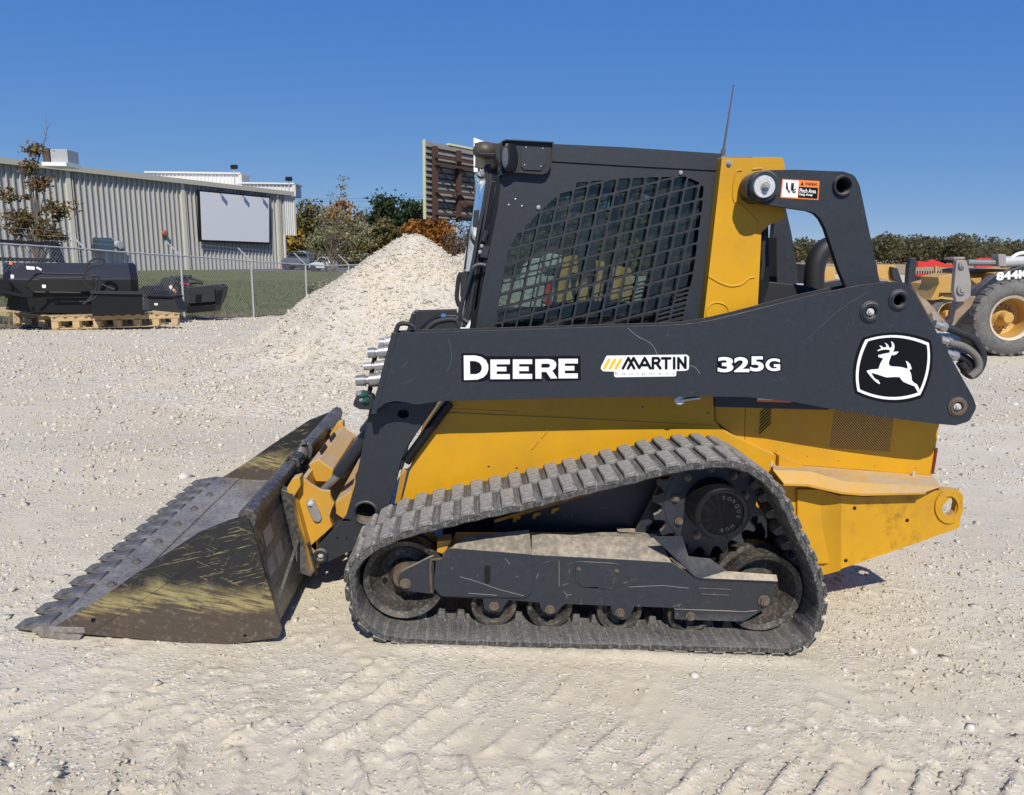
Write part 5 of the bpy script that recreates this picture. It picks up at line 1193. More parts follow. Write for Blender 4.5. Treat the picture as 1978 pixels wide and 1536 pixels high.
# rolled top tube, torn open in the middle
tc_ = (tt[0]+.005, tt[1]+.002)
def tube_run(v0, v1, crush=0, nm='top_roll'):
    b = MB(); n_ = 10; rings_ = []
    for k in range(n_+1):
        v_ = v0+(v1-v0)*k/n_; cz = crush*(random.uniform(-.015, .012)); rings_.append([(tc_[0]+dx+cz*.5, v_, tc_[1]+dz+cz) for dx, dz in ((-.035, -.030), (-.028, .012), (.002, .030), (.032, .018), (.040, -.012), (.030, -.050))])
    b.loft(rings_); return b.build(nm, 'bucket_black', bucket, bevel=.004)
tube_run(WB0+.0145, .66); tube_run(.74, .92, 1.2, 'torn_roll'); tube_run(1.0, WB1-.0145)
b = MB()
for k in range(26):
    c_ = Vector((tc_[0]+random.uniform(-.05, .04), random.uniform(.62, 1.02), tc_[1]+random.uniform(-.045, .035))); d_ = Vector((random.uniform(-.03, .03), random.uniform(-.05, .05), random.uniform(-.02, .03)))
    e_ = Vector((random.uniform(-.03, .03), random.uniform(-.02, .03), random.uniform(-.03, .02))); f3 = c_+Vector((.003, .003, .004))
    b.add([c_, c_+d_, c_+e_, f3], [(0, 1, 2), (0, 2, 3), (0, 3, 1), (1, 3, 2)])
b.build('torn_metal', 'bucket_black', bucket, smooth_=False)
# rear ribs of the bucket
for v_, ww in ((.36, .035), (1.50, .035)):
    b = MB(); r1 = (topb[0]+.035, topb[1]+.04); r2 = (fl0[2][0]+.055, fl0[2][1]+.05)
    b.prism([(topb[0]+.0, topb[1]+.03), (topb[0]+.06, topb[1]+.01), (topb[0]+.085, topb[1]-.12), (r2[0]+.02, r2[1]+.02), (r2[0], r2[1]-.01), (fl0[2][0]+.004, fl0[2][1]+.06)], v_, v_+.05); b.build('rear_rib', 'bucket_black', bucket, bevel=.004)
b = MB(); b.bar((fl0[2][0]+.012, WB0+.02, fl0[2][1]+.12), (topb[0]+.075, .355, topb[1]-.20), .004, .012, (1, 0, 0)); b.build('rear_weld', 'bucket_black', bucket)
# stickers on the bucket back
def onback(v_, t, off=.0015):
    a_ = Vector((fl0[2][0], v_, fl0[2][1])); c_ = Vector((topb[0], v_, topb[1])); n2 = Vector(((c_-a_).z, 0, -(c_-a_).x)).normalized(); return a_.lerp(c_, t)+n2*off
for (v0, v1, t0, t1) in ((.03, .12, .44, .62), (.15, .25, .42, .62), (.06, .17, .72, .88)):
    b = flatmb(); b.add([onback(v0, t0), onback(v1, t0), onback(v1, t1), onback(v0, t1)], [(0, 1, 2, 3)]); b.build('worn_label', worn('worn_label', (.04, .04, .04, 1), (.26, .26, .25, 1), k=.15, metallic=0), bucket, smooth_=False)
# cutting edge, bolts and teeth
e0 = (lip[0]-.075, lip[1]-.018)
b = MB(); dE = Vector((1, 0, (fl0[1][1]-fl0[0][1])/(fl0[1][0]-fl0[0][0]))).normalized()
slope = (fl0[1][1]-fl0[0][1])/(fl0[1][0]-fl0[0][0])
def zf(u_): return fl0[0][1]+(u_-fl0[0][0])*slope
ce = [(e0[0], zf(e0[0])-.006), (e0[0]+.20, zf(e0[0]+.2)-.004), (e0[0]+.20, zf(e0[0]+.2)+.020), (e0[0]+.03, zf(e0[0]+.03)+.020), (e0[0], zf(e0[0])+.004)]
b.prism(ce, WB0-.004, WB1+.004); b.build('cutting_edge', 'bucket_floor', bucket, bevel=.003)
NTH = 15
tb = MB(); tw_ = .038
prof_t = [(-.115, zf(0)-zf(0)-.004), (-.10, .004), (.02, .026), (.03, .026), (.03, -.012), (-.09, -.010)]
tb.loft([[(u_+(.0 if abs(v_) < .04 else .012 if u_ < -.05 else 0), v_*(1.0 if u_ > -.05 else .86), z_) for u_, z_ in prof_t] for v_ in (-.047, -.036, .036, .047)]); 
th_mesh = tb.build('tooth', 'tooth', bucket, bevel=.004)
for k in range(NTH):
    o = th_mesh if k == 0 else th_mesh.copy()
    if k: COL.objects.link(o); o.parent = bucket
    v_ = WB0+.06+(WB1-WB0-.12)*k/(NTH-1); o.location = (e0[0]+.03, v_, zf(e0[0]+.03)); o.rotation_euler = (0, -math.atan(slope), 0)
bb = MB(); bb.lathe([(.020, 0), (.020, .006), (.014, .007)], (0, 0, 0), axis=(0, 0, 1), seg=16); bb.lathe([(.013, .006), (.012, .016), (.004, .019)], (0, 0, 0), axis=(0, 0, 1), seg=6)
b0 = bb.build('edge_bolt', 'tooth', bucket)
for k in range(8):
    o = b0 if k == 0 else b0.copy()
    if k: COL.objects.link(o); o.parent = bucket
    v_ = WB0+.12+(WB1-WB0-.24)*k/7; o.location = (e0[0]+.13, v_, zf(e0[0]+.13)+.021)
# dust and gravel left in the bucket
b = MB(); b.prism(Lp([(73, 1220), (150, 1226), (158, 1230), (148, 1241), (100, 1232), (75, 1229)], WB0-.006), WB0-.010, WB0+.03); b.build('edge_end', 'bucket_floor', bucket, bevel=.002)

# ================================================================== SURROUNDINGS
def ground_box(mb, p0, p1): pass
def yplane(Y): return lambda x, y: tuple(at_y(x, y, Y))
def slab(mb, pts, Y, depth, ):
    """outline seen at distance Y, pushed back by depth"""
    q = [at_y(x, y, Y) for x, y in pts]; mb.prism([(a.x, a.z) for a in q], Y, Y+depth); return mb
def slabo(name, pts, Y, depth, mat, parent, bevel=0.0):
    b = MB(); slab(b, pts, Y, depth); return b.build(name, mat, parent, bevel=bevel)
# ---------------- lawn and field
FP0 = Vector((-9.46, 16.5, 0)); FD = Vector((2.45, 8.6, 0)).normalized(); FN = Vector((FD.y, -FD.x, 0))
def sheet(name, xs, ys, cond, lift, mat, kind='structure'):
    X, Y = np.meshgrid(xs, ys); Z = g_height(X, Y)+lift
    ii = np.arange(X.size).reshape(X.shape); f = np.stack([ii[:-1, :-1], ii[:-1, 1:], ii[1:, 1:], ii[1:, :-1]], -1).reshape(-1, 4)
    k = cond(X, Y).reshape(-1)[f].all(1); us = np.zeros(X.size, bool); us[f[k].ravel()] = True; rm_ = np.cumsum(us)-1
    o = np_mesh(name, np.stack([X, Y, Z], -1).reshape(-1, 3)[us], rm_[f[k]], mat, smooth_=True); o['kind'] = kind; return o
def behind(X, Y): return (X-FP0.x)*FN.x+(Y-FP0.y)*FN.y
def grass_mat(name, a, b, c):
    m_, n, p, o = new_mat(name); v = coords(n); f1 = noise(n, v, .5, 6, .6); f2 = noise(n, coords(n, (6, 1.5, 6)), 3, 6, .7)
    col = mix(n, f2, a, b); col = mix(n, ramp(n, f1, [(.45, 0.0), (.7, .7)]), col, c); n.links.new(col, p.inputs['Base Color']); p.inputs['Roughness'].default_value = .95; p.inputs['Specular IOR Level'].default_value = .1
    bump(n, p, f2, .6, .05); return m_
M['lawn'] = grass_mat('mown_lawn', (.075, .098, .035, 1), (.13, .145, .055, 1), (.17, .15, .07, 1))
M['dry'] = grass_mat('dry_grass', (.17, .13, .075, 1), (.24, .19, .11, 1), (.11, .10, .05, 1))
M['field'] = grass_mat('dry_field', (.30, .23, .13, 1), (.42, .33, .20, 1), (.24, .19, .11, 1))
M['asphalt'] = simple('asphalt', (.10, .10, .10), .9, scale=2)
edge_n = lambda X, Y: .5*fbm(X*.8, Y*.8, 3, 91)
sheet('lawn', np.arange(-60, 2, .45), np.arange(10, 64, .45), lambda X, Y: (behind(X, Y)+edge_n(X, Y) < -1.6) & (Y < 60), .035, 'lawn')
sheet('dry_verge', np.arange(-40, 2, .3), np.arange(8, 62, .3), lambda X, Y: (behind(X, Y)+edge_n(X, Y) < -.1) & (behind(X, Y)+edge_n(X, Y) > -2.6), .025, 'dry')
sheet('car_park', np.arange(-60, 6, 2.), np.arange(58, 84, 2.), lambda X, Y: Y > 0, .02, 'asphalt')
sheet('dry_field', np.concatenate([np.arange(-60, 200, 6.), np.arange(200, 900, 40.)]), np.concatenate([np.arange(84, 200, 4.), np.arange(200, 900, 25.)]), lambda X, Y: Y > 0, .05, 'field')
nB = 26000; bx_ = rng.uniform(-26, -2, nB); by_ = rng.uniform(12, 44, nB); sd_ = behind(bx_, by_)+edge_n(bx_, by_); k_ = (sd_ < -.1); bx_, by_, sd_ = bx_[k_], by_[k_], sd_[k_]
hz = g_height(bx_, by_)+.03; hh = rng.uniform(.04, .13, len(bx_)); an = rng.uniform(0, np.pi, len(bx_)); wd = .02
vv = np.stack([np.stack([bx_-np.cos(an)*wd, by_-np.sin(an)*wd, hz], -1), np.stack([bx_+np.cos(an)*wd, by_+np.sin(an)*wd, hz], -1), np.stack([bx_+rng.normal(0, .03, len(bx_)), by_+rng.normal(0, .03, len(bx_)), hz+hh], -1)], 1).reshape(-1, 3)
ff = np.arange(len(bx_)*3).reshape(-1, 3); mi = (sd_ > -2.2).astype(int)
M['blade'] = leafmat('grass_blades', [(0, (.05, .075, .02, 1)), (.6, (.10, .12, .04, 1)), (1, (.20, .18, .09, 1))]); M['blade_dry'] = leafmat('dry_blades', [(0, (.16, .12, .06, 1)), (1, (.30, .24, .14, 1))])
tag(np_mesh('grass', vv, ff, ['blade', 'blade_dry'], mi=mi), 'green grass with a dry brown edge behind the chain link fence', 'grass', kind='stuff')

# ---------------- metal building
M['wall'] = simple('wall_cladding', (.43, .42, .395), .5, var=.05, scale=.4)
M['wall_light'] = simple('parapet_cladding', (.62, .61, .58), .5, var=.05, scale=.4)
M['cream'] = simple('cream_trim', (.58, .55, .46), .5, var=.05)
M['roofw'] = simple('roof_sheet', (.66, .66, .64), .5, var=.05)
M['galv'] = simple('galvanised', (.44, .45, .45), .5, .2, .15, 12)
WA = Vector((-32.6, 46.8, 0)); WB_ = Vector((-21.8, 69.7, 0)); PL = Plane(WA, WB_-WA); wd_, wn = PL.d, PL.n
bld = empty('metal_building', WA+wd_*12, 'long grey ribbed metal building with a blank white screen on its wall', 'building')
iw = Matrix.Translation(-(WA+wd_*12))
def wp(s_, off, z): q = WA+wd_*s_+wn*off-(WA+wd_*12); return (q.x, q.y, z)
def s_of(px): q = PL.hit(px, 450); return (q-WA).dot(wd_)
ZE = 7.0
bays = [-14, s_of(-60), s_of(139), s_of(356), s_of(537), s_of(551)]
for i in range(len(bays)-1):
    a, b_ = bays[i], bays[i+1]; n_ = max(2, int((b_-a)/.42)); prof = []
    for k in range(n_):
        s0 = a+(b_-a)*k/n_; w_ = (b_-a)/n_
        prof += [(s0, 0), (s0+w_*.66, 0), (s0+w_*.68, .15), (s0+w_*.80, .15), (s0+w_*.84, 0)]
    prof.append((b_, 0)); mb = flatmb(); mb.loft([[wp(s_, o_, z) for s_, o_ in prof] for z in (-.4, ZE-.25)], False, False)
    mb.build('wall_panel', 'wall', bld, smooth_=False)
sE = s_of(551)
mb = MB(); mb.loft([[wp(s_, -.02, -.4), wp(s_, -26, -.4), wp(s_, -26, ZE+.3), wp(s_, -13, ZE+.62), wp(s_, -.02, ZE-.1)] for s_ in (-14, sE-.05)]); mb.build('building_shell', 'wall', bld, smooth_=False)
mb = MB(); mb.loft([[wp(s_, .35, ZE-.05), wp(s_, -13, ZE+.72), wp(s_, -13, ZE+.80), wp(s_, .35, ZE+.06)] for s_ in (-14, sE+.6)]); mb.build('roof', 'roofw', bld, smooth_=False)
mb = MB(); mb.loft([[wp(s_, .10, ZE-.28), wp(s_, .42, ZE-.28), wp(s_, .48, ZE+.08), wp(s_, .36, ZE+.08)] for s_ in (-14, sE+.9)]); mb.build('gutter', 'cream', bld, smooth_=False)
for px in (139, 356, 537):
    s_ = s_of(px); mb = MB(); mb.loft([[wp(s_-.16, .0, z), wp(s_-.16, .18, z), wp(s_+.16, .18, z), wp(s_+.16, .0, z)] for z in (-.3, ZE-.28)]); mb.build('downspout', 'cream', bld)
    mb = MB(); mb.loft([[wp(s_+.17, .0, z), wp(s_+.17, .06, z), wp(s_+.50, .06, z), wp(s_+.50, .0, z)] for z in (-.3, ZE-.28)]); mb.build('downspout_shade', simple('painted_shade_strip', (.10, .10, .10), .6), bld)  # dark strip painted as the shadow the downspout casts on the wall
# end piece that overhangs the corner
s1 = s_of(549); s2 = s_of(568); zb_ = PL.hit(560, 455).z; prof = []
for k in range(5):
    w_ = (s2-s1)/5; s0 = s1+w_*k; prof += [(s0, 0), (s0+w_*.6, 0), (s0+w_*.7, .07), (s0+w_*.9, .07)]
prof.append((s2, 0)); mb = flatmb(); mb.loft([[wp(s_, o_+.1, z) for s_, o_ in prof] for z in (zb_, ZE-.25)], False, False); mb.build('wall_panel', 'wall_light', bld, smooth_=False)
mb = MB(); mb.loft([[wp(s_, .08, zb_), wp(s_, -5, zb_), wp(s_, -5, ZE-.2), wp(s_, .08, ZE-.2)] for s_ in (s1, s2)]); mb.build('end_bay', 'wall_light', bld, smooth_=False)
mb = MB(); mb.loft([[wp(s2-.1, .16, z), wp(s2-.1, .22, z), wp(s2+.12, .22, z), wp(s2+.12, .16, z)] for z in (zb_, ZE-.25)]); mb.build('corner_trim', 'cream', bld)
mb = MB(); pb_ = PL.hit(548, 515); mb.tube([wp(s_of(547), .1, -.3), wp(s_of(547), .1, zb_)], .12, 8); mb.build('corner_post', 'cream', bld)
OB = Vector(bld.location)
def loc_at(x, y, Y): return at_y(x, y, Y)-OB
# parapets facing the yard
for (x0, x1, y0, y1) in ((284, 463, 334, 372), (463, 567, 355, 378)):
    a = loc_at(x0, y0, 74); c_ = loc_at(x1, y0+1, 74); z1 = a.z; z0 = loc_at(x0, y1, 74).z; n_ = int((c_.x-a.x)/.36); prof = []
    for k in range(n_):
        w_ = (c_.x-a.x)/n_; s0 = a.x+w_*k; prof += [(s0, 0), (s0+w_*.55, 0), (s0+w_*.68, -.10), (s0+w_*.86, -.10)]
    prof.append((c_.x, 0)); mb = flatmb(); mb.loft([[(s_, a.y+o_, z) for s_, o_ in prof] for z in (z0, z1)], False, False); pp = mb.build('parapet', 'wall_light', bld, smooth_=False)
    mb = MB(); mb.box(((a.x+c_.x)/2, a.y+1.3, (z0+z1)/2), (c_.x-a.x, 2.5, z1-z0-.02)); mb.box(((a.x+c_.x)/2, a.y+1.2, z1+.06), (c_.x-a.x+.3, 2.9, .14)); mb.build('parapet_cap', 'wall_light', bld)
    mb = MB(); mb.box((c_.x+.05, a.y-.1, (z0+z1)/2), (.35, .15, z1-z0)); mb.build('parapet_trim', 'cream', bld)
# screen
cs = [(380, 367), (519, 380.5), (519, 472), (384, 467)]; q = [PL.hit(x, y, .35)-OB for x, y in cs]
def onw(t, u_, off): p_ = (q[0]*(1-t)+q[1]*t)*(1-u_)+(q[3]*(1-t)+q[2]*t)*u_; return p_+wn*off
mb = MB(); mb.loft([[onw(0, 0, o_), onw(1, 0, o_), onw(1, 1, o_), onw(0, 1, o_)] for o_ in (0, .18)]); sc_ = mb.build('screen_frame', 'black', bld)
mb = MB(); e = .028; mb.loft([[onw(e*.7, e, o_), onw(1-e*.7, e, o_), onw(1-e*.7, 1-e*1.4, o_), onw(e*.7, 1-e*1.4, o_)] for o_ in (.17, .20)]); mb.build('blank_screen', simple('screen_board', (.66, .67, .69), .6, var=.03), sc_)
for t in (.25, .56, .84):
    p_ = onw(t, -.03, .1); mb = MB(); mb.box(p_+wn*.5, (.3, .3, .16)); mb.bar(p_, p_+wn*.5, .06, .06); mb.build('screen_lamp', 'black', sc_)
def wall_thing(name, x0, y0, x1, y1, off, mat, **kw):
    a = PL.hit(x0, y0, off); c_ = PL.hit(x1, y1, off); c0_ = (a+c_)/2; w_ = abs((c_-a).dot(wd_)); h_ = abs(a.z-c_.z)
    rot = Matrix((wd_, wn*-1, Vector((0, 0, 1)))).transposed(); mb = MB(); mb.box((0, 0, 0), (w_, off*1.6, h_), rot); o = mb.build(name, mat, None, bevel=.01); o.location = c0_-wn*off*.4
    return o
eb = wall_thing('electrical_box', 188, 459, 217, 486, .7, simple('box_grey', (.36, .40, .38), .5)); tag(eb, 'pale grey electrical box mounted on the ribbed wall behind the fence', 'electrical box')
mb = MB(); c_ = eb.location; mb.tube([Vector((.2, 0, -.3)), Vector((.2, 0, -3.2))], .10, 8); mb.build('conduit', 'galv', eb)
mb = MB(); mb.lathe([(.001, -.2), (.28, -.18), (.32, .15)], wd_*1.3, axis=(-wn).to_tuple(), seg=16); mb.build('meter', 'galv', eb)
bell = MB(); pb = PL.hit(319, 451, .3); bell.lathe([(.001, -.16), (.2, -.12), (.26, .1)], (0, 0, 0), axis=(-wn).to_tuple(), seg=16); bo = bell.build('alarm_bell', simple('faded_red', (.30, .10, .09), .5)); bo.location = pb; tag(bo, 'small faded red alarm bell on the grey ribbed wall', 'alarm bell')
for i_, (x0, y0, x1, y1, Y) in enumerate(((447, 319, 458, 327, 70), (552, 341, 564, 350, 71))):
    bb_ = at_y((x0+x1)/2, y1+ (28 if i_ == 0 else 22), Y); lf = empty('flood_light', bb_, ('black flood light on a short mast at the higher parapet' if i_ == 0 else 'black flood light on a short mast at the right roof corner'), 'flood light', 'flood lights on the building roof')
    t_ = at_y((x0+x1)/2, y1, Y)-bb_; mb = MB(); mb.tube([(0, 0, -.3), tuple(t_)], .05, 6); mb.build('mast', 'galv', lf)
    mb = MB(); mb.box(t_+Vector((0, 0, .2)), (.58, .4, .34), Matrix.Rotation(.3, 3, 'X')); mb.build('lamp_head', 'black', lf, bevel=.04)
hv = empty('rooftop_unit', at_y(105, 318, 47), 'weathered rooftop air unit with a dark brown side on the metal building', 'rooftop unit'); O_ = Vector(hv.location)
def rel(x, y, Y): return at_y(x, y, Y)-O_
mb = MB(); a = rel(96, 288, 47); c_ = rel(132, 318, 47); mb.box(((a.x+c_.x)/2, .6, (a.z+c_.z)/2), (c_.x-a.x, 1.2, a.z-c_.z)); mb.build('housing', 'galv', hv, bevel=.03)
mb = MB(); a = rel(80, 286, 47); c_ = rel(96, 314, 47); mb.box(((a.x+c_.x)/2, .5, (a.z+c_.z)/2), (c_.x-a.x, 1.0, a.z-c_.z)); mb.build('intake_hood', simple('dark_brown', (.09, .06, .05), .7), hv, bevel=.03)  # left part of the unit, darker and browner than the housing
mb = MB(); a = rel(86, 314, 47); c_ = rel(134, 322, 47); mb.box(((a.x+c_.x)/2, .5, (a.z+c_.z)/2), (c_.x-a.x, 1.6, a.z-c_.z)); mb.build('roof_curb', 'white', hv)

# ---------------- chain link fence
def link_mat():
    m_, n, p, o = new_mat('chain_link'); n.nodes.remove(p)
    return m_
fence = empty('chain_link_fence', FP0, 'galvanised chain link fence with angled barbed wire arms beside the lawn', 'fence')
def zg_f(t): q_ = FP0+FD*t; return gz(q_.x, q_.y)
FH = 1.68; t0, t1 = -9.0, 16.0
mb = MB(); mb.tube([tuple(FD*t+Vector((0, 0, zg_f(t)+FH))) for t in np.arange(t0, t1+.1, 1.0)], .020, 8); mb.build('top_rail', 'galv', fence)
posts = [t0+.03]+[-5.96, -2.98, 0, 2.98, 5.96, 8.94, 11.92, 14.9]
for t in posts:
    z0 = zg_f(t); mb = MB(); mb.tube([tuple(FD*t+Vector((0, 0, z0-.1))), tuple(FD*t+Vector((0, 0, z0+FH+.03)))], .027, 8); po = mb.build('fence_post', 'galv', fence)
    mb = MB(); top = FD*t+Vector((0, 0, z0+FH+.02)); arm_e = top-FN*.42+Vector((0, 0, .36)); mb.bar(top, arm_e, .035, .02); mb.build('barb_arm', 'galv', po)
for f in (.35, .65, .97):
    mb = MB(); mb.tube([tuple(FD*t+Vector((0, 0, zg_f(t)+FH+.02+.36*f))-FN*.42*f) for t in posts], .004, 4); mb.build('barbed_wire', 'galv', fence)
# mesh wires: two families of diagonals, each wire a thin strip
P_v = []; P_f = []; pitch = .085; wr = .0024
ts = np.arange(t0, t1, pitch); n_w = 0
for sgn in (1, -1):
    a0 = np.arange(t0-FH, t1+FH, pitch)
    for s0 in a0:
        # clip the diagonal to the fence rectangle
        if sgn == 1: ta, tb = s0, s0+FH
        else: ta, tb = s0+FH, s0
        za, zb2 = 0.0, FH
        def clipt(ta, za, tb, zb_):
            lo, hi = t0, t1; A_ = [ta, za]; B_ = [tb, zb_]
            for P1, P2 in ((A_, B_), (B_, A_)):
                for lim, cmp_ in ((lo, -1), (hi, 1)):
                    if (P1[0]-lim)*cmp_ > 0:
                        if (P2[0]-lim)*cmp_ >= 0: return None
                        f = (lim-P1[0])/(P2[0]-P1[0]); P1[1] += (P2[1]-P1[1])*f; P1[0] = lim
            return A_, B_
        r_ = clipt(ta, za, tb, zb2)
        if not r_: continue
        (ta_, za_), (tb_, zb_) = r_; pa = FD*ta_+Vector((0, 0, zg_f(ta_)+za_)); pc = FD*tb_+Vector((0, 0, zg_f(tb_)+zb_)); d_ = (pc-pa).normalized(); s_ = d_.cross(FN).normalized()*wr; k = len(P_v)
        P_v += [pa-s_, pa+s_, pc+s_, pc-s_]; P_f.append((k, k+1, k+2, k+3))
fm = np_mesh('wire_mesh', np.array([tuple(a) for a in P_v]), np.array(P_f), 'galv', fence); fm['kind'] = 'stuff'

# ---------------- trees
M['bark'] = simple('bark', (.14, .11, .085), .9, var=.3, scale=6, bmp=.5)
LEAF = {
 'autumn': leafmat('autumn_leaves', [(0, (.10, .035, .015, 1)), (.35, (.24, .09, .02, 1)), (.65, (.33, .16, .03, 1)), (1, (.42, .25, .05, 1))]),
 'olive': leafmat('olive_leaves', [(0, (.05, .05, .02, 1)), (.4, (.11, .10, .035, 1)), (.75, (.19, .15, .055, 1)), (1, (.28, .20, .08, 1))]),
 'dark': leafmat('dark_green_leaves', [(0, (.012, .025, .012, 1)), (.5, (.03, .055, .022, 1)), (1, (.07, .10, .04, 1))]),
 'pale': leafmat('pale_leaves', [(0, (.10, .10, .05, 1)), (.5, (.22, .21, .11, 1)), (.8, (.36, .33, .20, 1)), (1, (.33, .20, .06, 1))]),
 'maple': leafmat('maple_leaves', [(0, (.07, .035, .025, 1)), (.35, (.16, .075, .04, 1)), (.6, (.14, .13, .05, 1)), (1, (.27, .22, .09, 1))]),
 'bare': leafmat('dry_twig_leaves', [(0, (.08, .06, .045, 1)), (1, (.20, .15, .10, 1))]),
 'yellow': leafmat('yellow_leaves', [(0, (.18, .11, .02, 1)), (1, (.45, .30, .04, 1))]),
}
def leaf_cards(centers, size):
    n_ = len(centers); a = rng.normal(size=(n_, 3)); a /= np.linalg.norm(a, axis=1)[:, None]; b = np.cross(a, rng.normal(size=(n_, 3))); b /= np.linalg.norm(b, axis=1)[:, None]
    s_ = size*rng.uniform(.6, 1.3, (n_, 1)); a *= s_; b *= s_*.6
    v = np.stack([centers-a, centers-b*.9, centers+a, centers+b], 1).reshape(-1, 3); return v, np.arange(n_*4).reshape(-1, 4)
def crown(name, parent, blobs, n_leaf, size, mat, clump=.28, nclump=60):
    """blobs: (cx,cy,cz,rx,ry,rz) local; leaves gather in clumps spread through the blobs"""
    w_ = np.array([b[3]*b[4]*b[5] for b in blobs]); w_ = w_/w_.sum(); C = []
    for b, k in zip(blobs, rng.multinomial(nclump, w_)):
        d = rng.normal(size=(k, 3)); d /= np.linalg.norm(d, axis=1)[:, None]+1e-9; r_ = rng.uniform(.15, 1, (k, 1))**.5
        C.append(np.array(b[:3])+d*r_*np.array(b[3:6]))
    C = np.concatenate(C); rr = min(np.mean([min(b[3:6]) for b in blobs]), 5)*clump
    idx = rng.integers(0, len(C), n_leaf); sz = rng.uniform(.5, 1.4, len(C))
    P_ = C[idx]+rng.normal(size=(n_leaf, 3))*(rr*sz[idx])[:, None]*np.array([1, 1, .75])
    v, f = leaf_cards(P_, size); return np_mesh(name, v, f, LEAF[mat], parent), C
def tree(name, label, base, blobs, n_leaf, size, mat, group=None, clump=.3, nclump=70, trunk_r=.18, limbs=9, cat='tree', top=None, bark='bark'):
    r_ = empty(name, base, label, cat, group); cr, C = crown('crown', r_, blobs, n_leaf, size, mat, clump, nclump)
    zt = top or max(b[2]+b[5]*.6 for b in blobs); bx = blobs[0]
    mb = MB(); pts = [(0, 0, -.2), (bx[0]*.2, bx[1]*.2, zt*.3), (bx[0]*.6, bx[1]*.6, zt*.6), (bx[0], bx[1], zt)]; mb.tube(spline(pts, 4), [trunk_r*(1-.85*k/12) for k in range(13)], 8)
    sel = C[rng.permutation(len(C))[:limbs]]
    for c_ in sel:
        z0 = min(max(c_[2]*.55, zt*.18), zt*.85); f = z0/zt; s0 = Vector((bx[0]*f, bx[1]*f, z0)); e_ = Vector(tuple(c_)); md = s0.lerp(e_, .5)+Vector((0, 0, .1*(e_-s0).length)); mb.tube([s0, md, e_], [trunk_r*.4, trunk_r*.25, trunk_r*.06], 5)
    mb.build('trunk', bark, r_); return r_
def pxtree(name, label, px, ytop, halfw, Y, mat, n_leaf=5200, size=.27, group='trees of the autumn wood', zb=None, **kw):
    top = at_y(px, ytop, Y); b = Vector((top.x, Y, 0.0)); h_ = top.z; w_ = halfw/FPX*Y
    low = h_*.12 if zb is None else zb
    blobs = [(0, 0, h_*.62, w_*.72, w_*.7, h_*.40), (-w_*.45, 0, h_*.45, w_*.6, w_*.6, h_*.36), (w_*.45, .3, h_*.42, w_*.6, w_*.6, h_*.34), (0, -.5, h_*.22, w_*.9, w_*.7, h_*.20)]
    kw.setdefault('nclump', 120); kw.setdefault('clump', .33)
    return tree(name, label, b, blobs, n_leaf, size, mat, group, **kw)
pxtree('autumn_tree', 'bronze and olive tree rising just right of the metal building', 600, 394, 44, 92, 'olive')
pxtree('autumn_tree', 'bright orange autumn tree behind the sparse young tree', 657, 392, 42, 96, 'autumn')
pxtree('autumn_tree', 'olive tree with pale leaves left of the tall dark evergreen', 705, 412, 48, 90, 'olive')
pxtree('evergreen_tree', 'tall narrow dark green tree standing above the autumn wood', 742, 362, 26, 88, 'dark', clump=.42)
pxtree('evergreen_tree', 'broad dark green tree between the tall one and the billboard', 785, 374, 42, 92, 'dark')
pxtree('evergreen_tree', 'dark green tree half hidden behind the billboard back', 828, 384, 36, 95, 'dark')
pxtree('autumn_tree', 'low rust orange tree behind the top of the gravel heap', 800, 426, 40, 84, 'autumn')
pxtree('autumn_tree', 'orange tree showing beneath the billboard', 846, 420, 30, 86, 'autumn')
pxtree('autumn_tree', 'low yellow tree at the corner of the metal building', 572, 440, 26, 84, 'yellow', n_leaf=1600)
pxtree('autumn_tree', 'dull olive bush tree above the parked white car', 640, 446, 50, 80, 'olive')
pxtree('autumn_tree', 'brown leafed tree left of the gravel heap', 742, 430, 40, 82, 'olive')
pxtree('bare_tree', 'nearly bare brown tree between gravel heap and cab', 880, 425, 34, 70, 'bare', n_leaf=1400, size=.12, limbs=40, group=None, trunk_r=.12)
pxtree('bare_tree', 'bare brown tree seen through the front of the cab', 930, 420, 40, 78, 'bare', n_leaf=1600, size=.14, limbs=30, group=None)
for i_, (px, yt, hw, Y) in enumerate(((985, 400, 50, 60), (1060, 348, 55, 62), (1140, 352, 60, 60), (1215, 350, 60, 63), (1300, 365, 60, 64))):
    pxtree('wood_tree', ['olive tree seen through the left of the cab window', 'olive tree behind the cab window seen left of its middle', 'olive tree seen through the middle of the cab window', 'olive tree seen through the right of the cab window', 'olive tree mostly hidden behind the rear of the cab'][i_], px, yt, hw, Y, 'olive', n_leaf=2000, size=.35, limbs=3)
# sparse young trees inside the fence line
b0_ = at_y(632, 552, 31); b0_.z = gz(b0_.x, b0_.y)
def lo(x, y, Y, b_): q_ = at_y(x, y, Y)-b_; return (q_.x, q_.y, q_.z)
def yb(x, y, rx, ry, Y, b_, dy=0): c_ = lo(x, y, Y, b_); return (c_[0], dy, c_[2], rx/FPX*Y, rx/FPX*Y*.9, ry/FPX*Y)
tree('young_tree', 'sparse young tree with pale loose leaves near the end of the fence', b0_, [yb(650, 375, 15, 42, 31, b0_), yb(632, 352, 8, 18, 31, b0_), yb(665, 360, 12, 30, 31, b0_), yb(650, 450, 42, 50, 31, b0_), yb(700, 455, 38, 40, 31, b0_), yb(612, 470, 30, 40, 31, b0_)], 2300, .055, 'pale', clump=.30, nclump=75, trunk_r=.045, limbs=45, top=3.6)
b1_ = at_y(66, 520, 23); b1_.z = gz(b1_.x, b1_.y)
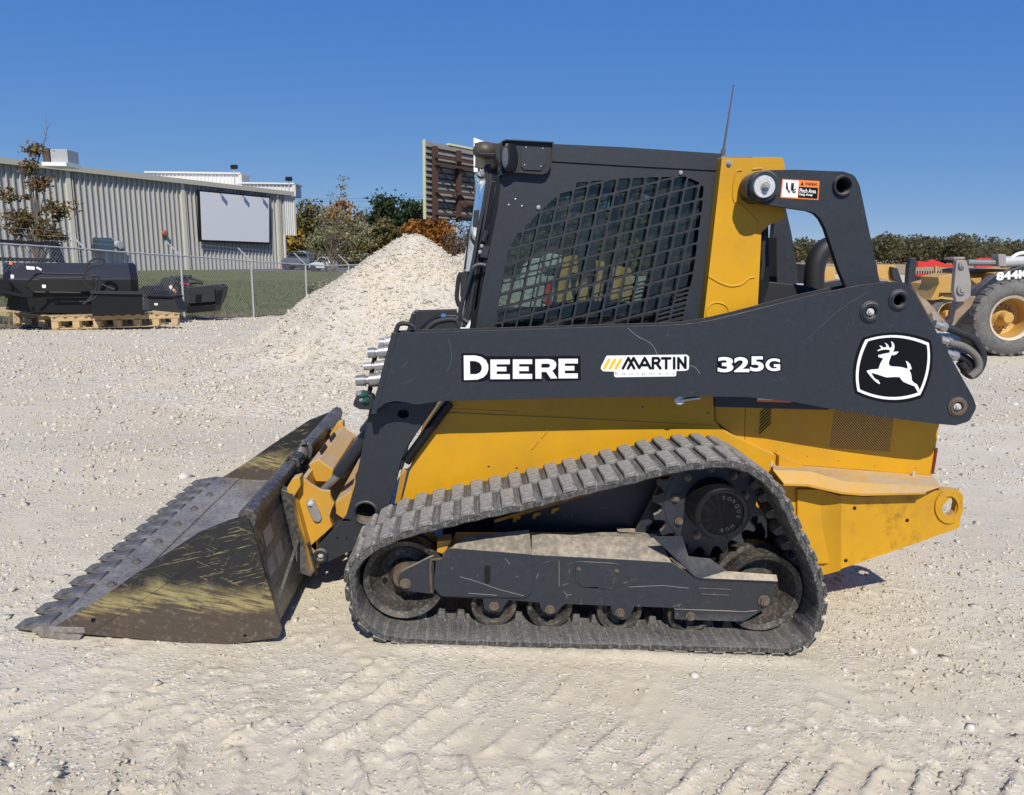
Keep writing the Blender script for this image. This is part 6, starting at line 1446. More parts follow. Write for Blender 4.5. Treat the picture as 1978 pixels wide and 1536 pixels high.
tree('young_maple', 'young tree with thin reddish brown leaves in front of the metal wall', b1_, [yb(66, 300, 16, 24, 23, b1_), yb(68, 345, 24, 30, 23, b1_), yb(28, 375, 26, 16, 23, b1_), yb(40, 420, 30, 22, 23, b1_), yb(112, 405, 26, 14, 23, b1_), yb(90, 450, 34, 22, 23, b1_), yb(24, 310, 10, 6, 23, b1_), yb(30, 455, 24, 18, 23, b1_)], 3600, .060, 'maple', clump=.34, nclump=70, trunk_r=.055, limbs=40, top=4.3)
b2_ = Vector((b1_.x+.02, b1_.y, b1_.z)); 
mb = MB(); p_ = [Vector(lo(x, y, 23, b1_)) for x, y in ((70, 320), (82, 285), (90, 255), (88, 222))]; mb.tube(spline(p_, 4), [.02*(1-k/14) for k in range(13)], 5)
for a, c_ in (((84, 275), (98, 262)), ((88, 262), (80, 240)), ((90, 250), (100, 236)), ((88, 268), (76, 262))): mb.tube([lo(*a, 23, b1_), lo(*c_, 23, b1_)], [.008, .003], 4)
mb.build('leader_twigs', 'bark', [o for o in COL.objects if o.name.startswith('young_maple')][0])
# small bush on the lawn by the fence end
bq = on_ground(622, 560, -.2); bq.z = gz(bq.x, bq.y)
r_ = empty('lawn_bush', bq, 'small pale green bush on the lawn behind the fence end', 'bush'); crown('foliage', r_, [(0, 0, .3, .9, .6, .35)], 700, .07, 'pale', .3, 30); mb = MB(); mb.tube([(0, 0, -.1), (0, 0, .4)], .02, 5); mb.build('stem', 'bark', r_)

# far wood on the right: one mass of crowns
def far_wood():
    cs = []; tops = [(-700, 470), (900, 470), (1180, 468), (1420, 466), (1540, 459), (1600, 466), (1660, 455), (1690, 447), (1740, 452), (1800, 452), (1850, 456), (1880, 450), (1930, 457), (1978, 455), (2300, 452), (2900, 455)]
    xs = [t[0] for t in tops]; ys = [t[1] for t in tops]; V_ = []
    for k in range(430):
        px = rng.uniform(860, 2600); Y = rng.uniform(255, 340); yt = np.interp(px, xs, ys)+7*float(fbm(np.array([px*.02]), np.array([3.3]), 3, 5)[0])*2-2+rng.normal(0, 2.6); t_ = at_y(px, 500, Y); top = at_y(px, yt, 255).z*(Y/275)**.5*rng.uniform(.82, 1.04)
        r0 = rng.uniform(3.0, 8.5); m_ = int(150)
        for zc in (top-r0*.75, top*.45):
            d = rng.normal(size=(m_, 3)); d /= np.linalg.norm(d, axis=1)[:, None]; rr = rng.uniform(.55, 1.05, (m_, 1)); V_.append(np.array([t_.x, Y, max(zc, 1.0)])+d*rr*np.array([r0, r0, min(r0*.8, max(zc, 2))]))
    P_ = np.concatenate(V_); P_ = P_[P_[:, 2] > .1]; return leaf_cards(P_, .65)
M['wood'] = leafmat('far_wood_leaves', [(0, (.11, .11, .06, 1)), (.35, (.16, .15, .075, 1)), (.6, (.22, .18, .09, 1)), (.8, (.27, .18, .10, 1)), (1, (.22, .21, .11, 1))], ns=.05, isl=.10, tl=.5)
v_, f_ = far_wood(); tag(np_mesh('far_wood', v_, f_, 'wood'), 'dull green and brown wood along the horizon beyond the dry field', 'wood', kind='stuff')

# ---------------- billboard seen from behind
M['board'] = simple('weathered_board', (.26, .245, .22), .85, var=.3, scale=1.5)
M['brown'] = simple('brown_steel', (.075, .038, .027), .7, var=.2)
M['pale_yellow'] = simple('pale_yellow_edge', (.62, .60, .33), .6)
BA = at_y(820, 400, 70); BB = at_y(910, 400, 75.6); BP = Plane(BA, BB-BA); bd, bn = BP.d, BP.n
bO = Vector((BA.x, BA.y, 0))+bd*4; bb = empty('billboard', bO, 'weathered billboard seen from behind on brown steel framing', 'billboard')
def bpnt(s_, z, off): q_ = Vector((BA.x, BA.y, 0))+bd*s_+bn*off-bO; return Vector((q_.x, q_.y, z))
zt = BP.hit(820, 272).z; zbm = BP.hit(820, 421).z; LB = 13.0; nS_ = 13; hS = (zt-zbm)/nS_
for k in range(nS_):
    mb = MB(); z0 = zbm+hS*k; jit = random.uniform(-.03, .03)
    mb.loft([[bpnt(s_, z0+.04, -.05+jit), bpnt(s_, z0+.04, .05+jit), bpnt(s_, z0+hS-.10, .06+jit), bpnt(s_, z0+hS-.10, -.05+jit)] for s_ in (0.15, LB)]); mb.build('board_panel', 'board', bb, smooth_=False)
    mb = MB(); mb.loft([[bpnt(s_, z0-.02, .02), bpnt(s_, z0-.02, .22), bpnt(s_, z0+.05, .22), bpnt(s_, z0+.05, .02)] for s_ in (0.15, LB)]); mb.build('stringer', simple('dark_stringer', (.05, .045, .04), .7), bb, smooth_=False)
mb = MB(); mb.loft([[bpnt(s_, z, o_) for s_, o_ in ((-.03, -.15), (.09, -.15), (.09, .1), (-.03, .1))] for z in (zbm-.1, zt+.1)]); mb.build('edge_trim', 'pale_yellow', bb, smooth_=False)
mb = MB(); mb.loft([[bpnt(s_, zt+.02, -.2), bpnt(s_, zt+.02, .1), bpnt(s_, zt+.2, .1), bpnt(s_, zt+.2, -.2)] for s_ in (3.4, LB)]); mb.build('top_trim', 'pale_yellow', bb, smooth_=False)
mb = MB(); mb.loft([[bpnt(s_, zbm, -.12), bpnt(s_, zbm, -.06), bpnt(s_, zt, -.06), bpnt(s_, zt, -.12)] for s_ in (.0, LB)]); mb.build('face_sheet', 'board', bb, smooth_=False)
for s_ in (1.0, 4.4, 8.0, 11.6):
    mb = MB(); mb.loft([[bpnt(s_+a, z, b_) for a, b_ in ((-.2, .23), (.2, .23), (.2, .65), (-.2, .65))] for z in (zbm-.2, zt-.4)]); mb.build('steel_upright', 'brown', bb, smooth_=False)
for z in (zt-1.35, zt-2.0, zbm+2.4, zbm+.4):
    mb = MB(); mb.loft([[bpnt(s_, z+a, b_) for a, b_ in ((-.10, .66), (.10, .66), (.10, .95), (-.10, .95))] for s_ in (.7, LB)]); mb.build('steel_rail', 'brown', bb, smooth_=False)
for s_ in (1.2, 4.6, 8.2):
    for z0, z1 in ((zt-2.1, zbm+2.6), (zbm+2.2, zbm+.3)): mb = MB(); mb.bar(bpnt(s_, z0, .7), bpnt(s_+2.9, z1, .5), .12, .12); mb.build('brace', simple('dark_brace', (.03, .02, .018), .6), bb)
mb = MB(); mb.tube([bpnt(4.4, zbm+1.5, 1.2), bpnt(9, zbm+1.5, 1.2)], .35, 14); mb.tube([bpnt(8.6, -.5, 1.2), bpnt(8.6, zbm+1.5, 1.2)], .45, 16); mb.build('support_pole', 'brown', bb)
# white pylon sign just left of the cab front
sg = empty('pylon_sign', at_y(955, 500, 50), 'white and grey sign board half hidden behind the cab front', 'sign'); O_ = Vector(sg.location)
def sbox(name, x0, y0, x1, y1, d_, mat, f=0):
    a = at_y(x0, y0, 50-f)-O_; c_ = at_y(x1, y1, 50-f)-O_; mb = MB(); mb.box(((a.x+c_.x)/2, a.y+d_/2, (a.z+c_.z)/2), (abs(c_.x-a.x), d_, abs(a.z-c_.z))); return mb.build(name, mat, sg)
mb = MB(); q_ = [at_y(x, y, 50)-O_ for x, y in ((915, 266), (929, 271), (985, 292), (985, 332), (915, 332))]; mb.loft([[a+Vector((0, o_, 0)) for a in q_] for o_ in (0, .5)]); mb.build('sign_face', 'white', sg); sbox('lower_face', 917, 333, 985, 425, .5, simple('grey_sign_face', (.10, .105, .12), .5))
mb = MB(); a = at_y(950, 425, 50.2)-O_; mb.tube([(a.x, a.y+.2, -.3), (a.x, a.y+.2, a.z+.2)], .2, 10); mb.build('sign_post', 'galv', sg)
mb = flatmb(); word(mb, 'IN', (923, 316, 950, 341), lambda x, y: tuple(at_y(x, y, 49.97)-O_), bold=.02); mb.build('sign_lettering', 'decal_black', sg, smooth_=False)
mb = MB()
for r0 in range(4):
    for c0_ in range(3): a = at_y(922+c0_*13, 345+r0*18, 49.96)-O_; mb.box(a, (.34, .03, .45))
mb.build('sign_panes', simple('sign_panes', (.16, .165, .18), .3), sg)

# ---------------- power line
for i_, (xa, ya, xb) in enumerate(((500, 360, 0), (1010, 360, 0))):
    p_ = at_y(xa, 500, 118); up = empty('utility_pole', (p_.x, 118, 0), 'wooden utility pole standing behind the metal building' if i_ == 0 else 'wooden utility pole standing hidden behind the loader cab', 'utility pole', 'utility poles'); mb = MB(); h_ = at_y(xa, 388 if i_ == 0 else 376, 118).z; mb.tube([(0, 0, -.3), (0, 0, h_+.2)], [.16, .11], 8); mb.build('pole', 'bark', up)
    mb = MB(); mb.box((0, 0, h_), (.1, 2.2, .12)); mb.build('crossarm', 'bark', up)
for k, (y0, y1) in enumerate(((384, 369), (389, 374), (400, 388))):
    a = at_y(500, y0, 118); c_ = at_y(1010, y1, 118); n_ = 14; mb = MB(); mb.tube([tuple(a.lerp(c_, j/n_)-Vector((0, 0, .9*4*(j/n_)*(1-j/n_)*.5))) for j in range(n_+1)], .022, 4)
    tag(mb.build('power_line', 'black'), ['top power line crossing the sky above the autumn wood', 'middle power line crossing the sky above the autumn wood', 'lowest power line crossing just above the autumn trees'][k], 'power line', 'power lines above the wood')

# ---------------- parked cars
def car(name, label, x0, x1, ybase, Y, kind, col, tall):
    a = at_y(x0, ybase, Y); c_ = at_y(x1, ybase, Y); Ln = c_.x-a.x; r_ = empty(name, ((a.x+c_.x)/2, Y, gz((a.x+c_.x)/2, Y)+.03), label, 'car', 'cars parked beyond the building'); h_ = tall
    pf = [(-.5, .25), (-.49, .52), (-.42, .60), (-.30, .66), (-.18, .97), (-.10, 1.0), (.28, 1.0), (.40, .93), (.47, .66), (.5, .55), (.5, .22)] if kind == 'suv' else [(-.5, .22), (-.495, .48), (-.36, .58), (-.20, .64), (-.06, .95), (.02, 1.0), (.18, .98), (.34, .68), (.47, .62), (.5, .45), (.5, .22)]
    body_ = [(p_[0]*Ln, p_[1]*h_) for p_ in pf]; mb = MB(); mb.prism(body_, -.85, .85); mt = simple(name+'_paint', col, .25, .2, .03); mb.build('body', mt, r_, bevel=.06)
    g0 = [(-.27, .66), (-.16, .93), (.28, .94), (.38, .88), (.44, .66)] if kind == 'suv' else [(-.17, .65), (-.05, .91), (.02, .95), (.16, .93), (.30, .68)]
    for s_ in (-1, 1): mb = MB(); mb.prism([(p_[0]*Ln, p_[1]*h_) for p_ in g0], s_*.852, s_*.862); mb.build('window', 'black', r_)
    for sx in (-.31, .30):
        for s_ in (-1, 1):
            mb = MB(); mb.lathe([(.02, -.02), (h_*.12, -.02), (h_*.13, 0), (h_*.2, .0), (h_*.215, .04), (h_*.215, .2)], (sx*Ln, s_*.80-(.08 if s_ < 0 else -.08), h_*.215), axis=(0, -s_*-1, 0) if s_ < 0 else (0, -1, 0), seg=20); w_ = mb.build('wheel', 'hose', r_); 
            mb = MB(); mb.lathe([(.001, 0), (h_*.12, 0), (h_*.13, .02)], (sx*Ln, s_*.885, h_*.215), axis=(0, -s_, 0), seg=14); mb.build('rim', 'steel', w_)
    return r_
car('parked_suv', 'grey family car with dark windows parked left of the white car', 549, 604, 523, 66, 'suv', (.13, .15, .19), 1.62)
car('parked_car', 'white car parked right of the grey family car', 602, 648, 526, 62, 'sedan', (.62, .64, .66), 1.18)

# ---------------- pallet and the black attachments on the left
M['timber'] = simple('pallet_timber', (.50, .36, .19), .8, var=.18, scale=9, bmp=.2)
PA = on_ground(103, 637); PB = on_ground(350, 629); PP = Plane(PA, PB-PA); pd, pn = PP.d, PP.n; PLN = (PB-PA).length
E0 = on_ground(0, 623); dl = (E0-PA); dl.z = 0; LD = 3.0; dl.normalize()
pal = empty('wooden_pallet', PA, 'long double timber pallet under the black attachments at the left', 'pallet')
def pq(s_, d_, z): q_ = pd*s_+dl*d_; return Vector((q_.x, q_.y, z))
def plank(s0, d0, s1, d1, z0, z1, w_, along_):
    mb = MB(); a = pq(s0, d0, (z0+z1)/2); c_ = pq(s1, d1, (z0+z1)/2); mb.bar(a, c_, w_, z1-z0); return mb.build('plank', 'timber', pal, bevel=.003)
for k in range(4): plank(0, .05+k*.55, PLN, .05+k*.55, .16, .245, .05, 0)
for k in range(13): plank(.06+k*(PLN-.12)/12, 0, .06+k*(PLN-.12)/12, 1.75, .247, .27, .11, 1)
for k in range(5): plank(0, .05+k*.42, PLN, .05+k*.42, 0.0, .022, .10, 0)
for k in range(7):
    for j in range(4):
        mb = MB(); mb.box(pq(.08+k*(PLN-.16)/6, .05+j*.55, .09), (.14, .10, .13), Matrix((pd, dl.cross(Vector((0, 0, 1))) * -1, Vector((0, 0, 1)))).transposed() if False else None); mb.build('block', 'timber', pal, bevel=.003)
pal2 = empty('wooden_pallet', PA+dl*1.9, 'timber pallet at the left edge of the picture', 'pallet')
for k in range(3):
    mb = MB(); mb.bar(pd*0+dl*0+Vector((0, 0, .2))+pd*(.9*k), pd*(.9*k)+dl*1.6+Vector((0, 0, .2)), .05, .09); mb.build('plank', 'timber', pal2)
for k in range(8):
    mb = MB(); mb.bar(dl*(.05+k*.21)+Vector((0, 0, .258)), dl*(.05+k*.21)+pd*1.8+Vector((0, 0, .258)), .11, .022); mb.build('plank', 'timber', pal2)
# rotary sweeper box
C4 = crop(4.495, 0, 440); M['att'] = simple('attachment_black', (.012, .0125, .013), .4, var=.2, scale=3, spec=.3)
M['att2'] = simple('attachment_dark_grey', (.034, .035, .037), .5, var=.2, scale=3, spec=.25)
sw = empty('sweeper_attachment', PA+pd*1.1+dl*.5, 'big black sweeper attachment with hoses lying on the timber pallet', 'attachment'); SO = Vector(sw.location)
def onpp(x, y, off): return PP.hit(x, y, off)-SO
def ppslab(name, pts, o0, o1, mat, parent=None, bevel=.004):
    q_ = [onpp(x, y, (o0+o1)/2) for x, y in pts]; mb = MB(); mb.loft([[a+pn*(o_-(o0+o1)/2) for a in q_] for o_ in (o0, o1)]); return mb.build(name, mat, parent or sw, bevel=bevel)
A4 = C4([(40, 290), (1130, 362), (1200, 455), (1200, 740), (800, 745), (800, 700), (230, 700), (40, 700)])
ppslab('sweeper_body', C4([(90, 560), (160, 440), (1195, 520), (1240, 740), (800, 745), (230, 720), (60, 700)]), -1.0, -.35, 'att')
# hood: lofted along the pallet with a sloping front
hd0 = onpp(*C4([(30, 440)])[0], -.35); hd1 = onpp(*C4([(1200, 520)])[0], -.35); L_ = (hd1-hd0).dot(pd); zt0 = onpp(*C4([(600, 320)])[0], -.9).z; zf0 = onpp(*C4([(600, 445)])[0], -.25).z; zb0 = onpp(*C4([(600, 560)])[0], -.2).z
def hp_(s_, off, z): q_ = hd0*1.0; q_ = Vector((hd0.x, hd0.y, 0))+pd*s_+pn*off; return Vector((q_.x, q_.y, z))
mb = MB(); mb.loft([[hp_(s_, .1, zb0), hp_(s_, .18, zf0), hp_(s_, -.30, zt0), hp_(s_, -1.0, zt0+.03), hp_(s_, -1.2, zb0)] for s_ in (.12, L_-.12)][::1]); mb.build('hood', 'att2', sw, bevel=.02)
for s_, s2_ in ((.0, .12), (L_-.12, L_)):
    mb = MB(); mb.loft([[hp_(q_, .12, zb0-.1), hp_(q_, .2, zf0), hp_(q_, -.30, zt0+.01), hp_(q_, -1.0, zt0+.04), hp_(q_, -1.2, zb0-.1)] for q_ in (s_, s2_)]); mb.build('hood_end', 'att', sw, bevel=.01)
ppslab('side_wing', C4([(790, 560), (1235, 575), (1240, 745), (800, 765)]), .05, .25, 'att')
ppslab('wing_lip', C4([(780, 545), (1250, 555), (1245, 578), (785, 570)]), .02, .30, 'att2')
for pts in (((345, 395), (560, 402), (760, 405)), ((340, 440), (560, 440), (735, 432)), ((210, 500), (300, 415), (345, 395)), ((300, 560), (500, 562), (700, 565))):
    mb = MB(); mb.tube([onpp(*C4([q_])[0], .12) for q_ in pts], .020, 8); mb.build('hydraulic_pipe', 'att', sw)
for pts in (((735, 400), (760, 320), (830, 268), (900, 285), (890, 320), (800, 335), (745, 380)), ((790, 420), (850, 420), (865, 500), (830, 600), (760, 640), (690, 640)), ((800, 425), (835, 470), (830, 540), (780, 620), (720, 665)), ((720, 420), (745, 490), (800, 540), (790, 600), (740, 650))):
    mb = MB(); mb.tube(spline([onpp(*C4([q_])[0], .25) for q_ in pts], 6), .020, 8); mb.build('coiled_hose', 'hose', sw)
ppslab('hitch_arm', C4([(40, 430), (100, 450), (290, 560), (290, 600), (200, 600), (0, 560), (0, 540), (200, 570)]), .25, .50, 'att')
ppslab('hitch_foot', C4([(180, 600), (235, 600), (240, 700), (200, 735), (180, 700)]), .1, .2, 'att')
ppslab('brush_motor', C4([(0, 440), (110, 460), (130, 520), (60, 580), (0, 600)]), -.3, .2, 'att')
for nm, pts, mt in (('decal', [(78, 290), (108, 292), (106, 322), (78, 318)], 'orange'), ('decal', [(225, 332), (300, 338), (302, 366), (232, 362)], 'white'), ('decal', [(318, 336), (362, 358), (358, 374), (314, 352)], 'white'), ('decal', [(92, 405), (122, 410), (120, 442), (92, 440)], 'white'), ('decal', [(364, 494), (398, 496), (398, 524), (366, 522)], 'white')):
    ppslab(nm, C4(pts), .235, .24, mt, bevel=0)
for k in range(9):
    mb = MB(); p_ = onpp(*C4([(885+k*13, 490+k*5.5)])[0], .3); mb.lathe([(.008, -.006), (.016, 0), (.008, .006)], p_, axis=(.3, .2, 1 if k % 2 else 0), seg=8); mb.build('chain_link', 'steel', sw)
# upright black frame behind it
fr0 = empty('upright_rack', at_y(60, 520, 16.6), 'black rectangular steel frame standing at the left behind the sweeper', 'attachment'); FO = Vector(fr0.location)
def fb(name, a, c_, w_=.08, Y=16.6): mb = MB(); mb.bar(at_y(*a, Y)-FO, at_y(*c_, Y)-FO, w_, w_); return mb.build(name, 'att', fr0, bevel=.006)
fb('top_bar', (-60, 462), (112, 472), .07); fb('bottom_bar', (-60, 499), (110, 503), .08); fb('side_bar', (103, 474), (103, 503), .07); fb('slanted_leg', (106, 470), (121, 512), .10)
mb = MB(); a = at_y(118, 505, 16.6)-FO; c_ = at_y(20, 505, 16.6)-FO; mb.bar(a, Vector((a.x, a.y, -FO.z+.2)), .08, .08); mb.bar(c_, Vector((c_.x, c_.y, -FO.z+.2)), .08, .08); mb.build('frame_leg', 'att', fr0)
fr0.location = FO
# low box blade and planer behind
bl = empty('box_blade', on_ground(322, 610, 0), 'low black trapezoid blade box on the gravel beside the pallet', 'attachment'); BO = Vector(bl.location); YB = BO.y
def bpart(name, pts, Y, d_, mat, parent, Oo, bevel=.01):
    q_ = [at_y(x, y, Y)-Oo for x, y in pts]; mb = MB(); mb.loft([[a+Vector((0, o_, 0)) for a in q_] for o_ in (0, d_)]); return mb.build(name, mat, parent, bevel=bevel)
bpart('blade_side', C4([(1245, 600), (1500, 605), (1555, 720), (1540, 742), (1245, 735)]), YB, .5, 'att2', bl, BO)
bpart('blade_lip', C4([(1240, 588), (1495, 594), (1500, 612), (1240, 606)]), YB-.04, .6, 'att', bl, BO)
bpart('blade_cover', C4([(1200, 580), (1210, 530), (1245, 505), (1320, 508), (1375, 555), (1375, 590)]), YB+.6, .6, 'att', bl, BO)
bpart('decal', C4([(1338, 655), (1370, 656), (1368, 674), (1342, 673)]), YB-.012, .01, 'white', bl, BO, 0)
pn_o = on_ground(372, 606, -.05); pl_ = empty('planer_attachment', pn_o, 'dark grey milling attachment with red caps standing before the lawn', 'attachment'); QO = Vector(pn_o); YP = QO.y
bpart('drum_cover', C4([(1380, 600), (1375, 500), (1400, 440), (1440, 428), (1500, 440), (1540, 520), (1560, 640), (1550, 710), (1480, 720)]), YP, .9, 'att2', pl_, QO, .03)
bpart('main_body', C4([(1590, 500), (1640, 520), (1900, 490), (1940, 520), (1925, 600), (1880, 690), (1560, 690), (1570, 560)]), YP+.1, .35, 'att2', pl_, QO, .02)
bpart('front_panel', C4([(1620, 535), (1860, 530), (1870, 640), (1650, 660), (1600, 650)]), YP+.02, .1, 'att2', pl_, QO, .01)
bpart('access_window', C4([(1700, 582), (1750, 580), (1745, 640), (1695, 642)]), YP-.0, .03, 'black', pl_, QO, 0)
bpart('hitch_panel', C4([(1880, 545), (1940, 540), (1915, 670), (1870, 665)]), YP-.02, .10, 'att', pl_, QO, .01)
bpart('skid_base', C4([(1540, 690), (1870, 672), (1870, 722), (1640, 742), (1540, 730)]), YP-.05, .4, 'att', pl_, QO, .01)
bpart('decal', C4([(1475, 500), (1490, 495), (1530, 555), (1525, 568), (1475, 520)]), YP-.02, .015, 'orange', pl_, QO, 0)
bpart('decal', C4([(1468, 505), (1482, 500), (1512, 540), (1505, 552), (1468, 522)]), YP-.03, .015, 'white', pl_, QO, 0)
for pts, mt, rr in ((((1480, 430), (1540, 470), (1580, 520), (1575, 600)), 'att', .05), (((1500, 440), (1560, 430), (1660, 425)), 'hose', .045), (((1560, 450), (1650, 440), (1740, 465), (1760, 480)), 'hose', .03), (((1560, 478), (1600, 490), (1650, 492)), 'red', .03), (((1600, 505), (1660, 530)), 'red', .02), (((1640, 490), (1700, 480), (1760, 490)), 'att', .025)):
    q_ = [at_y(*C4([a])[0], YP+.15)-QO for a in pts]; mb = MB(); mb.tube(spline(q_, 4), rr, 8); mb.build('hydraulic_hose' if mt != 'red' else 'red_cap', mt, pl_)

# ---------------- machines on the right
M['yel2'] = worn('dusty_machine_yellow', (.44, .24, .04, 1), (.58, .32, .05, 1), (.46, .38, .26, 1), .45, 0, .6)
M['tan'] = worn('worn_bucket_arms', (.20, .13, .08, 1), (.34, .25, .18, 1), (.45, .38, .30, 1), .5, .1)
M['greymetal'] = worn('dusty_grey_linkage', (.20, .19, .18, 1), (.34, .32, .30, 1), (.42, .38, .33, 1), .4, .1)
M['tyre'] = worn('dusty_tyre', (.05, .05, .052, 1), (.11, .11, .11, 1), (.27, .255, .23, 1), .6, 0, .85)
wl = empty('wheel_loader', on_ground(1955, 688), 'dusty wheel loader with dark lift arm and big tyre at the right edge', 'wheel loader'); XO = Vector(wl.location); YW = XO.y
CZ = crop(3.677, 1440, 420)
def rp(name, pts, Y, d_, mat, parent=None, bevel=.01): return bpart(name, pts, Y, d_, mat, parent or wl, XO, bevel)
def big_wheel(px, py, r_px, Y, wdt, parent, Oo, lugs=26):
    c_ = at_y(px, py, Y)-Oo; r_ = r_px/FPX*Y*.985; mb = MB(True); mb.lathe([(r_*.56, .05), (r_*.60, .0), (r_*.72, -.03), (r_*.93, -.005), (r_*.985, .03), (r_*.985, wdt-.03), (r_*.93, wdt), (r_*.56, wdt)], c_, seg=56, caps=False); t = mb.build('tyre', 'tyre', parent, angle=50)
    for k in range(lugs):
        a = 2*math.pi*k/lugs; mb = MB(); rot = Matrix.Rotation(-a, 3, 'Y'); cc = c_+Vector((math.cos(a)*r_*.965, wdt*.27, math.sin(a)*r_*.965)); mb.box(cc, (r_*.07, wdt*.55, r_*.13), Matrix.Rotation(-a, 3, 'Y')); mb.build('tread_bar', 'tyre', t, bevel=.01)
    mb = MB(True); mb.lathe([(r_*.50, .12), (r_*.52, .02), (r_*.585, -.005), (r_*.60, .015), (r_*.60, .08)], c_, seg=48, caps=False); rm = mb.build('rim_ring', simple('pale_rim_ring', (.55, .46, .35), .6), t)
    mb = MB(); mb.lathe([(.001, .08), (r_*.13, .08), (r_*.15, .11), (r_*.16, .22), (r_*.24, .28), (r_*.36, .34), (r_*.46, .30), (r_*.505, .05)], c_, seg=48, caps=False); mb.build('rim', 'yel2', t)
    for k in range(16):
        a = 2*math.pi*k/16; mb = MB(); mb.lathe([(.001, -.02), (r_*.028, -.02), (r_*.03, .02)], c_+Vector((math.cos(a)*r_*.30, .29, math.sin(a)*r_*.30)), seg=8); mb.build('wheel_nut', 'greymetal', t)
    return t
big_wheel(1955, 615, 74.5, YW, .62, wl, XO)
rp('lift_arm', CZ([(1420, 775), (1500, 690), (1600, 590), (1640, 520), (1760, 420), (1978, 345), (2200, 300), (2500, 330), (2500, 480), (1978, 440), (1850, 452), (1720, 520), (1620, 620), (1580, 700), (1470, 790)]), YW+.18, .18, 'dark')
rp('arm_nose', CZ([(1470, 760), (1500, 640), (1545, 560), (1640, 560), (1600, 640), (1520, 720), (1470, 790), (1415, 772)]), YW+.16, .22, 'tan')
bk = CZ([(1500, 305, 10), (1570, 302, 12), (1590, 380), (1605, 470), (1600, 560), (1555, 600), (1500, 600), (1480, 520), (1490, 400)])
rp('bell_crank', [(q_[0], q_[1]) for q_ in rnd(bk)], YW+.02, .10, 'greymetal')
for px, py, r0 in ((1540, 340, 26), (1538, 512, 38)):
    c_ = at_y(*CZ([(px, py)])[0], YW)-XO; rr = r0/3.677/FPX*YW; mb = MB(); mb.lathe([(.001, -.04), (rr*.5, -.04), (rr*.55, -.02), (rr*.9, -.02), (rr, .03)], c_, seg=20); mb.build('linkage_pin', 'greymetal', wl)
for a, c_, rr, mt, nm in (((1575, 320), (1830, 322), .055, 'chrome', 'cylinder_rod'), ((1820, 318), (2300, 300), .10, 'galv', 'tilt_cylinder')):
    mb = MB(); mb.tube([at_y(*CZ([a])[0], YW+.3)-XO, at_y(*CZ([c_])[0], YW+.3)-XO], rr, 14); mb.build(nm, mt, wl)
rp('cylinder_gland', CZ([(1795, 260), (1850, 262), (1855, 350), (1800, 348)]), YW+.2, .2, 'greymetal')
mb = MB(); mb.tube(spline([at_y(*CZ([q_])[0], YW+.25)-XO for q_ in ((1890, 290), (1930, 262), (2000, 250), (2100, 255))], 5), .03, 8); mb.build('white_hose', 'white', wl)
rp('top_plate', CZ([(1478, 284), (1560, 280), (1562, 298), (1480, 302)]), YW+.1, .3, 'tan')
rp('front_frame', CZ([(1370, 425), (1480, 400), (1500, 560), (1440, 545), (1310, 590), (1330, 560), (1360, 500), (1375, 470)]), YW+.9, .6, 'yel2')
rp('rear_hood', CZ([(1595, 395), (1740, 388), (1800, 400), (1700, 470), (1640, 475), (1600, 440)]), YW+1.2, .8, 'yel2')
rp('hood_top', CZ([(1590, 375), (1640, 365), (1850, 368), (1860, 392), (1740, 390), (1595, 396)]), YW+1.1, .9, 'black')
rp('engine_body', CZ([(1760, 395), (2500, 340), (2500, 640), (1760, 600)]), YW+.9, 1.6, 'yel2')
rp('bucket_arm', CZ([(1205, 500), (1240, 560), (1290, 590), (1420, 735), (1440, 760), (1360, 745), (1290, 680), (1225, 560)]), YW+.25, .25, 'tan')
rp('bucket_back', CZ([(930, 420), (1010, 440), (1080, 480), (1100, 520), (1060, 620), (900, 640), (900, 460)]), YW+1.0, .8, 'tan')
rp('bucket_bracket', CZ([(1325, 680), (1350, 672), (1385, 715), (1375, 750), (1335, 745)]), YW+.18, .08, 'greymetal')
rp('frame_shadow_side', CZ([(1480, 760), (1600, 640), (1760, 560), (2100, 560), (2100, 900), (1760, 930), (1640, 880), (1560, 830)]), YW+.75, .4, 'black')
o_ = at_y(1920, 530, YW+.17)
mb = flatmb(); cz0, cz1 = CZ([(1782, 376), (2010, 436)])
def armtxt(x, y):
    f = (x-cz0[0])/(cz1[0]-cz0[0]); return tuple(at_y(x, y-f*6+3, YW+.178)-XO)
word(mb, '844K', (cz0[0], cz0[1]+1, cz1[0]+2, cz1[1]+1), armtxt, bold=.05); mb.build('model_lettering', 'white', wl, smooth_=False)
# second loader just behind
w2 = empty('wheel_loader', on_ground(1832, 640, -.0), 'yellow wheel loader parked close behind, its front wheel showing', 'wheel loader'); X2 = Vector(w2.location)
big_wheel(1835, 606, 40, X2.y+1, .5, w2, X2, 20)
bpart('front_fender', CZ([(1330, 590), (1380, 560), (1480, 550), (1520, 600), (1490, 590), (1390, 580)]), X2.y+.9, .5, 'yel2', w2, X2)
bpart('loader_body', CZ([(1400, 480), (1560, 430), (1700, 430), (1700, 600), (1450, 590)]), X2.y+1.3, 1.5, 'yel2', w2, X2)
# dark mast post
ps = empty('steel_mast', on_ground(1763, 600, 0), 'dark upright steel mast right of the loader arm', 'mast'); S_ = Vector(ps.location)
bpart('mast_plate', CZ([(1180, 290), (1215, 288), (1205, 480), (1190, 560), (1145, 560), (1155, 480), (1165, 340)]), S_.y, .25, 'dark', ps, S_)
mb = MB(); a = at_y(1763, 570, S_.y)-S_; mb.bar((a.x, .12, a.z), (a.x, .12, 0), .12, .12); mb.build('mast_foot', 'dark', ps)
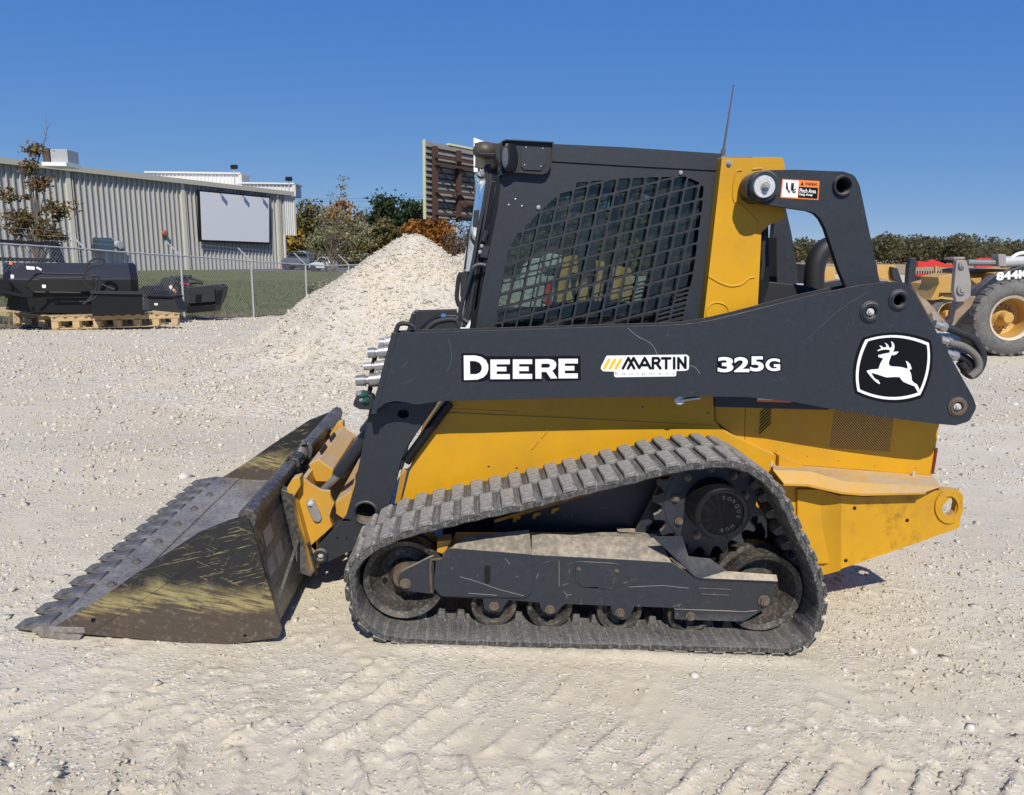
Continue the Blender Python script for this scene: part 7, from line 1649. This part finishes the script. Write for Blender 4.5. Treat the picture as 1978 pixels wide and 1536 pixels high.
# red field implement
rd = empty('red_harrow', on_ground(1806, 548), 'red farm implement with tines parked at the edge of the field', 'farm implement'); RO = Vector(rd.location)
def rb(name, pts, d_=.4, mat='red', Y=None): return bpart(name, CZ(pts), Y or RO.y, d_, mat, rd, RO, .02)
rb('upper_frame', [(1225, 310), (1300, 318), (1330, 298), (1420, 330), (1478, 334), (1478, 358), (1400, 352), (1300, 350), (1225, 355)])
rb('lower_beam', [(1215, 402), (1480, 404), (1480, 420), (1215, 420)], .3)
rb('far_frame', [(1650, 288), (1800, 290), (1800, 302), (1650, 302)], .3); rb('far_frame', [(1640, 345), (1760, 348), (1760, 360), (1640, 358)], .3)
rb('deck', [(1215, 426), (1450, 428), (1450, 460), (1215, 456)], .5, 'black'); rb('yellow_strut', [(1350, 345), (1360, 345), (1358, 420), (1348, 420)], .2, 'yel2', RO.y-.1)
for k in range(14): rb('tine', [(1222+k*18, 380), (1227+k*18, 380), (1227+k*18, 404), (1222+k*18, 404)], .1, 'black', RO.y-.05)
c_ = at_y(*CZ([(1238, 455)])[0], RO.y)-RO; mb = MB(); mb.lathe([(.001, .05), (.2, .05), (.22, 0), (.36, -.02), (.40, .05), (.40, .25)], c_, seg=24); mb.build('wheel', 'hose', rd)
# compact loaders in the row behind
def small_loader(pts_body, pts_cab, pts_dark, gp, label):
    r_ = empty('compact_loader', on_ground(*gp), label, 'compact loader', 'compact loaders in the back row'); O2 = Vector(r_.location)
    for nm, pts, mt, f in (('body', pts_body, 'yel2', 0), ('cab', pts_cab, 'att', .1), ('lift_arm', pts_dark, 'dark', -.3)): bpart(nm, CZ(pts), O2.y+f, .9, mt, r_, O2, .03)
    q_ = at_y(*CZ([pts_cab[0]])[0], O2.y+.1)-O2; return r_
small_loader([(935, 336), (1060, 336), (1068, 350), (1068, 460), (940, 460)], [(945, 346), (1040, 348), (1075, 370), (1075, 455), (948, 455)], [(1040, 350), (1080, 360), (1120, 470), (1050, 440)], (1712, 560), 'yellow compact loader with black cab right of the big dark arm')
small_loader([(560, 350), (640, 352), (640, 470), (562, 460)], [(380, 330), (440, 335), (430, 470), (375, 470)], [(560, 460), (680, 440), (720, 560), (560, 560)], (1600, 575), 'yellow and black compact loader glimpsed through the gap under the link')
# excavator seen through the cab windows
ex = empty('excavator', on_ground(1100, 640), 'yellow and white excavator seen through the cab window mesh', 'excavator'); EO = Vector(ex.location); YE = EO.y
def ep(name, pts, Y, d_, mat): return bpart(name, pts, Y, d_, mat, ex, EO, .03)
M['offwhite'] = simple('off_white_paint', (.52, .54, .53), .4)
ep('engine_house', [(1082, 494), (1112, 492), (1220, 520), (1222, 580), (1075, 586)], YE, 1.6, 'yel2')
ep('counterweight', [(1004, 535), (1012, 512), (1030, 500), (1052, 498), (1056, 520), (1040, 560), (1020, 570), (1006, 560)], YE-.3, 1.2, 'offwhite')
ep('red_post', [(1052, 545), (1066, 545), (1066, 596), (1052, 596)], YE-.45, .12, 'red')
ep('upper_boom', [(1050, 488), (1085, 492), (1086, 512), (1060, 520), (1048, 508)], YE-.5, .3, 'offwhite')
ep('cab', [(1118, 440), (1150, 435), (1152, 530), (1120, 530)], YE-.2, .9, 'black')
ep('crawler', [(990, 592), (1230, 592), (1240, 618), (1225, 640), (1000, 640), (985, 615)], YE-.1, 1.8, 'hose')
